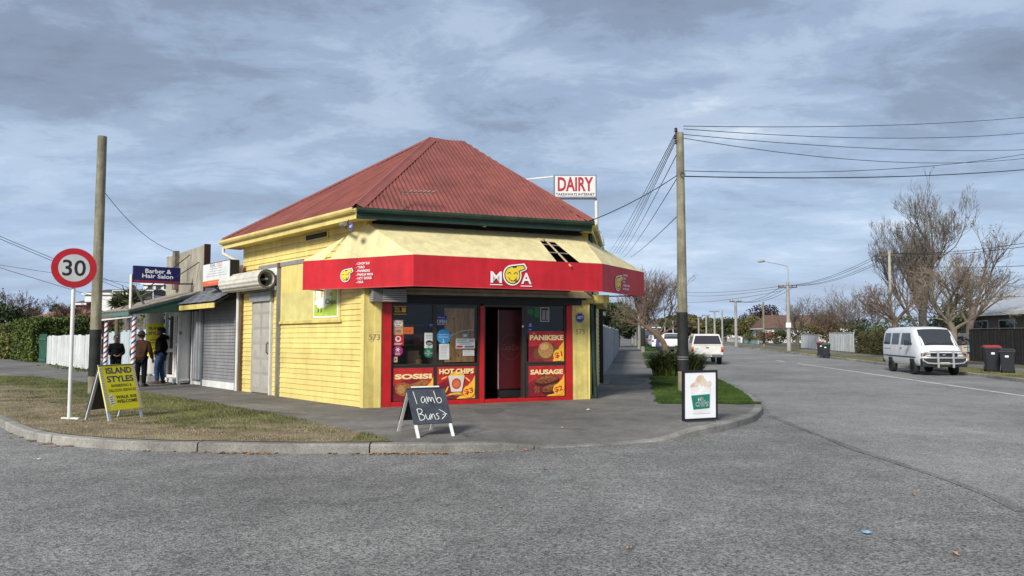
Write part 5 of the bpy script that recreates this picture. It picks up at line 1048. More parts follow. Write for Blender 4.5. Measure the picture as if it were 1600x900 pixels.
for ch, u0, w in (('l', .14, .3), ('a', .28, .24), ('m', .47, .26), ('b', .70, .26)): chalk(ch, u0, .69, w, .25)
for ch, u0, w in (('B', .14, .30), ('u', .34, .22), ('n', .48, .22), ('s', .60, .22), ('>', .73, .20)): chalk(ch, u0, .37, w, .23)
# framed chips sign
q0, q1 = gp(1067, 661.5, .12), gp(1121, 658.5, .12); u = V((q1.x - q0.x, q1.y - q0.y, 0)); w_ = u.length; FC = Fr(V((q0.x, q0.y, q0.z)), u, V((u.y, -u.x, 0))); FC.up = V((.02, .03, 1)); hh = .92
cs = empty('pavement_sign', (q0 + q1) / 2, 'black framed white sign with green chips cup by the kerb', 'sign')
for a0, a1, z0, z1 in ((0, .035, .04, hh), (w_ - .035, w_, .04, hh), (.035, w_ - .035, hh - .035, hh), (.035, w_ - .035, .04, .075)): bx(FC, 'frame', BLK, cs, a0, a1, -.035, .012, z0, z1)
bx(FC, 'face', mat('sign_sheet', (.80, .81, .82), .4, .03), cs, .035, w_ - .035, -.02, -.0, .075, hh - .035)
for a0 in (.02, w_ - .02): MB().bar(FC.p(a0 - .09, .28, .012), FC.p(a0 + .09, -.28, .012), .025).build('foot', GREY, cs)
def cu(u, v): return (.035 + u * (w_ - .07), .075 + v * (hh - .11))
def cpoly(pts, d, m, nm='print'): FF_poly(FC, [cu(*p) for p in pts], d, m, nm, cs)
CF = mat('chip_pale', (.68, .58, .47), .5, .1, 12); CF2 = mat('chip_peach', (.66, .46, .34), .5, .1, 12); TEAL = mat('cup_green', (.01, .19, .13), .45)
for k, (u0, v0, r1, r2, ro) in enumerate(((.28, .72, .10, .06, .5), (.4, .78, .13, .075, 1.2), (.55, .82, .14, .07, 1.5), (.46, .86, .10, .07, .8), (.65, .76, .13, .06, 1.9), (.78, .74, .08, .06, 1.0))): a, z = cu(u0, v0); FF_poly(FC, ell(a, z, r1 * w_, r2 * w_, 16, ro), .002 + k * .0008, CF if k % 3 else CF2, 'print', cs)
cpoly([(.2, .68), (.83, .66), (.80, .10), (.26, .10)], .008, mat('cup_paper', (.75, .73, .72), .5)); cpoly([(.20, .50), (.80, .52), (.79, .21), (.27, .19)], .010, TEAL)
for bo, m_, d_ in ((.05, WHP, .0115), (.0, mat('cup_dark', (.02, .10, .07)), .0135)):
    a, z = cu(.53, .415); text(FC, 'MR.', a, z, d_, .075, m_, cs, width=.17, bold=bo); a, z = cu(.54, .305); text(FC, 'CHIPS', a, z, d_ + .0006, .10, m_, cs, width=.29, bold=bo)
# ================================================================== PEOPLE
SKIN = mat('skin', (.17, .09, .06), .6, .08, 30)
def skinmesh(name, J, E, root, m, parent, loc, rz, yscale=1, sub=2):
    me = bpy.data.meshes.new(name); keys = list(J); idx = {k: i for i, k in enumerate(keys)}
    me.from_pydata([J[k][0] for k in keys], [(idx[a], idx[b]) for a, b in E], []); o = bpy.data.objects.new(name, me); C.objects.link(o)
    o.modifiers.new('s', 'SKIN'); sd_ = me.skin_vertices[0].data
    for k in keys:
        r = J[k][1]; sd_[idx[k]].radius = r if isinstance(r, tuple) else (r, r); sd_[idx[k]].use_root = (k == root)
    m2 = o.modifiers.new('d', 'SUBSURF'); m2.levels = sub; m2.render_levels = sub
    dg = bpy.context.evaluated_depsgraph_get(); nm = bpy.data.meshes.new_from_object(o.evaluated_get(dg)); bpy.data.objects.remove(o); bpy.data.meshes.remove(me)
    for v in nm.vertices: v.co.y *= yscale
    nm.polygons.foreach_set('use_smooth', [True] * len(nm.polygons)); nm.materials.clear(); nm.materials.append(m)
    ob = bpy.data.objects.new(name, nm); C.objects.link(ob); ob.parent = parent; return ob
def person(loc, H, rz, label, arms, jacket, trousers, shoes, hair, jlen=.44, hood=False, legs=None, head_turn=0):
    """local axes: +Y is where the person faces, +X their right hand side"""
    o = empty('person', loc, label, 'person', rz=rz, local=True); S = lambda *p: V(p) * H
    J = {'pelvis': (S(0, 0, .52), .085 * H), 'belly': (S(0, .005, .61), .085 * H), 'chest': (S(0, 0, .72), .10 * H), 'neck0': (S(0, -.005, .815), .05 * H), 'neck1': (S(0, .0, .85), .033 * H),
         'jaw': (S(0, .018, .885), .040 * H), 'face': (S(0, .016, .925), .054 * H), 'skull': (S(0, .004, .962), .050 * H), 'nose': (S(0, .078, .918), .011 * H), 'earR': (S(.058, .005, .918), .014 * H), 'earL': (S(-.058, .005, .918), .014 * H)}
    E = [('pelvis', 'belly'), ('belly', 'chest'), ('chest', 'neck0'), ('neck0', 'neck1'), ('neck1', 'jaw'), ('jaw', 'face'), ('face', 'skull'), ('face', 'nose'), ('face', 'earR'), ('face', 'earL')]
    JJ = {'pelvis': (S(0, 0, jlen), .10 * H), 'w': (S(0, .005, .53), .098 * H), 'belly': (S(0, .01, .61), .10 * H), 'chest': (S(0, 0, .73), .108 * H), 'neck0': (S(0, -.008, .82), .058 * H), 'col': (S(0, -.008, .85), .045 * H)}
    JE = [('pelvis', 'w'), ('w', 'belly'), ('belly', 'chest'), ('chest', 'neck0'), ('neck0', 'col')]
    legs = legs or [((.055, 0, .49), (.06, .012, .28), (.062, -.012, .055), (.08, .085, .018)), ((-.055, 0, .49), (-.06, .012, .28), (-.062, -.012, .055), (-.08, .085, .018))]
    TJ = {'pelvis': (S(0, 0, .52), .082 * H)}; TE = []
    for i, (sh, el, wr, hd) in enumerate(arms):
        s = 'RL'[i]; J.update({'sh' + s: (S(*sh), .038 * H), 'el' + s: (S(*el), .029 * H), 'wr' + s: (S(*wr), .019 * H)}); E += [('chest', 'sh' + s), ('sh' + s, 'el' + s), ('el' + s, 'wr' + s)]
        JJ.update({'sh' + s: (S(*sh), .050 * H), 'el' + s: (S(*el), .042 * H), 'wr' + s: (S(*(V(el).lerp(V(wr), .95))), .034 * H)}); JE += [('chest', 'sh' + s), ('sh' + s, 'el' + s), ('el' + s, 'wr' + s)]
        d = (V(hd) - V(wr)).normalized(); sd_ = d.cross(V((0, 0, 1)) if abs(d.z) < .8 else V((0, 1, 0))).normalized(); pm = V(wr) + d * .025
        J['pm' + s] = (S(*pm), .020 * H); E.append(('wr' + s, 'pm' + s))
        for f_ in range(4):
            b = pm + d * .022 + sd_ * (.018 - .012 * f_); t = b + d * (.032 - .005 * abs(f_ - 1.3)) + V((0, 0, -.008)); J['f%d' % f_ + s] = (S(*b), .0055 * H); J['t%d' % f_ + s] = (S(*t), .0045 * H); E += [('pm' + s, 'f%d' % f_ + s), ('f%d' % f_ + s, 't%d' % f_ + s)]
        b = pm + sd_ * .022; t = b + d * .022 + sd_ * .008; J['th' + s] = (S(*b), .006 * H); J['tt' + s] = (S(*t), .0048 * H); E += [('pm' + s, 'th' + s), ('th' + s, 'tt' + s)]
    for i, (hp, kn, an, to) in enumerate(legs):
        s = 'RL'[i]; J.update({'hp' + s: (S(*hp), .06 * H), 'kn' + s: (S(*kn), .04 * H), 'an' + s: (S(*an), .022 * H), 'to' + s: (S(*to), .012 * H)}); E += [('pelvis', 'hp' + s), ('hp' + s, 'kn' + s), ('kn' + s, 'an' + s), ('an' + s, 'to' + s)]
        TJ.update({'hp' + s: (S(*hp), .07 * H), 'kn' + s: (S(*kn), .050 * H), 'an' + s: (S(*an), .042 * H)}); TE += [('pelvis', 'hp' + s), ('hp' + s, 'kn' + s), ('kn' + s, 'an' + s)]
        mb = MB(); a, t = S(*an), S(*to); d = V((t.x - a.x, t.y - a.y, 0)).normalized(); hl = V((a.x, a.y, 0)) - d * .035 * H; L_ = (V((t.x, t.y, 0)) - hl).length + .03 * H; sdv = V((-d.y, d.x, 0)); vs = []
        prof = [(0, .028, .055), (.25, .03, .07), (.5, .034, .05), (.75, .036, .038), (.95, .028, .03), (1, .015, .018)]
        for u, w, h in prof:
            c = hl + d * (L_ * u); vs += [c - sdv * w * H, c + sdv * w * H, c + sdv * w * H * .75 + V((0, 0, h * H)), c - sdv * w * H * .75 + V((0, 0, h * H))]
        n = len(prof); mb.add(vs, [(4 * k + j, 4 * k + (j + 1) % 4, 4 * k + 4 + (j + 1) % 4, 4 * k + 4 + j) for k in range(n - 1) for j in range(4)] + [(0, 1, 2, 3), (4 * n - 4, 4 * n - 3, 4 * n - 2, 4 * n - 1)]); mb.build('shoe', shoes, o, local=True, bevel=.006, smooth=True)
    skinmesh('body', J, E, 'pelvis', SKIN, o, loc, rz, .92); skinmesh('jacket', JJ, JE, 'belly', jacket, o, loc, rz, .92); skinmesh('trousers', TJ, TE, 'pelvis', trousers, o, loc, rz, .92)
    for s in (-1, 1): MB().lathe(S(s * .020, .064, .936), [(.001, -.004), (.008 * H, 0), (.001, .004)], 8, (0, 1, 0)).build('eye', BLK, o, local=True)
    MB().bar(S(-.018, .066, .893), S(.018, .066, .893), .004 * H, .005 * H).build('mouth', mat('lip', (.13, .05, .04)), o, local=True)
    if hair: hair(o, H)
    if hood:
        mb = MB(); mb.lathe(S(0, -.055, .825), [(.02 * H, -.035 * H), (.075 * H, -.02 * H), (.085 * H, .015 * H), (.06 * H, .045 * H), (.02 * H, .05 * H)], 14, (0, -.45, 1)); mb.build('hood', jacket, o, local=True)
    return o
def skull(m, name, H, o, k=1.12, zc=.955, front=.3):
    mb = MB(); c = V((0, -.004, zc)) * H; n, r = 14, .056 * k * H; vs = []; fs = []
    for i in range(8):
        ph = math.pi / 2 * i / 7
        for j in range(n):
            a = 2 * math.pi * j / n; low = -.01 if math.sin(a) > front else -.05; zz = math.sin(ph) * r * .95 if i else low * H; vs.append(c + V((math.cos(a) * math.cos(ph) * r * .92, math.sin(a) * math.cos(ph) * r * 1.08, zz)))
    for i in range(7):
        for j in range(n): fs.append((i * n + j, i * n + (j + 1) % n, (i + 1) * n + (j + 1) % n, (i + 1) * n + j))
    mb.add(vs, fs); mb.sm = True; return mb.build(name, m, o, local=True)
def cap_(o, H):
    m = mat('cap_cloth', (.045, .04, .04), .8, .3, 20); skull(mat('hair_dark', (.01, .009, .008)), 'hair', H, o, 1.05, .945); skull(m, 'cap', H, o, 1.16, .955)
    mb = MB(); c = V((0, .05, .948)) * H; vs = []
    for k in range(9): a = math.pi * (.12 + .76 * k / 8); vs += [c + V((math.cos(a) * .052, math.sin(a) * .01, .004)) * H, c + V((math.cos(a) * .055, math.sin(a) * .062, -.008)) * H]
    mb.add(vs, [(2 * k, 2 * k + 1, 2 * k + 3, 2 * k + 2) for k in range(8)]); mb.prism([vs[1], vs[5], vs[9], vs[13], vs[17]], V((0, 0, -.006))); mb.build('cap_peak', m, o, local=True); MB().bar(V((-.015, .062, .965)) * H, V((.015, .062, .965)) * H, .012 * H).build('cap_badge', WHT, o, local=True)
def hat_(o, H):
    m = mat('hat_felt', (.03, .022, .018), .85); skull(m, 'hat', H, o, 1.16, .955, 2); MB().lathe(V((0, -.004, .945)) * H, [(.06 * H, 0), (.10 * H, -.012 * H), (.103 * H, -.006 * H), (.062 * H, .01 * H)], 18).build('hat_brim', m, o, local=True)
def hair_(o, H): skull(mat('hair_dark', (.01, .009, .008)), 'hair', H, o, 1.14, .95)
JBLK = mat('jacket_black', (.008, .008, .010), .95, .3, 12, spec=.1); JBRN = mat('jacket_brown', (.05, .022, .011), .8, .3, 6, spec=.2); TBLK = mat('trousers_black', (.007, .007, .009), .95, spec=.1); JEAN = mat('denim', (.022, .045, .11), .9, .3, 14, col2=(.04, .075, .155), spec=.15); SHB = mat('shoe_brown', (.05, .025, .018), .6); SHK = mat('shoe_black', (.012, .011, .011), .6)
def face_dir(x, y): return math.atan2(-x, y)         # rotation that turns +Y to (x, y)
p = at(181, 560, 24.2); p1 = V((p.x, p.y, ZP)); p = gp(219, 604, ZP); p2 = V((p.x, p.y, ZP)); p = gp(250, 599.5, ZP); p3 = V((p.x, p.y, ZP))
person(p1, 1.50, face_dir(.62, -.78), 'person in dark cap and black jacket facing the street, hands clasped', [((.115, 0, .785), (.15, .01, .615), (.045, .12, .565), (.0, .135, .55)), ((-.115, 0, .785), (-.15, .01, .615), (-.045, .12, .56), (.0, .135, .545))], JBLK, TBLK, SHK, cap_, .46)
person(p2, 1.62, face_dir(-.1, 1), 'person in brown jacket and dark hat seen from behind the striped post', [((.12, 0, .785), (.17, -.01, .62), (.19, .04, .49), (.19, .07, .44)), ((-.12, 0, .785), (-.165, -.01, .62), (-.16, .03, .49), (-.155, .05, .44))], JBRN, TBLK, SHK, hat_, .45)
person(p3, 1.74, face_dir(-1, -.08), 'person in black hooded jacket and blue jeans standing side on', [((.11, 0, .785), (.14, -.05, .62), (.10, .09, .55), (.08, .13, .54)), ((-.11, 0, .785), (-.14, -.05, .62), (-.10, .09, .55), (-.08, .13, .54))], JBLK, JEAN, SHB, hair_, .46, True, [((.055, 0, .49), (.06, .012, .28), (.065, -.03, .05), (.08, .06, .018)), ((-.055, 0, .49), (-.06, .05, .28), (-.062, .03, .05), (-.08, .13, .018))])
# ================================================================== TREES
ELV = (.45, 1.2)
def bare_tree(name, label, base, trunk, seed, gens, m=BARK, cat='tree', crown_from=None, leaves=None, sun_up=.25, ratio=.72, angle=.55, n0=5, len0=1.5, tw=.006, parent_done=None, maxz=None):
    """trunk: list of (point, radius); limbs grow from the upper part and fork down to twigs"""
    r_ = random.Random(seed); o = empty(name, base, label, cat); MB().tube([V(p) for p, _ in trunk], [r for _, r in trunk], 10).build('trunk', m, o); mb = MB(); tips = []
    def grow(p, d, ln, rad, g):
        n = 3 if g < gens else 2; pts = [p]; rs = [rad]; q = p.copy(); dd = d.copy()
        for k in range(n):
            dd = (dd + V((r_.gauss(0, .16), r_.gauss(0, .16), r_.gauss(0, .12) + sun_up * .18))).normalized(); q = q + dd * (ln / n); pts.append(q.copy()); rs.append(rad * (1 - .45 * (k + 1) / n))
        mb.tube(pts, rs, 6 if g == 0 else (4 if g < 3 else 3), False)
        if g >= gens: tips.append((q.copy(), dd.copy())); return
        k = 2 if g else 3
        kids = r_.choice((2, 3, 3)) + (1 if g < 2 else 0)
        for i in range(kids):
            f = 1 if i == 0 else r_.uniform(.35, 1); j = min(n - 1, int(f * n)); b = pts[j].lerp(pts[j + 1], f * n - j) if f < 1 else q; ax = dd.orthogonal().normalized(); ax = Matrix.Rotation(r_.random() * 6.283, 3, dd) @ ax
            nd = (Matrix.Rotation(angle * r_.uniform(.5, 1.35) * (.5 if i == 0 else 1), 3, ax) @ dd); nd.z += sun_up * .35; nd.normalize()
            grow(b, nd, ln * ratio * r_.uniform(.75, 1.15), max(tw, rad * (.62 if i == 0 else .5)), g + 1)
    tops = trunk[crown_from if crown_from is not None else -1:]
    for i in range(n0):
        p, r = tops[min(len(tops) - 1, int(i * len(tops) / n0))] if len(tops) > 1 else tops[0]; a = 6.283 * i / n0 + r_.uniform(-.4, .4); el = r_.uniform(*ELV); d = V((math.cos(a) * math.cos(el), math.sin(a) * math.cos(el), math.sin(el))); grow(V(p), d, len0 * r_.uniform(.8, 1.2), r * .52, 0)
    mb.sm = False; mb.build('crown', m, o)
    if leaves: cnt, lm, sz = leaves; leafcloud([t[0] + V((r_.gauss(0, .1), r_.gauss(0, .1), r_.gauss(0, .1))) for t in r_.sample(tips, min(cnt, len(tips)))], sz, lm, 'leaves', o)
    return o
def leafy(name, label, base, rx, ry, h, z0, n, m, size, seed=0, cat='tree', lobes=9, trunk_r=.12, pw=.5):
    r_ = random.Random(seed); base = V(base); o = empty(name, base, label, cat); MB().tube([base, base + V((.05, 0, z0 + h * .5))], [trunk_r, trunk_r * .5], 8).build('trunk', BARK, o)
    L = [(V((r_.uniform(-.6, .6) * rx, r_.uniform(-.6, .6) * ry, z0 + h * r_.uniform(.22, .8))), r_.uniform(.32, .55)) for _ in range(lobes)] + [(V((0, 0, z0 + h * .5)), .8)]
    pts = []
    while len(pts) < n:
        c, k = r_.choice(L); d = V((r_.gauss(0, 1), r_.gauss(0, 1), r_.gauss(0, 1))).normalized(); q = c + V((d.x * rx, d.y * ry, d.z * h * .5)) * (k * r_.random() ** .28)
        if q.z < .1 or mnoise.noise(q * 1.1 + V((seed, 0, 0))) < -.28: continue
        pts.append(base + q)
    leafcloud(pts, size, m, 'crown', o, r_); return o
EV = mat('evergreen_leaf', (.028, .048, .016), .7, .5, .9, col2=(.06, .085, .025)); MG = mat('mid_leaf', (.055, .078, .022), .7, .4, .8, col2=(.11, .125, .04)); OL = mat('olive_leaf', (.10, .095, .03), .75, .4, .8, col2=(.16, .14, .05)); CO = mat('copper_leaf', (.030, .010, .013), .7, .4, 1); RU = mat('russet_leaf', (.15, .062, .035), .8, .4, 1, col2=(.21, .10, .05)); TWG = mat('twig_brown', (.125, .108, .088), .95, .25, 4); TWR = mat('twig_red', (.125, .093, .074), .95, .25, 4); TWT = mat('twig_tan', (.24, .185, .13), .95, .2, 4)
# strappy shrub by the pole
fb = gp(1058, 588, ZP); fx = empty('strappy_shrub', fb, 'dark green strap leaved shrub on the berm behind the power pole', 'shrub'); r_ = random.Random(5); mb = MB(); mc = MB()
for k in range(1500):
    a = r_.random() * 6.283; rb = .75 * math.sqrt(r_.random()); c = fb + V((math.cos(a) * rb * 1.15, math.sin(a) * rb, 0)); a2 = a + r_.gauss(0, .8); d = V((math.cos(a2), math.sin(a2), 0)); ln = r_.uniform(.5, .85); lift = r_.uniform(.65, 1.32) * (1 - .42 * rb); w = r_.uniform(.014, .024); s = V((-d.y, d.x, 0)) * w; vs = []
    for i in range(5): t = i / 4; z = lift * (1.9 * t - 1.15 * t * t) * 1.15; q = c + d * ln * t * (.35 + .65 * t) + V((0, 0, z)); ww = 1 - t ** 2.5 * .9; vs += [q - s * ww, q + s * ww]
    (mb if k % 9 else mc).add(vs, [(2 * i, 2 * i + 1, 2 * i + 3, 2 * i + 2) for i in range(4)])
mb.build('foliage', mat('strap_leaf', (.042, .075, .016), .45, .5, 6, col2=(.115, .155, .035)), fx); mc.build('dry_leaves', mat('strap_dry', (.24, .19, .08), .7, .3, 6), fx)
# leaning bare tree by the parked cars
def tp(l, Y): return [(at(x, y, Y), r) for x, y, r in l]
Y = 46; q = gp(1042, 560, ZP); Y = q.y
bare_tree('street_tree', 'leaning bare street tree with curved brown trunk over the footpath', q, [(q, .22)] + tp([(1040, 545, .19), (1036, 534, .175), (1028, 525, .165), (1017, 516, .15), (1007, 508, .13), (998, 500, .10)], Y), 11, 5, mat('bark_warm', (.15, .105, .075), .95, .25, 6, bump=.4), crown_from=3, n0=11, len0=1.25, angle=.62, sun_up=.26, tw=.009, ratio=.77)
# evergreen over the fence and trees further along the shop side
def rx_(Y, off): return 1.83 + .1605 * (Y - 17.6) + off
leafy('evergreen_tree', 'dark evergreen tree overhanging the grey fence and footpath', (rx_(66, -1.0), 66, ZP), 2.6, 4.5, 4.4, .6, 6500, EV, .17, 1)
leafy('evergreen_tree', 'second dark evergreen further along the shop side footpath', (rx_(84, -.3), 84, ZP), 2.6, 5, 5.2, .5, 3500, EV, .22, 2)
bare_tree('street_tree', 'bare upright tree behind the leaning street tree', V((rx_(92, 2.2), 92, ZP)), [(V((rx_(92, 2.2), 92, ZP)), .2), (V((rx_(92, 2.2), 92, 2.4)), .16)], 21, 4, TWG, n0=6, len0=2.0, tw=.02)
bare_tree('street_tree', 'far bare tree at the end of the shop side berm', V((rx_(120, 3.2), 120, ZP)), [(V((rx_(120, 3.2), 120, ZP)), .2), (V((rx_(120, 3.2), 120, 2.4)), .16)], 22, 4, TWG, n0=6, len0=2.2, tw=.025)
# grey fence along the footpath, white house behind
gf = empty('board_fence', FRt.p(20, 0, ZP), 'pale grey vertical board fence along the main street footpath', 'fence'); GF = mat('fence_grey', (.40, .42, .45), .75, .1, 2, streak=.25, dirt=.15, objvar=.12); t = 6.1; i = 0
while t < 48: e = t + (.3 if t < 20 else .6); j = random.uniform(-.015, .015); bx(FRt, 'board', GF, gf, t + .008, e - .008, -.03 + j, j, ZP + .02, ZP + 1.86 + random.uniform(-.04, .04)); t = e
for z in (.5, 1.5): bx(FRt, 'rail', GF, gf, 6.1, 48, -.09, -.05, z, z + .09)
def house(name, label, fr, a0, a1, d0, d1, zb, ze, zr, wm, rm, ridge='a', windows=(), over=.35, hip=0):
    o = empty(name, fr.p((a0 + a1) / 2, (d0 + d1) / 2, zb), label, 'house'); bx(fr, 'wall', wm, o, a0, a1, d0, d1, zb, ze); P = fr.p; mb = MB(); A0, A1, D0, D1 = a0 - over, a1 + over, d0 - over, d1 + over
    if ridge == 'a': dm = (d0 + d1) / 2; r0, r1 = P(A0 + hip, dm, zr), P(A1 - hip, dm, zr)
    else: am = (a0 + a1) / 2; r0, r1 = P(am, D0 + hip, zr), P(am, D1 - hip, zr)
    c = [P(A0, D0, ze), P(A1, D0, ze), P(A1, D1, ze), P(A0, D1, ze)]
    if ridge == 'a': f = [(0, 1, 5, 4), (2, 3, 4, 5), (3, 0, 4), (1, 2, 5), (0, 3, 2, 1)]
    else: f = [(3, 0, 4, 5), (1, 2, 5, 4), (0, 1, 4), (2, 3, 5), (0, 3, 2, 1)]
    mb.add(c + [r0, r1], f); rf = mb.build('roof', rm, o)
    mb = MB(); fr.box(mb, A0 - .02, A1 + .02, D1, D1 + .03, ze - .18, ze + .03); mb.build('fascia', WHT, rf)
    for side, u0, u1, z0, z1 in windows:
        f2 = Fr(P(0, d1, 0), fr.u, fr.n) if side == 'f' else (Fr(P(a0, 0, 0), fr.n, -fr.u) if side == 'l' else Fr(P(a1, 0, 0), fr.n, fr.u)); w = bx(f2, 'window', mat('window_white', (.6, .6, .58)), o, u0, u1, .0, .05, z0, z1); bx(f2, 'pane', glass('dark_pane', (.03, .035, .04), .9, .06), w, u0 + .08, u1 - .08, .05, .056, z0 + .08, z1 - .08)
    return o
house('house', 'white weatherboard house end behind the grey fence', FRt, 22, 31, -6.5, -1.0, ZP, 3.0, 4.6, WHT, mat('roof_pale', (.35, .36, .37), .6), 'a', (('l', -4.5, -3.2, 1.2, 2.4),))
# ---- far side of the main street: frame along the kerb
FK = Fr(V((18.9, 33, 0)), dR, -nR)      # n points to the street; d negative is away from it
def fk(px, py, d):                      # along-street position of a pixel on the vertical plane d metres behind the kerb
    return FK.hit(px, py, d)[0]
# black paling fence
t0, t1 = fk(1640, 560, -6.0), fk(1516, 560, -6.0)
bf = empty('paling_fence', FK.p((t0 + t1) / 2, -6, .12), 'black stained paling fence behind the wheelie bins at right', 'fence'); BF = [mat('stain_black%d' % k, c, .8, .25, 4, streak=.3) for k, c in enumerate(((.022, .020, .018), (.030, .027, .023), (.016, .015, .014)))]; a, b = min(t0, t1), max(t0, t1); t = a; k = 0
while t < b: bx(FK, 'paling', BF[k % 3], bf, t + .004, t + .146, -6.02 - .015 * (k % 2), -6.0 - .015 * (k % 2), .12, 1.93 + random.uniform(-.02, .02)); t += .15; k += 1
bx(FK, 'top_rail', mat('rail_timber', (.16, .13, .10)), bf, a, b, -6.08, -5.97, 1.955, 1.995)
t2 = fk(1484, 545, -6.3); gfn = empty('board_fence', FK.p((b + t2) / 2, -6.3, .12), 'grey board fence with black scrawl beside the street tree', 'fence'); t = b + .05; k = 0
while t < t2: bx(FK, 'board', mat('fence_silver', (.26, .25, .235), .85, .15, 3, streak=.3), gfn, t, t + .19, -6.34, -6.3, .12, 1.72 + random.uniform(-.03, .03)); t += .2
GK = Fr(FK.p(t2, 0, 0), -dR, -nR)
for k in range(7): r1 = random.Random(k + 40); ribbon(GK, chaikin2([(.25 + r1.random() * (t2 - b - .5), 1.0 + r1.random() * .6) for _ in range(4)]), .045, -6.29).build('scrawl', BLK, gfn)
for px, c_, l in ((1506, (.55, .47, .36), 'cream letterbox on a thin post by the grey fence'), (1513, (.22, .42, .52), 'light blue letterbox on a thin post by the grey fence')):
    g = gp(px, 563, .13); lb = empty('letterbox', g, l, 'letterbox'); MB().box(g.x - .17, g.x + .17, g.y - .2, g.y + .2, .62, 1.0).build('box', mat('lb%d' % px, c_), lb, bevel=.02); MB().bar(V((g.x, g.y, .12)), V((g.x, g.y, .62)), .07).build('post', mat('lb_post', (.5, .38, .22)), lb); MB().box(g.x - .1, g.x + .1, g.y - .21, g.y - .2, .88, .91).build('slot', BLK, lb)
# wheelie bins
def bin_(px, py, s, lidc, label, rz, bodyc=(.018, .020, .026)):
    g = gp(px, py, .135); o = empty('wheelie_bin', g, label, 'bin', 'wheelie bins on the far berm', rz=rz, local=True); w0, w1, d0, d1, h = .21 * s, .28 * s, .24 * s, .34 * s, .95 * s; mb = MB(); mb.hexa([(-w0, -d0, .04), (w0, -d0, .04), (w0, d0, .04), (-w0, d0, .04), (-w1, -d1, h), (w1, -d1, h), (w1, d1, h), (-w1, d1, h)]); mb.build('body', mat('bin_body', bodyc, .5, .15, 5), o, local=True, bevel=.025)
    MB().box(-w1 - .02, w1 + .02, -d1 - .02, d1 + .02, h - .06, h - .01).build('rim', mat('bin_body', bodyc), o, local=True, bevel=.012)
    mb = MB(); mb.hexa([(-w1 - .03, -d1 - .04, h), (w1 + .03, -d1 - .04, h), (w1 + .03, d1 + .05, h + .02), (-w1 - .03, d1 + .05, h + .02), (-w1 + .05, -d1 + .06, h + .075), (w1 - .05, -d1 + .06, h + .075), (w1 - .05, d1 - .02, h + .09), (-w1 + .05, d1 - .02, h + .09)]); mb.build('lid', mat('lid%d' % px, lidc, .5, .1, 6), o, local=True, bevel=.02)
    for sx in (-1, 1): MB().lathe((sx * (w0 + .01), d0 + .04, .11), [(.03, -.03), (.11, -.03), (.11, .03), (.03, .03)], 16, (1, 0, 0)).build('wheel', BLK, o, local=True)
    MB().tube([(-w1 + .03, d1 + .07, h - .03), (w1 - .03, d1 + .07, h - .03)], .018, 8).build('handle', BLK, o, local=True); MB().box(-.07, .05, -d0 - (d1 - d0) * .75 - .012, -d0 - (d1 - d0) * .75 + .01, h * .72, h * .80).build('sticker', WHP, o, local=True)
    return o
bin_(1551, 581, 1.05, (.33, .03, .045), 'large dark wheelie bin with red lid on the right berm', R(-25)); bin_(1575, 583, .92, (.02, .021, .024), 'dark wheelie bin with black lid beside the red lidded one', R(-35)); bin_(1283, 556, .95, (.28, .02, .03), 'dark wheelie bin with red lid near the white fence', R(-20)); bin_(1291, 557, .86, (.015, .12, .05), 'dark wheelie bin with green lid near the white fence', R(-30))
g = gp(1587, 577, .13); mb = MB(); mb.lathe((g.x + .1, g.y + .6, .13), [(.10, 0), (.2, .08), (.22, .35), (.16, .62), (.06, .78), (.09, .86)], 14); mb.build('rubbish_bag', mat('bag_green', (.03, .30, .10), .4, .3, 9, bump=.6, bscale=9), label='green rubbish bag standing behind the black bin', cat='bag', base=(g.x + .1, g.y + .6, .13))
# street tree at right, tall bare tree behind
q = gp(1492, 573, .135); bare_tree('street_tree', 'low spreading street tree before the grey fence at right', q, [(q, .19), (q + V((-.03, 0, .9)), .17), (q + V((.0, 0, 1.75)), .15), (q + V((-.15, .1, 2.1)), .13)], 31, 5, mat('bark_tan', (.19, .155, .115), .95, .25, 5, bump=.4), crown_from=2, n0=8, len0=1.35, angle=.62, sun_up=.10, tw=.008, ratio=.74, leaves=(260, RU, .05))
ELV = (1.1, 1.5)
Y = 47; q = at(1447, 560, Y); q.z = .12; bare_tree('tall_tree', 'tall many stemmed bare tree behind the white van', q, [(q, .30), (q + V((0, 0, 1.2)), .27), (q + V((-.15, 0, 2.6)), .24), (q + V((.1, 0, 4.2)), .20)], 33, 7, TWG, crown_from=1, n0=7, len0=2.35, angle=.36, sun_up=.42, tw=.0065, ratio=.72, leaves=(350, RU, .07))
ELV = (.5, 1.2)
Y = 45; q = at(1512, 560, Y); q.z = .12; bare_tree('yard_tree', 'reddish bare tree leaning right of the tall tree', q, [(q, .25), (q + V((.2, 0, 2.0)), .2), (q + V((.5, 0, 3.2)), .16)], 35, 5, TWR, crown_from=1, n0=6, len0=1.75, angle=.5, sun_up=.22, tw=.008, leaves=(380, RU, .06))
Y = 46; q = at(1400, 560, Y); q.z = .12; bare_tree('yard_tree', 'russet leaved bare tree left of the tall tree', q, [(q, .2), (q + V((0, 0, 2.2)), .16)], 36, 5, TWR, n0=6, len0=1.25, angle=.6, sun_up=.2, tw=.008, leaves=(350, RU, .06))
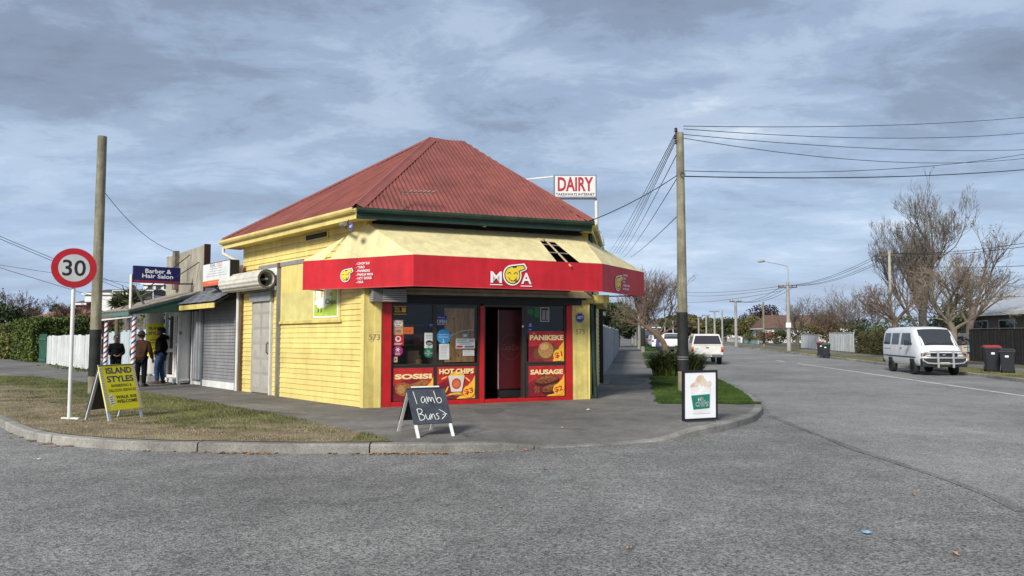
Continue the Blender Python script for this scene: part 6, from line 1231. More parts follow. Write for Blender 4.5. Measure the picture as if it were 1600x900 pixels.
# hedges and white fences further on
a, b = fk(1379, 540, -4.6), fk(1338, 540, -4.6); hedge(FK, min(a, b), max(a, b), -5.8, -4.6, 1.55, 'clipped box hedge left of the white van', 6000, m=mat('hedge_brown', (.065, .068, .022), .75, .4, 1.5, col2=(.11, .10, .04)), size=.06, zb=.12)
for x0, x1, l, h in ((1334, 1296, 'white board fence panel beside the box hedge', 1.62), (1280, 1252, 'short white board fence beyond the driveway gap', 1.45)):
    a, b = fk(x0, 545, -5.0), fk(x1, 545, -5.0); o = empty('board_fence', FK.p((a + b) / 2, -5, .12), l, 'fence'); t = a
    while t < b - .05: bx(FK, 'board', FNW, o, t + .01, min(t + .3, b) - .01, -5.04, -5 + random.uniform(-.01, .01), .14, .12 + h); t += .3
    bx(FK, 'cap_rail', FNW, o, a, b, -5.07, -4.97, .12 + h, .16 + h)
def fpt(px, d): a = fk(px, 540, d); return FK.p(a, d, .12)
lv = [('round_shrub', 'olive shrub mass behind the wheelie bins', 1275, -11, 3.2, 3, 3.4, .2, 3000, OL, .13, 'shrub'), ('round_shrub', 'russet hedge trees behind the white fences', 1303, -13, 3.5, 3, 4.2, .3, 3000, RU, .13, 'shrub'), ('evergreen_shrub', 'dark shrub by the near white fence panel', 1330, -9, 2.2, 2, 3.2, .1, 2500, EV, .11, 'shrub'), ('evergreen_shrub', 'dark green shrubs above the box hedge', 1365, -8.5, 2.3, 2, 3.0, .1, 3200, EV, .10, 'shrub'), ('evergreen_shrub', 'green shrubs behind the white van', 1420, -9, 2.6, 2, 3.1, .1, 3600, MG, .10, 'shrub'), ('evergreen_shrub', 'dark evergreen shrub above the grey fence', 1475, -8.5, 2.0, 1.6, 3.4, .1, 3600, EV, .09, 'shrub'), ('evergreen_shrub', 'olive conifer beside the pale roofed house', 1500, -12, 1.8, 1.6, 5.0, .3, 3000, MG, .10, 'shrub'),
      ('copper_tree', 'dark purple copper tree beyond the brown roof', 1182, -22, 6, 5, 8.5, 1.2, 3500, CO, .3, 'tree'), ('conifer_tree', 'olive conifer clump left of the brown roofed house', 1170, -9, 3.6, 4, 5.6, .2, 3800, OL, .2, 'tree'), ('green_tree', 'dark green tree left of the conifer clump', 1152, -14, 4.5, 4, 5.5, .3, 3000, EV, .25, 'tree'), ('green_tree', 'green street side tree far along the right', 1134, -12, 6, 8, 5.8, .4, 3000, MG, .32, 'tree'), ('green_tree', 'distant dark tree mass before the street end', 1112, -16, 8, 12, 7, .5, 3000, EV, .45, 'tree'), ('low_shrub', 'low green shrub before the brown roofed house', 1178, -5.5, 1.7, 1.7, 1.9, .05, 1200, MG, .12, 'shrub'), ('low_shrub', 'dark rounded shrubs by the street lamp pole', 1232, -7, 2.2, 2, 2.2, .05, 1800, EV, .12, 'shrub'), ('low_shrub', 'brown garden shrubs before the white house wall', 1212, -6.5, 2.2, 2, 2.3, .05, 1500, RU, .12, 'shrub')]
for i, (nm, lb, px, d, rx, ry, h, z0, n, m, s_, ct) in enumerate(lv): leafy(nm, lb, fpt(px, d), rx, ry, h, z0, n, m, s_, 50 + i, ct)
for i, (px, d, h, lb, ln, nn) in enumerate(((1247, -2.8, 1.4, 'small bare street tree beside the lamp pole', 1.5, 5), (1330, -10, 1.5, 'wide bare tree behind the near white fence', 1.9, 5), (1356, -12, 1.5, 'bare reddish tree above the box hedge', 1.6, 5), (1292, -12, 1.4, 'bare tree between the white fences', 1.5, 5))): q = fpt(px, d); bare_tree('bare_tree', lb, q, [(q, .16), (q + V((0, 0, h)), .12)], 60 + i, 5, [TWG, TWR][i % 2], n0=7, len0=ln, angle=.6, sun_up=.25, tw=.010, leaves=(80, RU, .07))
# houses on the far side
ROOFB = mat('roof_brown', (.14, .075, .05), .8, .15, 2); ROOFG = mat('roof_silver', (.42, .44, .46), .45, .08, 1, streak=.1)
def hs_(px, d): return fk(px, 540, d)
a1, a0 = hs_(1188, -14), hs_(1243, -14); house('house', 'white house with brown hipped roof across the main street', FK, min(a0, a1) + 2, min(a0, a1) + 15, -20, -9.5, .12, 2.6, 5.0, WHT, ROOFB, 'd', (('f', min(a0, a1) + 5, min(a0, a1) + 7, 1, 2.2), ('f', min(a0, a1) + 9.5, min(a0, a1) + 11, 1, 2.2)), .5, 1.5)
a = hs_(1215, -32); house('house', 'far house with weathered grey yellow roof', FK, a - 6, a + 8, -40, -30, .12, 3.2, 7.2, WHT, mat('roof_lichen', (.30, .27, .20), .85, .2, 1), 'a')
a = hs_(1545, -12); house('house', 'grey roofed house behind the black paling fence', FK, a - 9.5, a + 1.8, -20, -10.5, .12, 3.05, 5.1, mat('wall_taupe', (.17, .15, .125), .8), ROOFG, 'a', (('f', a - 3.5, a - 1, 1.5, 2.6), ('f', a - 7, a - 5, 1.5, 2.6)), .6)
a = hs_(1112, -18); house('house', 'distant house with pale grey roof far up the street', FK, a - 8, a + 6, -28, -16, .12, 3.2, 6.5, WHT, ROOFG, 'a')
a = hs_(1262, -20); house('house', 'dark roofed house hidden behind the bare trees', FK, a - 4, a + 8, -28, -17, .12, 2.8, 5.2, WHT, mat('roof_dark', (.07, .06, .055), .7), 'a')
for px0, px1, d, h, c_, l in ((1158, 1137, -5.2, .55, (.66, .66, .64), 'low white garden wall far across the street'), (1184, 1163, -5.0, .6, (.22, .38, .36), 'low teal garden wall with red capping')):
    a, b = fk(px0, 540, d), fk(px1, 540, d); o = empty('garden_wall', FK.p((a + b) / 2, d, .12), l, 'wall'); bx(FK, 'wall', mat('gw%d' % px0, c_, .7), o, a, b, d - .2, d, .12, .12 + h); bx(FK, 'capping', mat('gwc%d' % px0, (.3, .08, .05) if px0 > 1170 else c_), o, a - .03, b + .03, d - .24, d + .04, .121 + h, .2 + h)
    if px0 < 1170:
        for q_ in (a + .2, b - .4): bx(FK, 'pier', mat('gw1158', c_), o, q_, q_ + .35, d - .25, d + .05, .12, 1.05)
# ---- background at left
def bgp(px, Y): q = at(px, 540, Y); return V((q.x, q.y, .1))
FBk = Fr(V((0, 0, 0)), V((1, 0, 0)), V((0, -1, 0)))
def bg_house(label, x0, x1, yt, ye, Y, wm, rm, ridge='a', dep=8, win=()):
    a0, a1 = at(x0, 500, Y).x, at(x1, 500, Y).x; house('house', label, FBk, a0, a1, -Y - dep, -Y, .1, at(800, ye, Y).z, at(800, yt, Y).z, wm, rm, ridge, win, .3)
BRK = mat('brick_red', (.20, .065, .045), .85, .2, 3)
bg_house('brown tiled roof house beyond the left hedge', 56, 108, 481, 497, 62, BRK, mat('tile_brown', (.22, .10, .05), .85, .25, 2)); bg_house('low dark red iron roof beyond the white fence', 112, 150, 486, 503, 55, BRK, mat('iron_maroon', (.22, .035, .045), .6, .1, 1))
x0, x1 = at(131, 500, 80).x, at(214, 500, 80).x; ap = house('apartment_house', 'white flat sided apartment house rising behind the barber shop', FBk, x0, x1, -90, -80, .1, at(800, 458, 80).z, at(800, 448, 80).z, WHT, mat('roof_dark', (.07, .06, .055)), 'a', (('f', x0 + 3, x0 + 4.5, 5.2, 6.4), ('f', x0 + 6, x0 + 7.5, 5.2, 6.4)), .2)
bg_house('red brick wing left of the white apartment house', 117, 132, 462, 474, 79, BRK, mat('roof_dark', (.07, .06, .055)), 'a', 9)
x0, x1 = at(222, 500, 90).x, at(275, 500, 90).x; ho = house('apartment_house', 'pale apartment block with balconies behind the barber sign', FBk, x0, x1, -102, -90, .1, at(800, 443, 90).z, at(800, 436, 90).z, WHT, mat('roof_dark', (.07, .06, .055)), 'a', (), .2)
for r_ in range(3):
    for k in range(4): w = bx(FBk, 'window', mat('window_white', (.6, .6, .58)), ho, x0 + .5 + k * 1.0, x0 + 1.3 + k * 1.0, 0 - 90 + .0, -90 + .06, 4.6 + r_ * 1.2, 5.4 + r_ * 1.2); bx(FBk, 'pane', mat('pane_dark', (.04, .045, .05), .2), w, x0 + .58 + k * 1.0, x0 + 1.22 + k * 1.0, -90 + .06, -90 + .07, 4.7 + r_ * 1.2, 5.3 + r_ * 1.2)
leafy('background_tree', 'dark green round tree beyond the brown roof', bgp(97, 70), 1.1, 1.2, 4.2, .5, 1200, EV, .16, 71); leafy('background_tree', 'dark bushy tree at the far left edge', bgp(8, 66), 2.2, 2, 4.3, .4, 1800, EV, .17, 72)
for i, (px, Y, l, ln) in enumerate(((30, 72, 'bare brown tree above the left hedge', 1.3), (62, 76, 'second bare brown tree above the left hedge', 1.3), (105, 60, 'bare brown shrub before the maroon roof', .8))): q = bgp(px, Y); bare_tree('background_tree', l, q, [(q, .16), (q + V((0, 0, 1.8)), .12)], 80 + i, 5, TWR, n0=7, len0=ln, tw=.016, leaves=(300, RU, .1))
for i, (px, yb, yt, Y) in enumerate(((205, 478, 452, 30), (183, 482, 462, 29))):
    b = at(px, 540, Y); b.z = ZP; c = at(px, (yb + yt) / 2 + 4, Y); o = empty('cabbage_tree', b, ['spiky green cabbage tree behind the barber sign', 'smaller spiky cabbage tree left of the barber sign post'][i], 'tree'); MB().tube([b, c], .08, 8).build('trunk', BARK, o); mb = MB(); r1 = random.Random(i)
    for k in range(260):
        d = V((r1.gauss(0, 1), r1.gauss(0, 1), r1.gauss(.35, .8))).normalized(); ln = r1.uniform(.4, .75) * (1 if i == 0 else .6); s = d.orthogonal().normalized() * .022; o0 = c + V((r1.uniform(-.35, .35), r1.uniform(-.2, .2), r1.uniform(-.1, .1))) * (1 if i == 0 else .4); mb.add([o0 - s, o0 + s, o0 + d * ln * .6 + s, o0 + d * ln * .6 - s, o0 + d * ln + V((0, 0, -.06))], [(0, 1, 2, 3), (3, 2, 4)])
    mb.build('crown', MG, o)
# ---- far end of the main street
for i, (px, Y, rx, h, m, l) in enumerate(((985, 330, 12, 9, EV, 'far dark trees left of the street end'), (1010, 300, 12, 7, OL, 'far olive trees at the street end'), (1040, 320, 14, 8, MG, 'far green trees at the street end'), (1068, 290, 12, 8.5, EV, 'far dark trees right of the street end'), (1092, 260, 10, 8, OL, 'far russet and olive trees along the right'))): leafy('far_tree', l, bgp(px, Y), rx, 8, h, .5, 2500, m, .8, 90 + i)
a0, a1 = at(1012, 500, 360).x, at(1078, 500, 360).x; house('large_hall', 'long pale yellow building at the far end of the street', FBk, a0, a1, -380, -360, .1, 6.8, 9.0, mat('wall_cream', (.62, .55, .33), .8), mat('roof_cream', (.55, .5, .35), .7), 'a')
a0, a1 = at(1005, 500, 180).x, at(1030, 500, 180).x; house('shop_building', 'far grey gabled shop with white sign up the street', FBk, a0, a1, -192, -180, .1, 3.2, 5.2, mat('wall_slate', (.07, .075, .085), .8), mat('roof_slate', (.10, .12, .15), .7), 'd', (('f', a0 + .4, a1 - .4, 2.6, 3.1),))
# ================================================================== VEHICLES
TYRE = mat('tyre', (.018, .018, .019), .85, .2, 10); RIM = mat('rim_steel', (.42, .41, .39), .4, .1, 9, metal=.3); CGL = glass('car_glass', (.02, .024, .03), .82, .04); TRIM = mat('car_trim', (.022, .022, .024), .55); CHRM = mat('bar_alloy', (.50, .50, .50), .28, .1, 8, metal=.6)
LRED = mat('lens_red', (.30, .012, .012), .2); LAMB = mat('lens_amber', (.55, .18, .02), .2); LCLR = mat('lens_clear', (.55, .57, .58), .12); PLATE = mat('plate_white', (.62, .62, .60), .5)
def wheel(o, x, y, r, w=.2):
    s = 1 if y > 0 else -1; t = MB().lathe((x, y, r), [(r * .62, -w / 2), (r * .93, -w / 2), (r, -w * .36), (r, w * .36), (r * .93, w / 2), (r * .62, w / 2), (r * .62, -w / 2)], 28, (0, 1, 0)).build('wheel', TYRE, o, local=True)
    MB().lathe((x, y, r), [(.03, s * w * .1), (r * .25, s * w * .32), (r * .4, s * w * .2), (r * .56, s * w * .38), (r * .63, s * w * .44), (r * .63, -s * w * .3)], 20, (0, 1, 0)).build('rim', RIM, t, local=True)
    return t
SEC = [(0, .0), (.55, -.0), (.90, .02), (.98, .10), (1.0, .30), (.995, .48), (.965, .62), (.90, .84), (.84, .93), (.72, .985), (.4, 1.0), (0, 1.005)]
class Body:
    """stations: (x, bottom z, top z, half width); a ring is interpolated from SEC"""
    def __init__(s, st, sec=SEC): s.st = st; s.sec = sec
    def at(s, x):
        S = s.st
        for a, b in zip(S, S[1:]):
            if a[0] <= x <= b[0]: t = (x - a[0]) / max(1e-6, b[0] - a[0]); return [a[i] + (b[i] - a[i]) * t for i in (1, 2, 3)]
        return list(S[0][1:]) if x < S[0][0] else list(S[-1][1:])
    def y(s, x, z):
        zb, zt, hw = s.at(x); f = (z - zb) / (zt - zb)
        for (y0, f0), (y1, f1) in zip(s.sec, s.sec[1:]):
            if f0 <= f <= f1: t = (f - f0) / max(1e-6, f1 - f0); return hw * (y0 + (y1 - y0) * t)
        return 0
    def top(s, x, y):
        zb, zt, hw = s.at(x); q = abs(y) / hw; best = zt
        for (y0, f0), (y1, f1) in zip(s.sec[6:], s.sec[7:]):
            if y1 <= q <= y0: t = (y0 - q) / max(1e-6, y0 - y1); return zb + (zt - zb) * (f0 + (f1 - f0) * t)
        return best
    def mesh(s):
        mb = MB(); n = len(s.sec)
        for x, zb, zt, hw in s.st:
            R_ = [(hw * y, zb + (zt - zb) * f) for y, f in s.sec]; ring = [(y, z) for y, z in R_] + [(-y, z) for y, z in R_[-2:0:-1]]; m = len(ring); mb.v += [V((x, y, z)) for y, z in ring]
        for i in range(len(s.st) - 1):
            for j in range(m): mb.f.append((i * m + j, i * m + (j + 1) % m, (i + 1) * m + (j + 1) % m, (i + 1) * m + j))
        mb.f.append(tuple(range(m))); mb.f.append(tuple(range((len(s.st) - 1) * m, len(s.st) * m))); mb.sm = True; return mb
    def side(s, o, name, m, pts, sgn, lift=.008, n=5):       # quad patch on the side: pts = (x,z) bl, br, tr, tl
        mb = MB(); bl, br, tr, tl = pts
        for i in range(n + 1):
            for j in range(n + 1):
                u, v = i / n, j / n; x = (bl[0] * (1 - u) + br[0] * u) * (1 - v) + (tl[0] * (1 - u) + tr[0] * u) * v; z = (bl[1] * (1 - u) + br[1] * u) * (1 - v) + (tl[1] * (1 - u) + tr[1] * u) * v; mb.v.append(V((x, sgn * (s.y(x, z) + lift), z)))
        mb.f = [(i * (n + 1) + j, i * (n + 1) + j + 1, (i + 1) * (n + 1) + j + 1, (i + 1) * (n + 1) + j) for i in range(n) for j in range(n)]; return mb.build(name, m, o, local=True)
    def over(s, o, name, m, x0, x1, w0, w1, lift=.008, n=8):  # patch on the sloping front or rear: x range, half widths
        mb = MB()
        for i in range(n + 1):
            u = i / n; x = x0 + (x1 - x0) * u; w = w0 + (w1 - w0) * u
            for j in range(n + 1): y = w * (2 * j / n - 1); mb.v.append(V((x, y, s.top(x, y) + lift)))
        mb.f = [(i * (n + 1) + j, i * (n + 1) + j + 1, (i + 1) * (n + 1) + j + 1, (i + 1) * (n + 1) + j) for i in range(n) for j in range(n)]; mb.sm = True; return mb.build(name, m, o, local=True)
def lbox(o, name, m, x0, x1, y0, y1, z0, z1, bevel=.01): return MB().box(min(x0, x1), max(x0, x1), min(y0, y1), max(y0, y1), z0, z1).build(name, m, o, local=True, bevel=bevel)
# ---- white van
CWH = mat('van_white', (.70, .71, .71), .3, .03, 2, dirt=.05, spec=.5)
vp = gp(1437, 577, 0); van = empty('parked_van', (vp.x, vp.y, 0), 'white van with alloy bull bar parked on the far side', 'van', rz=math.atan2(-dR.y, -dR.x) + R(0), local=True)
van.location = FK.p(FK.hit(1440, 560, 1.08)[0], 1.08, 0)
VB = Body([(-2.33, .42, 1.62, .76), (-2.30, .40, 1.90, .81), (-2.1, .38, 1.96, .84), (-1, .36, 1.99, .845), (.6, .36, 1.98, .845), (1.05, .36, 1.94, .845), (1.22, .36, 1.88, .845), (1.45, .36, 1.66, .845), (1.68, .36, 1.43, .845), (1.90, .37, 1.20, .84), (2.05, .38, 1.08, .83), (2.2, .40, 1.0, .81), (2.29, .44, .90, .76)])
VB.mesh().build('body', CWH, van, local=True)
VB.over(van, 'windscreen', CGL, 1.235, 1.86, .60, .66); VB.over(van, 'screen_seal', TRIM, 1.225, 1.235, .60, .60, .006); VB.over(van, 'screen_seal', TRIM, 1.86, 1.885, .67, .67, .009)
for s in (-1, 1):
    for x0, x1, x2, x3 in ((-2.12, -1.28, -1.26, -2.02), (-1.12, -.22, -.2, -1.10), (.02, 1.02, .93, .05)): VB.side(van, 'side_window', CGL, [(x0, 1.22), (x1 + (.25 if x1 > 1 else 0), 1.22), (x2 if x1 < 1 else .98, 1.72), (x3, 1.72)], s)
    VB.side(van, 'rubbing_strip', TRIM, [(-2.2, .70), (1.7, .70), (1.7, .75), (-2.2, .75)], s, .012)
    for x in (-1.2, -.08, 1.12): VB.side(van, 'door_gap', TRIM, [(x, .45), (x + .014, .45), (x + .014, 1.16), (x, 1.16)], s, .003)
    VB.side(van, 'door_handle', TRIM, [(.02, 1.05), (.16, 1.05), (.16, 1.10), (.02, 1.10)], s, .02); VB.side(van, 'slide_rail', TRIM, [(-2.15, 1.02), (-1.25, 1.02), (-1.25, 1.045), (-2.15, 1.045)], s, .004)
    wheel(van, 1.28, s * .74, .31); wheel(van, -1.28, s * .74, .31); VB.side(van, 'wheel_arch', TRIM, [(.93, .37), (1.63, .37), (1.52, .66), (1.04, .66)], s, .004); VB.side(van, 'wheel_arch', TRIM, [(-1.63, .37), (-.93, .37), (-1.04, .66), (-1.52, .66)], s, .004)
    MB().tube([(1.28, s * .82, 1.28), (1.30, s * .97, 1.27)], .018, 6).build('mirror_arm', TRIM, van, local=True); lbox(van, 'mirror', TRIM, 1.22, 1.30, s * .93, s * 1.10, 1.20, 1.42, .02)
    lbox(van, 'headlight', LCLR, 2.2, 2.335, s * .50, s * .70, .78, .91, .02); lbox(van, 'indicator', LAMB, 2.12, 2.31, s * .705, s * .80, .78, .91, .015); lbox(van, 'tail_light', LRED, -2.345, -2.25, s * .64, s * .78, .75, 1.15, .02)
lbox(van, 'grille', TRIM, 2.22, 2.325, -.49, .49, .77, .92, .015); lbox(van, 'emblem', CHRM, 2.325, 2.335, -.06, .06, .83, .87, .003); lbox(van, 'bumper', TRIM, 2.1, 2.40, -.83, .83, .36, .70, .05); lbox(van, 'number_plate', PLATE, 2.40, 2.41, -.18, .18, .44, .55, .003); lbox(van, 'rear_bumper', TRIM, -2.42, -2.25, -.8, .8, .40, .58, .03)
for k in range(5): lbox(van, 'plate_mark', BLK, 2.41, 2.412, -.14 + k * .058, -.10 + k * .058, .465, .525, 0)
bb_ = empty('bull_bar', (2.4, 0, .4)); bpy.data.objects.remove(bb_)
mb = MB(); mb.tube([(2.46, -.60, .98), (2.47, 0, .99), (2.46, .60, .98), (2.42, .78, .92), (2.36, .83, .80), (2.38, .80, .62), (2.44, .66, .52), (2.47, .4, .50), (2.47, -.4, .50), (2.44, -.66, .52), (2.38, -.80, .62), (2.36, -.83, .80), (2.42, -.78, .92), (2.46, -.60, .98)], .034, 10, False); mb.tube([(2.38, -.82, .74), (2.46, -.6, .74), (2.46, .6, .74), (2.38, .82, .74)], .026, 8); bull = mb.build('bull_bar', CHRM, van, local=True)
for s in (-1, 1): MB().hexa([(2.42, s * .28 - .035, .34), (2.52, s * .28 - .035, .34), (2.52, s * .28 + .035, .34), (2.42, s * .28 + .035, .34), (2.42, s * .28 - .035, 1.03), (2.50, s * .28 - .035, 1.03), (2.50, s * .28 + .035, 1.03), (2.42, s * .28 + .035, 1.03)]).build('upright', CHRM, bull, local=True, bevel=.012)
for y0, y1 in ((-.5, .05), (.02, .55)): MB().tube([(1.87, y0, 1.255), (1.80, (y0 + y1) / 2, 1.33), (1.83, y1, 1.30)], .010, 5).build('wiper', TRIM, van, local=True)
# ---- ute with canopy, seen from behind
def on_kerb(px, Y, off): return V((e.x + .158 * (Y - e.y) + off, Y, 0))
e = V((7.45, 26.8, 0)); rzc = math.atan2(dR.y, dR.x)
def road_at(px, Y): return V(((px - 800) / FPX * Y, Y, 0))
up = road_at(1097.5, 42.4); ute = empty('parked_ute', up, 'white ute with white canopy parked beyond the strappy shrub', 'ute', rz=rzc, local=True)
UW = mat('ute_white', (.66, .645, .60), .4, .05, 3, dirt=.12)
MB().box(-2.42, .1, -.83, .83, .52, 1.06).build('tray', UW, ute, local=True, bevel=.04); Body([(.1, .42, 1.2, .82), (.35, .4, 1.52, .82), (.6, .4, 1.56, .82), (1.0, .4, 1.54, .82), (1.35, .4, 1.1, .82), (1.8, .42, 1.02, .80), (2.4, .45, .92, .76), (2.5, .5, .8, .7)]).mesh().build('cab', UW, ute, local=True)
mb = MB(); mb.hexa([(-2.44, -.82, 1.065), (.2, -.82, 1.065), (.2, .82, 1.065), (-2.44, .82, 1.065), (-2.22, -.66, 1.66), (.1, -.66, 1.68), (.1, .66, 1.68), (-2.22, .66, 1.66)]); mb.build('canopy', UW, ute, local=True, bevel=.05)
mb = MB(); q = lambda f, w: (-2.452 + .222 * f, w, 1.065 + .595 * f); mb.add([q(.10, -.74), q(.10, .74), q(.86, .615), q(.86, -.615)], [(0, 1, 2, 3)]); mb.build('rear_window', glass('canopy_glass', (.035, .035, .042), .92, .08), ute, local=True)
for s in (-1, 1):
    f_ = lambda x, t: (x, s * (.825 - .16 * t), 1.065 + .595 * t); MB().add([f_(-2.0, .15), f_(-.1, .15), f_(-.15, .8), f_(-1.9, .8)], [(0, 1, 2, 3)]).build('side_window', CGL, ute, local=True)
    tl_ = lbox(ute, 'tail_light', LRED, -2.45, -2.3, s * .72, s * .84, .70, .84, .01); lbox(ute, 'tail_light', LAMB, -2.45, -2.3, s * .72, s * .84, .845, .98, .01); wheel(ute, -1.45, s * .72, .33, .22); wheel(ute, 1.55, s * .72, .33, .22)
lbox(ute, 'tailgate', UW, -2.455, -2.42, -.70, .70, .58, 1.04, .01); lbox(ute, 'handle', BLK, -2.47, -2.455, -.09, .07, .90, .95, .004); lbox(ute, 'bumper', mat('bumper_grey', (.10, .10, .105), .4), -2.56, -2.40, -.80, .80, .42, .55, .02); lbox(ute, 'number_plate', PLATE, -2.575, -2.56, -.22, .16, .45, .56, .003)
for k in range(5): lbox(ute, 'plate_mark', BLK, -2.58, -2.576, -.18 + k * .065, -.14 + k * .065, .475, .535, 0)
lbox(ute, 'badge', mat('badge_grey', (.3, .3, .3)), -2.462, -2.456, .48, .64, .84, .90, 0)
# ---- cars further along the kerb
HATCH = [(-2.0, .42, .86, .70), (-1.95, .36, 1.02, .78), (-1.72, .32, 1.30, .81), (-1.45, .32, 1.46, .82), (-.6, .3, 1.52, .83), (.2, .3, 1.49, .83), (.55, .3, 1.32, .83), (.95, .3, 1.05, .83), (1.5, .3, .97, .82), (1.95, .34, .82, .76), (2.05, .4, .66, .66)]
SUV = [(-2.2, .5, 1.0, .76), (-2.16, .44, 1.16, .84), (-1.98, .42, 1.50, .86), (-1.75, .42, 1.68, .87), (-.7, .42, 1.73, .88), (.3, .42, 1.69, .88), (.75, .42, 1.42, .88), (1.1, .42, 1.16, .88), (1.7, .42, 1.08, .86), (2.15, .46, .92, .80), (2.25, .5, .8, .7)]
def car(px, Y, prof, colname, col, label, tail=LRED, off=None):
    p = road_at(px, Y); o = empty('parked_car', p, label, 'car', 'cars parked along the shop side kerb', rz=rzc, local=True); m = mat(colname, col, .3, .04, 2, spec=.5); b = Body(prof); b.mesh().build('body', m, o, local=True); S = prof; suv = prof is SUV; k = 1.14 if suv else 1
    b.over(o, 'rear_window', CGL, S[1][0] + .045, S[3][0] - .05, .70 * k, .60 * k); b.over(o, 'windscreen', CGL, S[5][0] + .06, S[7][0] - .03, .62 * k, .70 * k)
    for s in (-1, 1):
        b.side(o, 'side_window', CGL, [(-1.6, .98 * k), (-.5, .98 * k), (-.52, 1.36 * k), (-1.4, 1.33 * k)], s); b.side(o, 'side_window', CGL, [(-.42, .98 * k), (.62, .98 * k), (.3, 1.34 * k), (-.44, 1.36 * k)], s)
        r = .34 if suv else .30; wheel(o, -1.25, s * (.78 * k - .06), r); wheel(o, 1.28, s * (.78 * k - .06), r)
        lbox(o, 'tail_light', tail, S[0][0] - .01, S[0][0] + .2, s * .52 * k, s * .74 * k, .80 * k, .98 * k, .02); lbox(o, 'headlight', LCLR, S[-1][0] - .25, S[-1][0] - .02, s * .45 * k, s * .68 * k, .6 * k, .74 * k, .02)
    lbox(o, 'bumper', TRIM if suv else m, S[0][0] - .08, S[0][0] + .15, -.74 * k, .74 * k, .32 * k, .62 * k, .03); lbox(o, 'number_plate', PLATE, S[0][0] - .095, S[0][0] - .08, -.25, .25, .64, .75, .003); return o
car(1046.5, 63, SUV, 'suv_white', (.70, .70, .70), 'white station wagon parked behind the leaning tree trunk'); car(1038, 70, HATCH, 'car_blue', (.02, .07, .22), 'blue car showing left of the leaning tree trunk'); car(1028, 80, HATCH, 'hatch_white', (.72, .73, .74), 'white hatchback parked past the blue car'); car(1022, 92, HATCH, 'car_silver', (.35, .38, .42), 'silver car in front of the white hatchback'); car(1015, 104, HATCH, 'car_black', (.03, .03, .035), 'dark car at the far end of the parked row'); car(993, 190, HATCH, 'car_deep_blue', (.03, .04, .2), 'tiny blue car at the far end of the footpath')
# ================================================================== POLES, LAMP, WIRES
def util_pole(px, yb, yt, r, label, arms=(), m='pole_concrete', col=(.33, .32, .30), tar=None, zb=.13):
    b = gp(px, yb, zb); h = at(px, yt, b.y).z - zb; o = empty('power_pole', b, label, 'pole'); M = mat(m, col, .85, .12, 3, streak=.2); MB().tube([b, b + V((0, 0, h))], [r, r * .72], 10).build('shaft', M, o)
    for dz, w in arms:
        MB().bar(b + V((-w, 0, h - dz)), b + V((w, 0, h - dz)), .09, .11).build('crossarm', mat('crossarm', (.13, .10, .08), .9), o)
        for k in (-1, -.5, .5, 1): MB().lathe(b + V((w * k * .94, 0, h - dz + .06)), [(.03, 0), (.05, .04), (.03, .08), (.045, .12), (.01, .16)], 8).build('insulator', mat('insulator_brown', (.06, .035, .03)), o)
    if tar: MB().tube([b + V((0, 0, tar[0])), b + V((0, 0, tar[1]))], r + .01, 10).build('tar_wrap', mat('tar', (.018, .019, .018)), o)
    return o, b, h
vpole, vb_, vh = util_pole(1394.5, 560, 393, .115, 'slim concrete power pole behind the white van', ((.22, .6),), 'pole_pale', (.40, .38, .32))
lamp, lb_, lh = util_pole(1233, 548.5, 441, .19, 'concrete pole carrying the tall curved street lamp', ((.45, .85),))
Yl = lb_.y; pts = [at(1231.5, 445, Yl), at(1231.5, 425, Yl), at(1230.5, 417, Yl), at(1227, 414.8, Yl), at(1210, 411.3, Yl), at(1195, 408.6, Yl)]; MB().tube(pts, [.06, .055, .05, .045, .04, .035], 8).build('lamp_arm', mat('lamp_grey', (.35, .36, .37), .5), lamp); MB().lathe(at(1189.5, 408, Yl), [(.03, -.35), (.12, -.25), (.14, 0), (.10, .28), (.04, .34)], 12, (1, 0, .08)).build('lamp_head', mat('lamp_head', (.30, .31, .32), .5), lamp); c = at(1230.5, 508, Yl); MB().box(c.x - .22, c.x + .22, c.y - .25, c.y - .2, c.z - .22, c.z + .22).build('notice', WHP, lamp)
for px, yb, yt, r, arms, lb, k in ((1150.5, 541.5, 470, .20, ((.1, .7),), 'concrete pole with crossarm left of the brown roofed house', {}), (1194, 542.5, 472, .15, (), 'greenish timber pole before the brown roofed house', {'m': 'pole_wood2', 'col': (.20, .21, .13), 'tar': (.4, 1.7)}), (1117, 534, 486, .22, ((.1, .9),), 'far concrete pole right of the parked ute', {}), (1129, 536, 484, .16, (), 'slender far timber pole near the ute', {}), (1104, 532.5, 492, .22, ((.1, .9),), 'very far pole above the ute roof', {}), (1092, 531, 497, .25, ((.1, .9),), 'tiny far pole just left of the ute roof', {}), (1005, 550.5, 482, .17, (), 'timber pole on the berm by the parked cars', {'m': 'pole_wood3', 'col': (.25, .24, .2), 'tar': (.5, 2.0)}), (999, 545, 490, .17, (), 'second timber pole along the shop side berm', {'m': 'pole_wood3', 'col': (.25, .24, .2)}), (993.5, 540, 496, .18, (), 'third timber pole along the shop side berm', {'m': 'pole_wood3', 'col': (.25, .24, .2)}), (989, 536.5, 500, .2, (), 'fourth timber pole along the shop side berm', {'m': 'pole_wood3', 'col': (.25, .24, .2)}), (1052, 532, 501, .22, ((.1, .9),), 'far pole beyond the white wagon', {}), (1039, 530, 504, .22, ((.1, .9),), 'far pole beyond the leaning trunk', {})): util_pole(px, yb, yt, r, lb, arms, **k)
WIRE = mat('wire_black', (.012, .012, .013), .7)
def wire(a, b, sag, label, r=.012, n=14, grp='overhead wires'):
    a, b = V(a), V(b); pts = [a.lerp(b, k / n) - V((0, 0, 4 * sag * (k / n) * (1 - k / n))) for k in range(n + 1)]; mb = MB(); mb.tube(pts, r, 5, False); return mb.build('overhead_wire', WIRE, label=label, cat='wire', group=grp, base=a)
ry = RPq.y
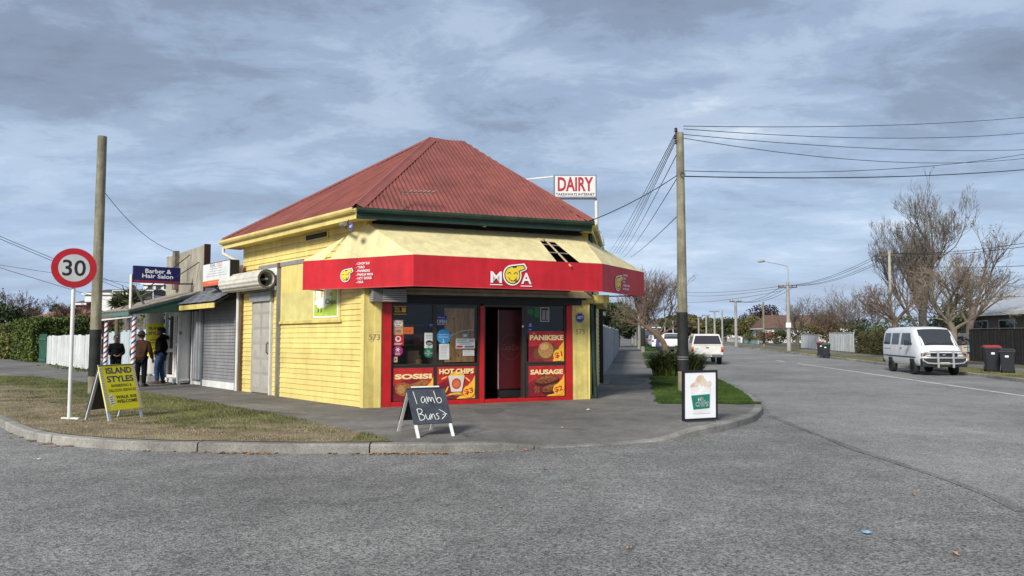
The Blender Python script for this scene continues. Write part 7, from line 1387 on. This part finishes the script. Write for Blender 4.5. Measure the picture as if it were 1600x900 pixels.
for y0, x1, y1, Y1, sag, l in ((197, 1700, 172, 34, .5, 'topmost wire running right from the corner pole'), (201.5, 1700, 196, 34, .75, 'second wire running right from the corner pole'), (210, 1700, 228, 34, .6, 'third wire running right from the corner pole'), (216, 1700, 230, 36, 1.35, 'fourth sagging wire running right from the corner pole'), (267, 1700, 220, 33, .9, 'thin lower wire rising to the right of the corner pole'), (275.5, 1700, 255, 30, .45, 'thick lowest cable running right from the corner pole')): wire(at(1068, y0, ry), at(x1, y1, Y1), sag * .55, l, .010 if 'thick' not in l else .016)
for k, (y0, x1, y1) in enumerate(((203, 952, 394), (207, 957, 396), (212, 962, 396), (216, 966, 396), (240, 970, 398), (278, 974, 402))): wire(at(1058, y0, ry), at(x1, y1, 78), .25, ['leftmost of the wires dropping left of the corner pole', 'second of the wires dropping left of the corner pole', 'third of the wires dropping left of the corner pole', 'fourth of the wires dropping left of the corner pole', 'fifth of the wires dropping left of the corner pole', 'lowest starting wire of the fan left of the corner pole'][k], .012)
wire(at(1061, 272, ry), V((q1.x, 20.6, 4.55)) if False else FRt.p(1.0, .1, 4.6), .08, 'service wire from corner pole to the shop roof', .012); wire(at(1060, 336, ry), at(985, 402, 60), .1, 'short low wire left of the corner pole', .012)
wire(at(160, 296, LPT.y), P(11.55, .1, 4.44), .28, 'sagging service wire from left pole to the parapet', .008)
for k, (x0, y0, x1, y1, Y0, Y1) in enumerate(((-40, 352, 260, 470, 34, 60), (-40, 356, 300, 492, 34, 66), (-40, 408, 330, 456, 50, 70), (-40, 406, 420, 540, 40, 80))): wire(at(x0, y0, Y0), at(x1, y1, Y1), .15, ['uppermost wire crossing behind the speed sign', 'steep wire crossing behind the speed sign', 'shallow wire crossing low behind the speed sign', 'long low wire above the left hedge'][k], .014)
vt = vb_ + V((0, 0, vh)); lt = lb_ + V((0, 0, lh))
for k, dx in enumerate((-.55, -.25, .25, .55)): wire(lt + V((dx * 1.4, 0, -.3)), vt + V((dx, 0, -.1)), .55, ['outer left wire between lamp pole and van pole', 'inner left wire between lamp pole and van pole', 'inner right wire between lamp pole and van pole', 'outer right wire between lamp pole and van pole'][k], .014)
for k, (y1, s_) in enumerate(((366, .25), (372, .3), (410, .2))): wire(vt + V((.3, 0, -.12 - .7 * (k == 2))), at(1680, y1, 30), s_, ['upper wire from van pole towards the right edge', 'lower twin wire from van pole to the right edge', 'separate low wire from van pole to the right edge'][k], .014)
pb_ = gp(1150.5, 541.5, .13); pz = at(1150.5, 472, pb_.y)
for k, dx in enumerate((-.6, 0, .6)): wire(lt + V((dx, 0, -.4)), pz + V((dx, 0, .1)), .6, ['left wire between lamp pole and the far crossarm pole', 'middle wire between lamp pole and the far crossarm pole', 'right wire between lamp pole and the far crossarm pole'][k], .018)
for k, (y0, y1) in enumerate(((455, 452), (461, 457), (472, 466))): wire(at(1060, y0, 130), lt + V((-.5, 0, -.35 - .2 * k)), .4, ['high far wire crossing over the ute to the lamp pole', 'middle far wire crossing over the ute to the lamp pole', 'low far wire crossing over the ute to the lamp pole'][k], .018)
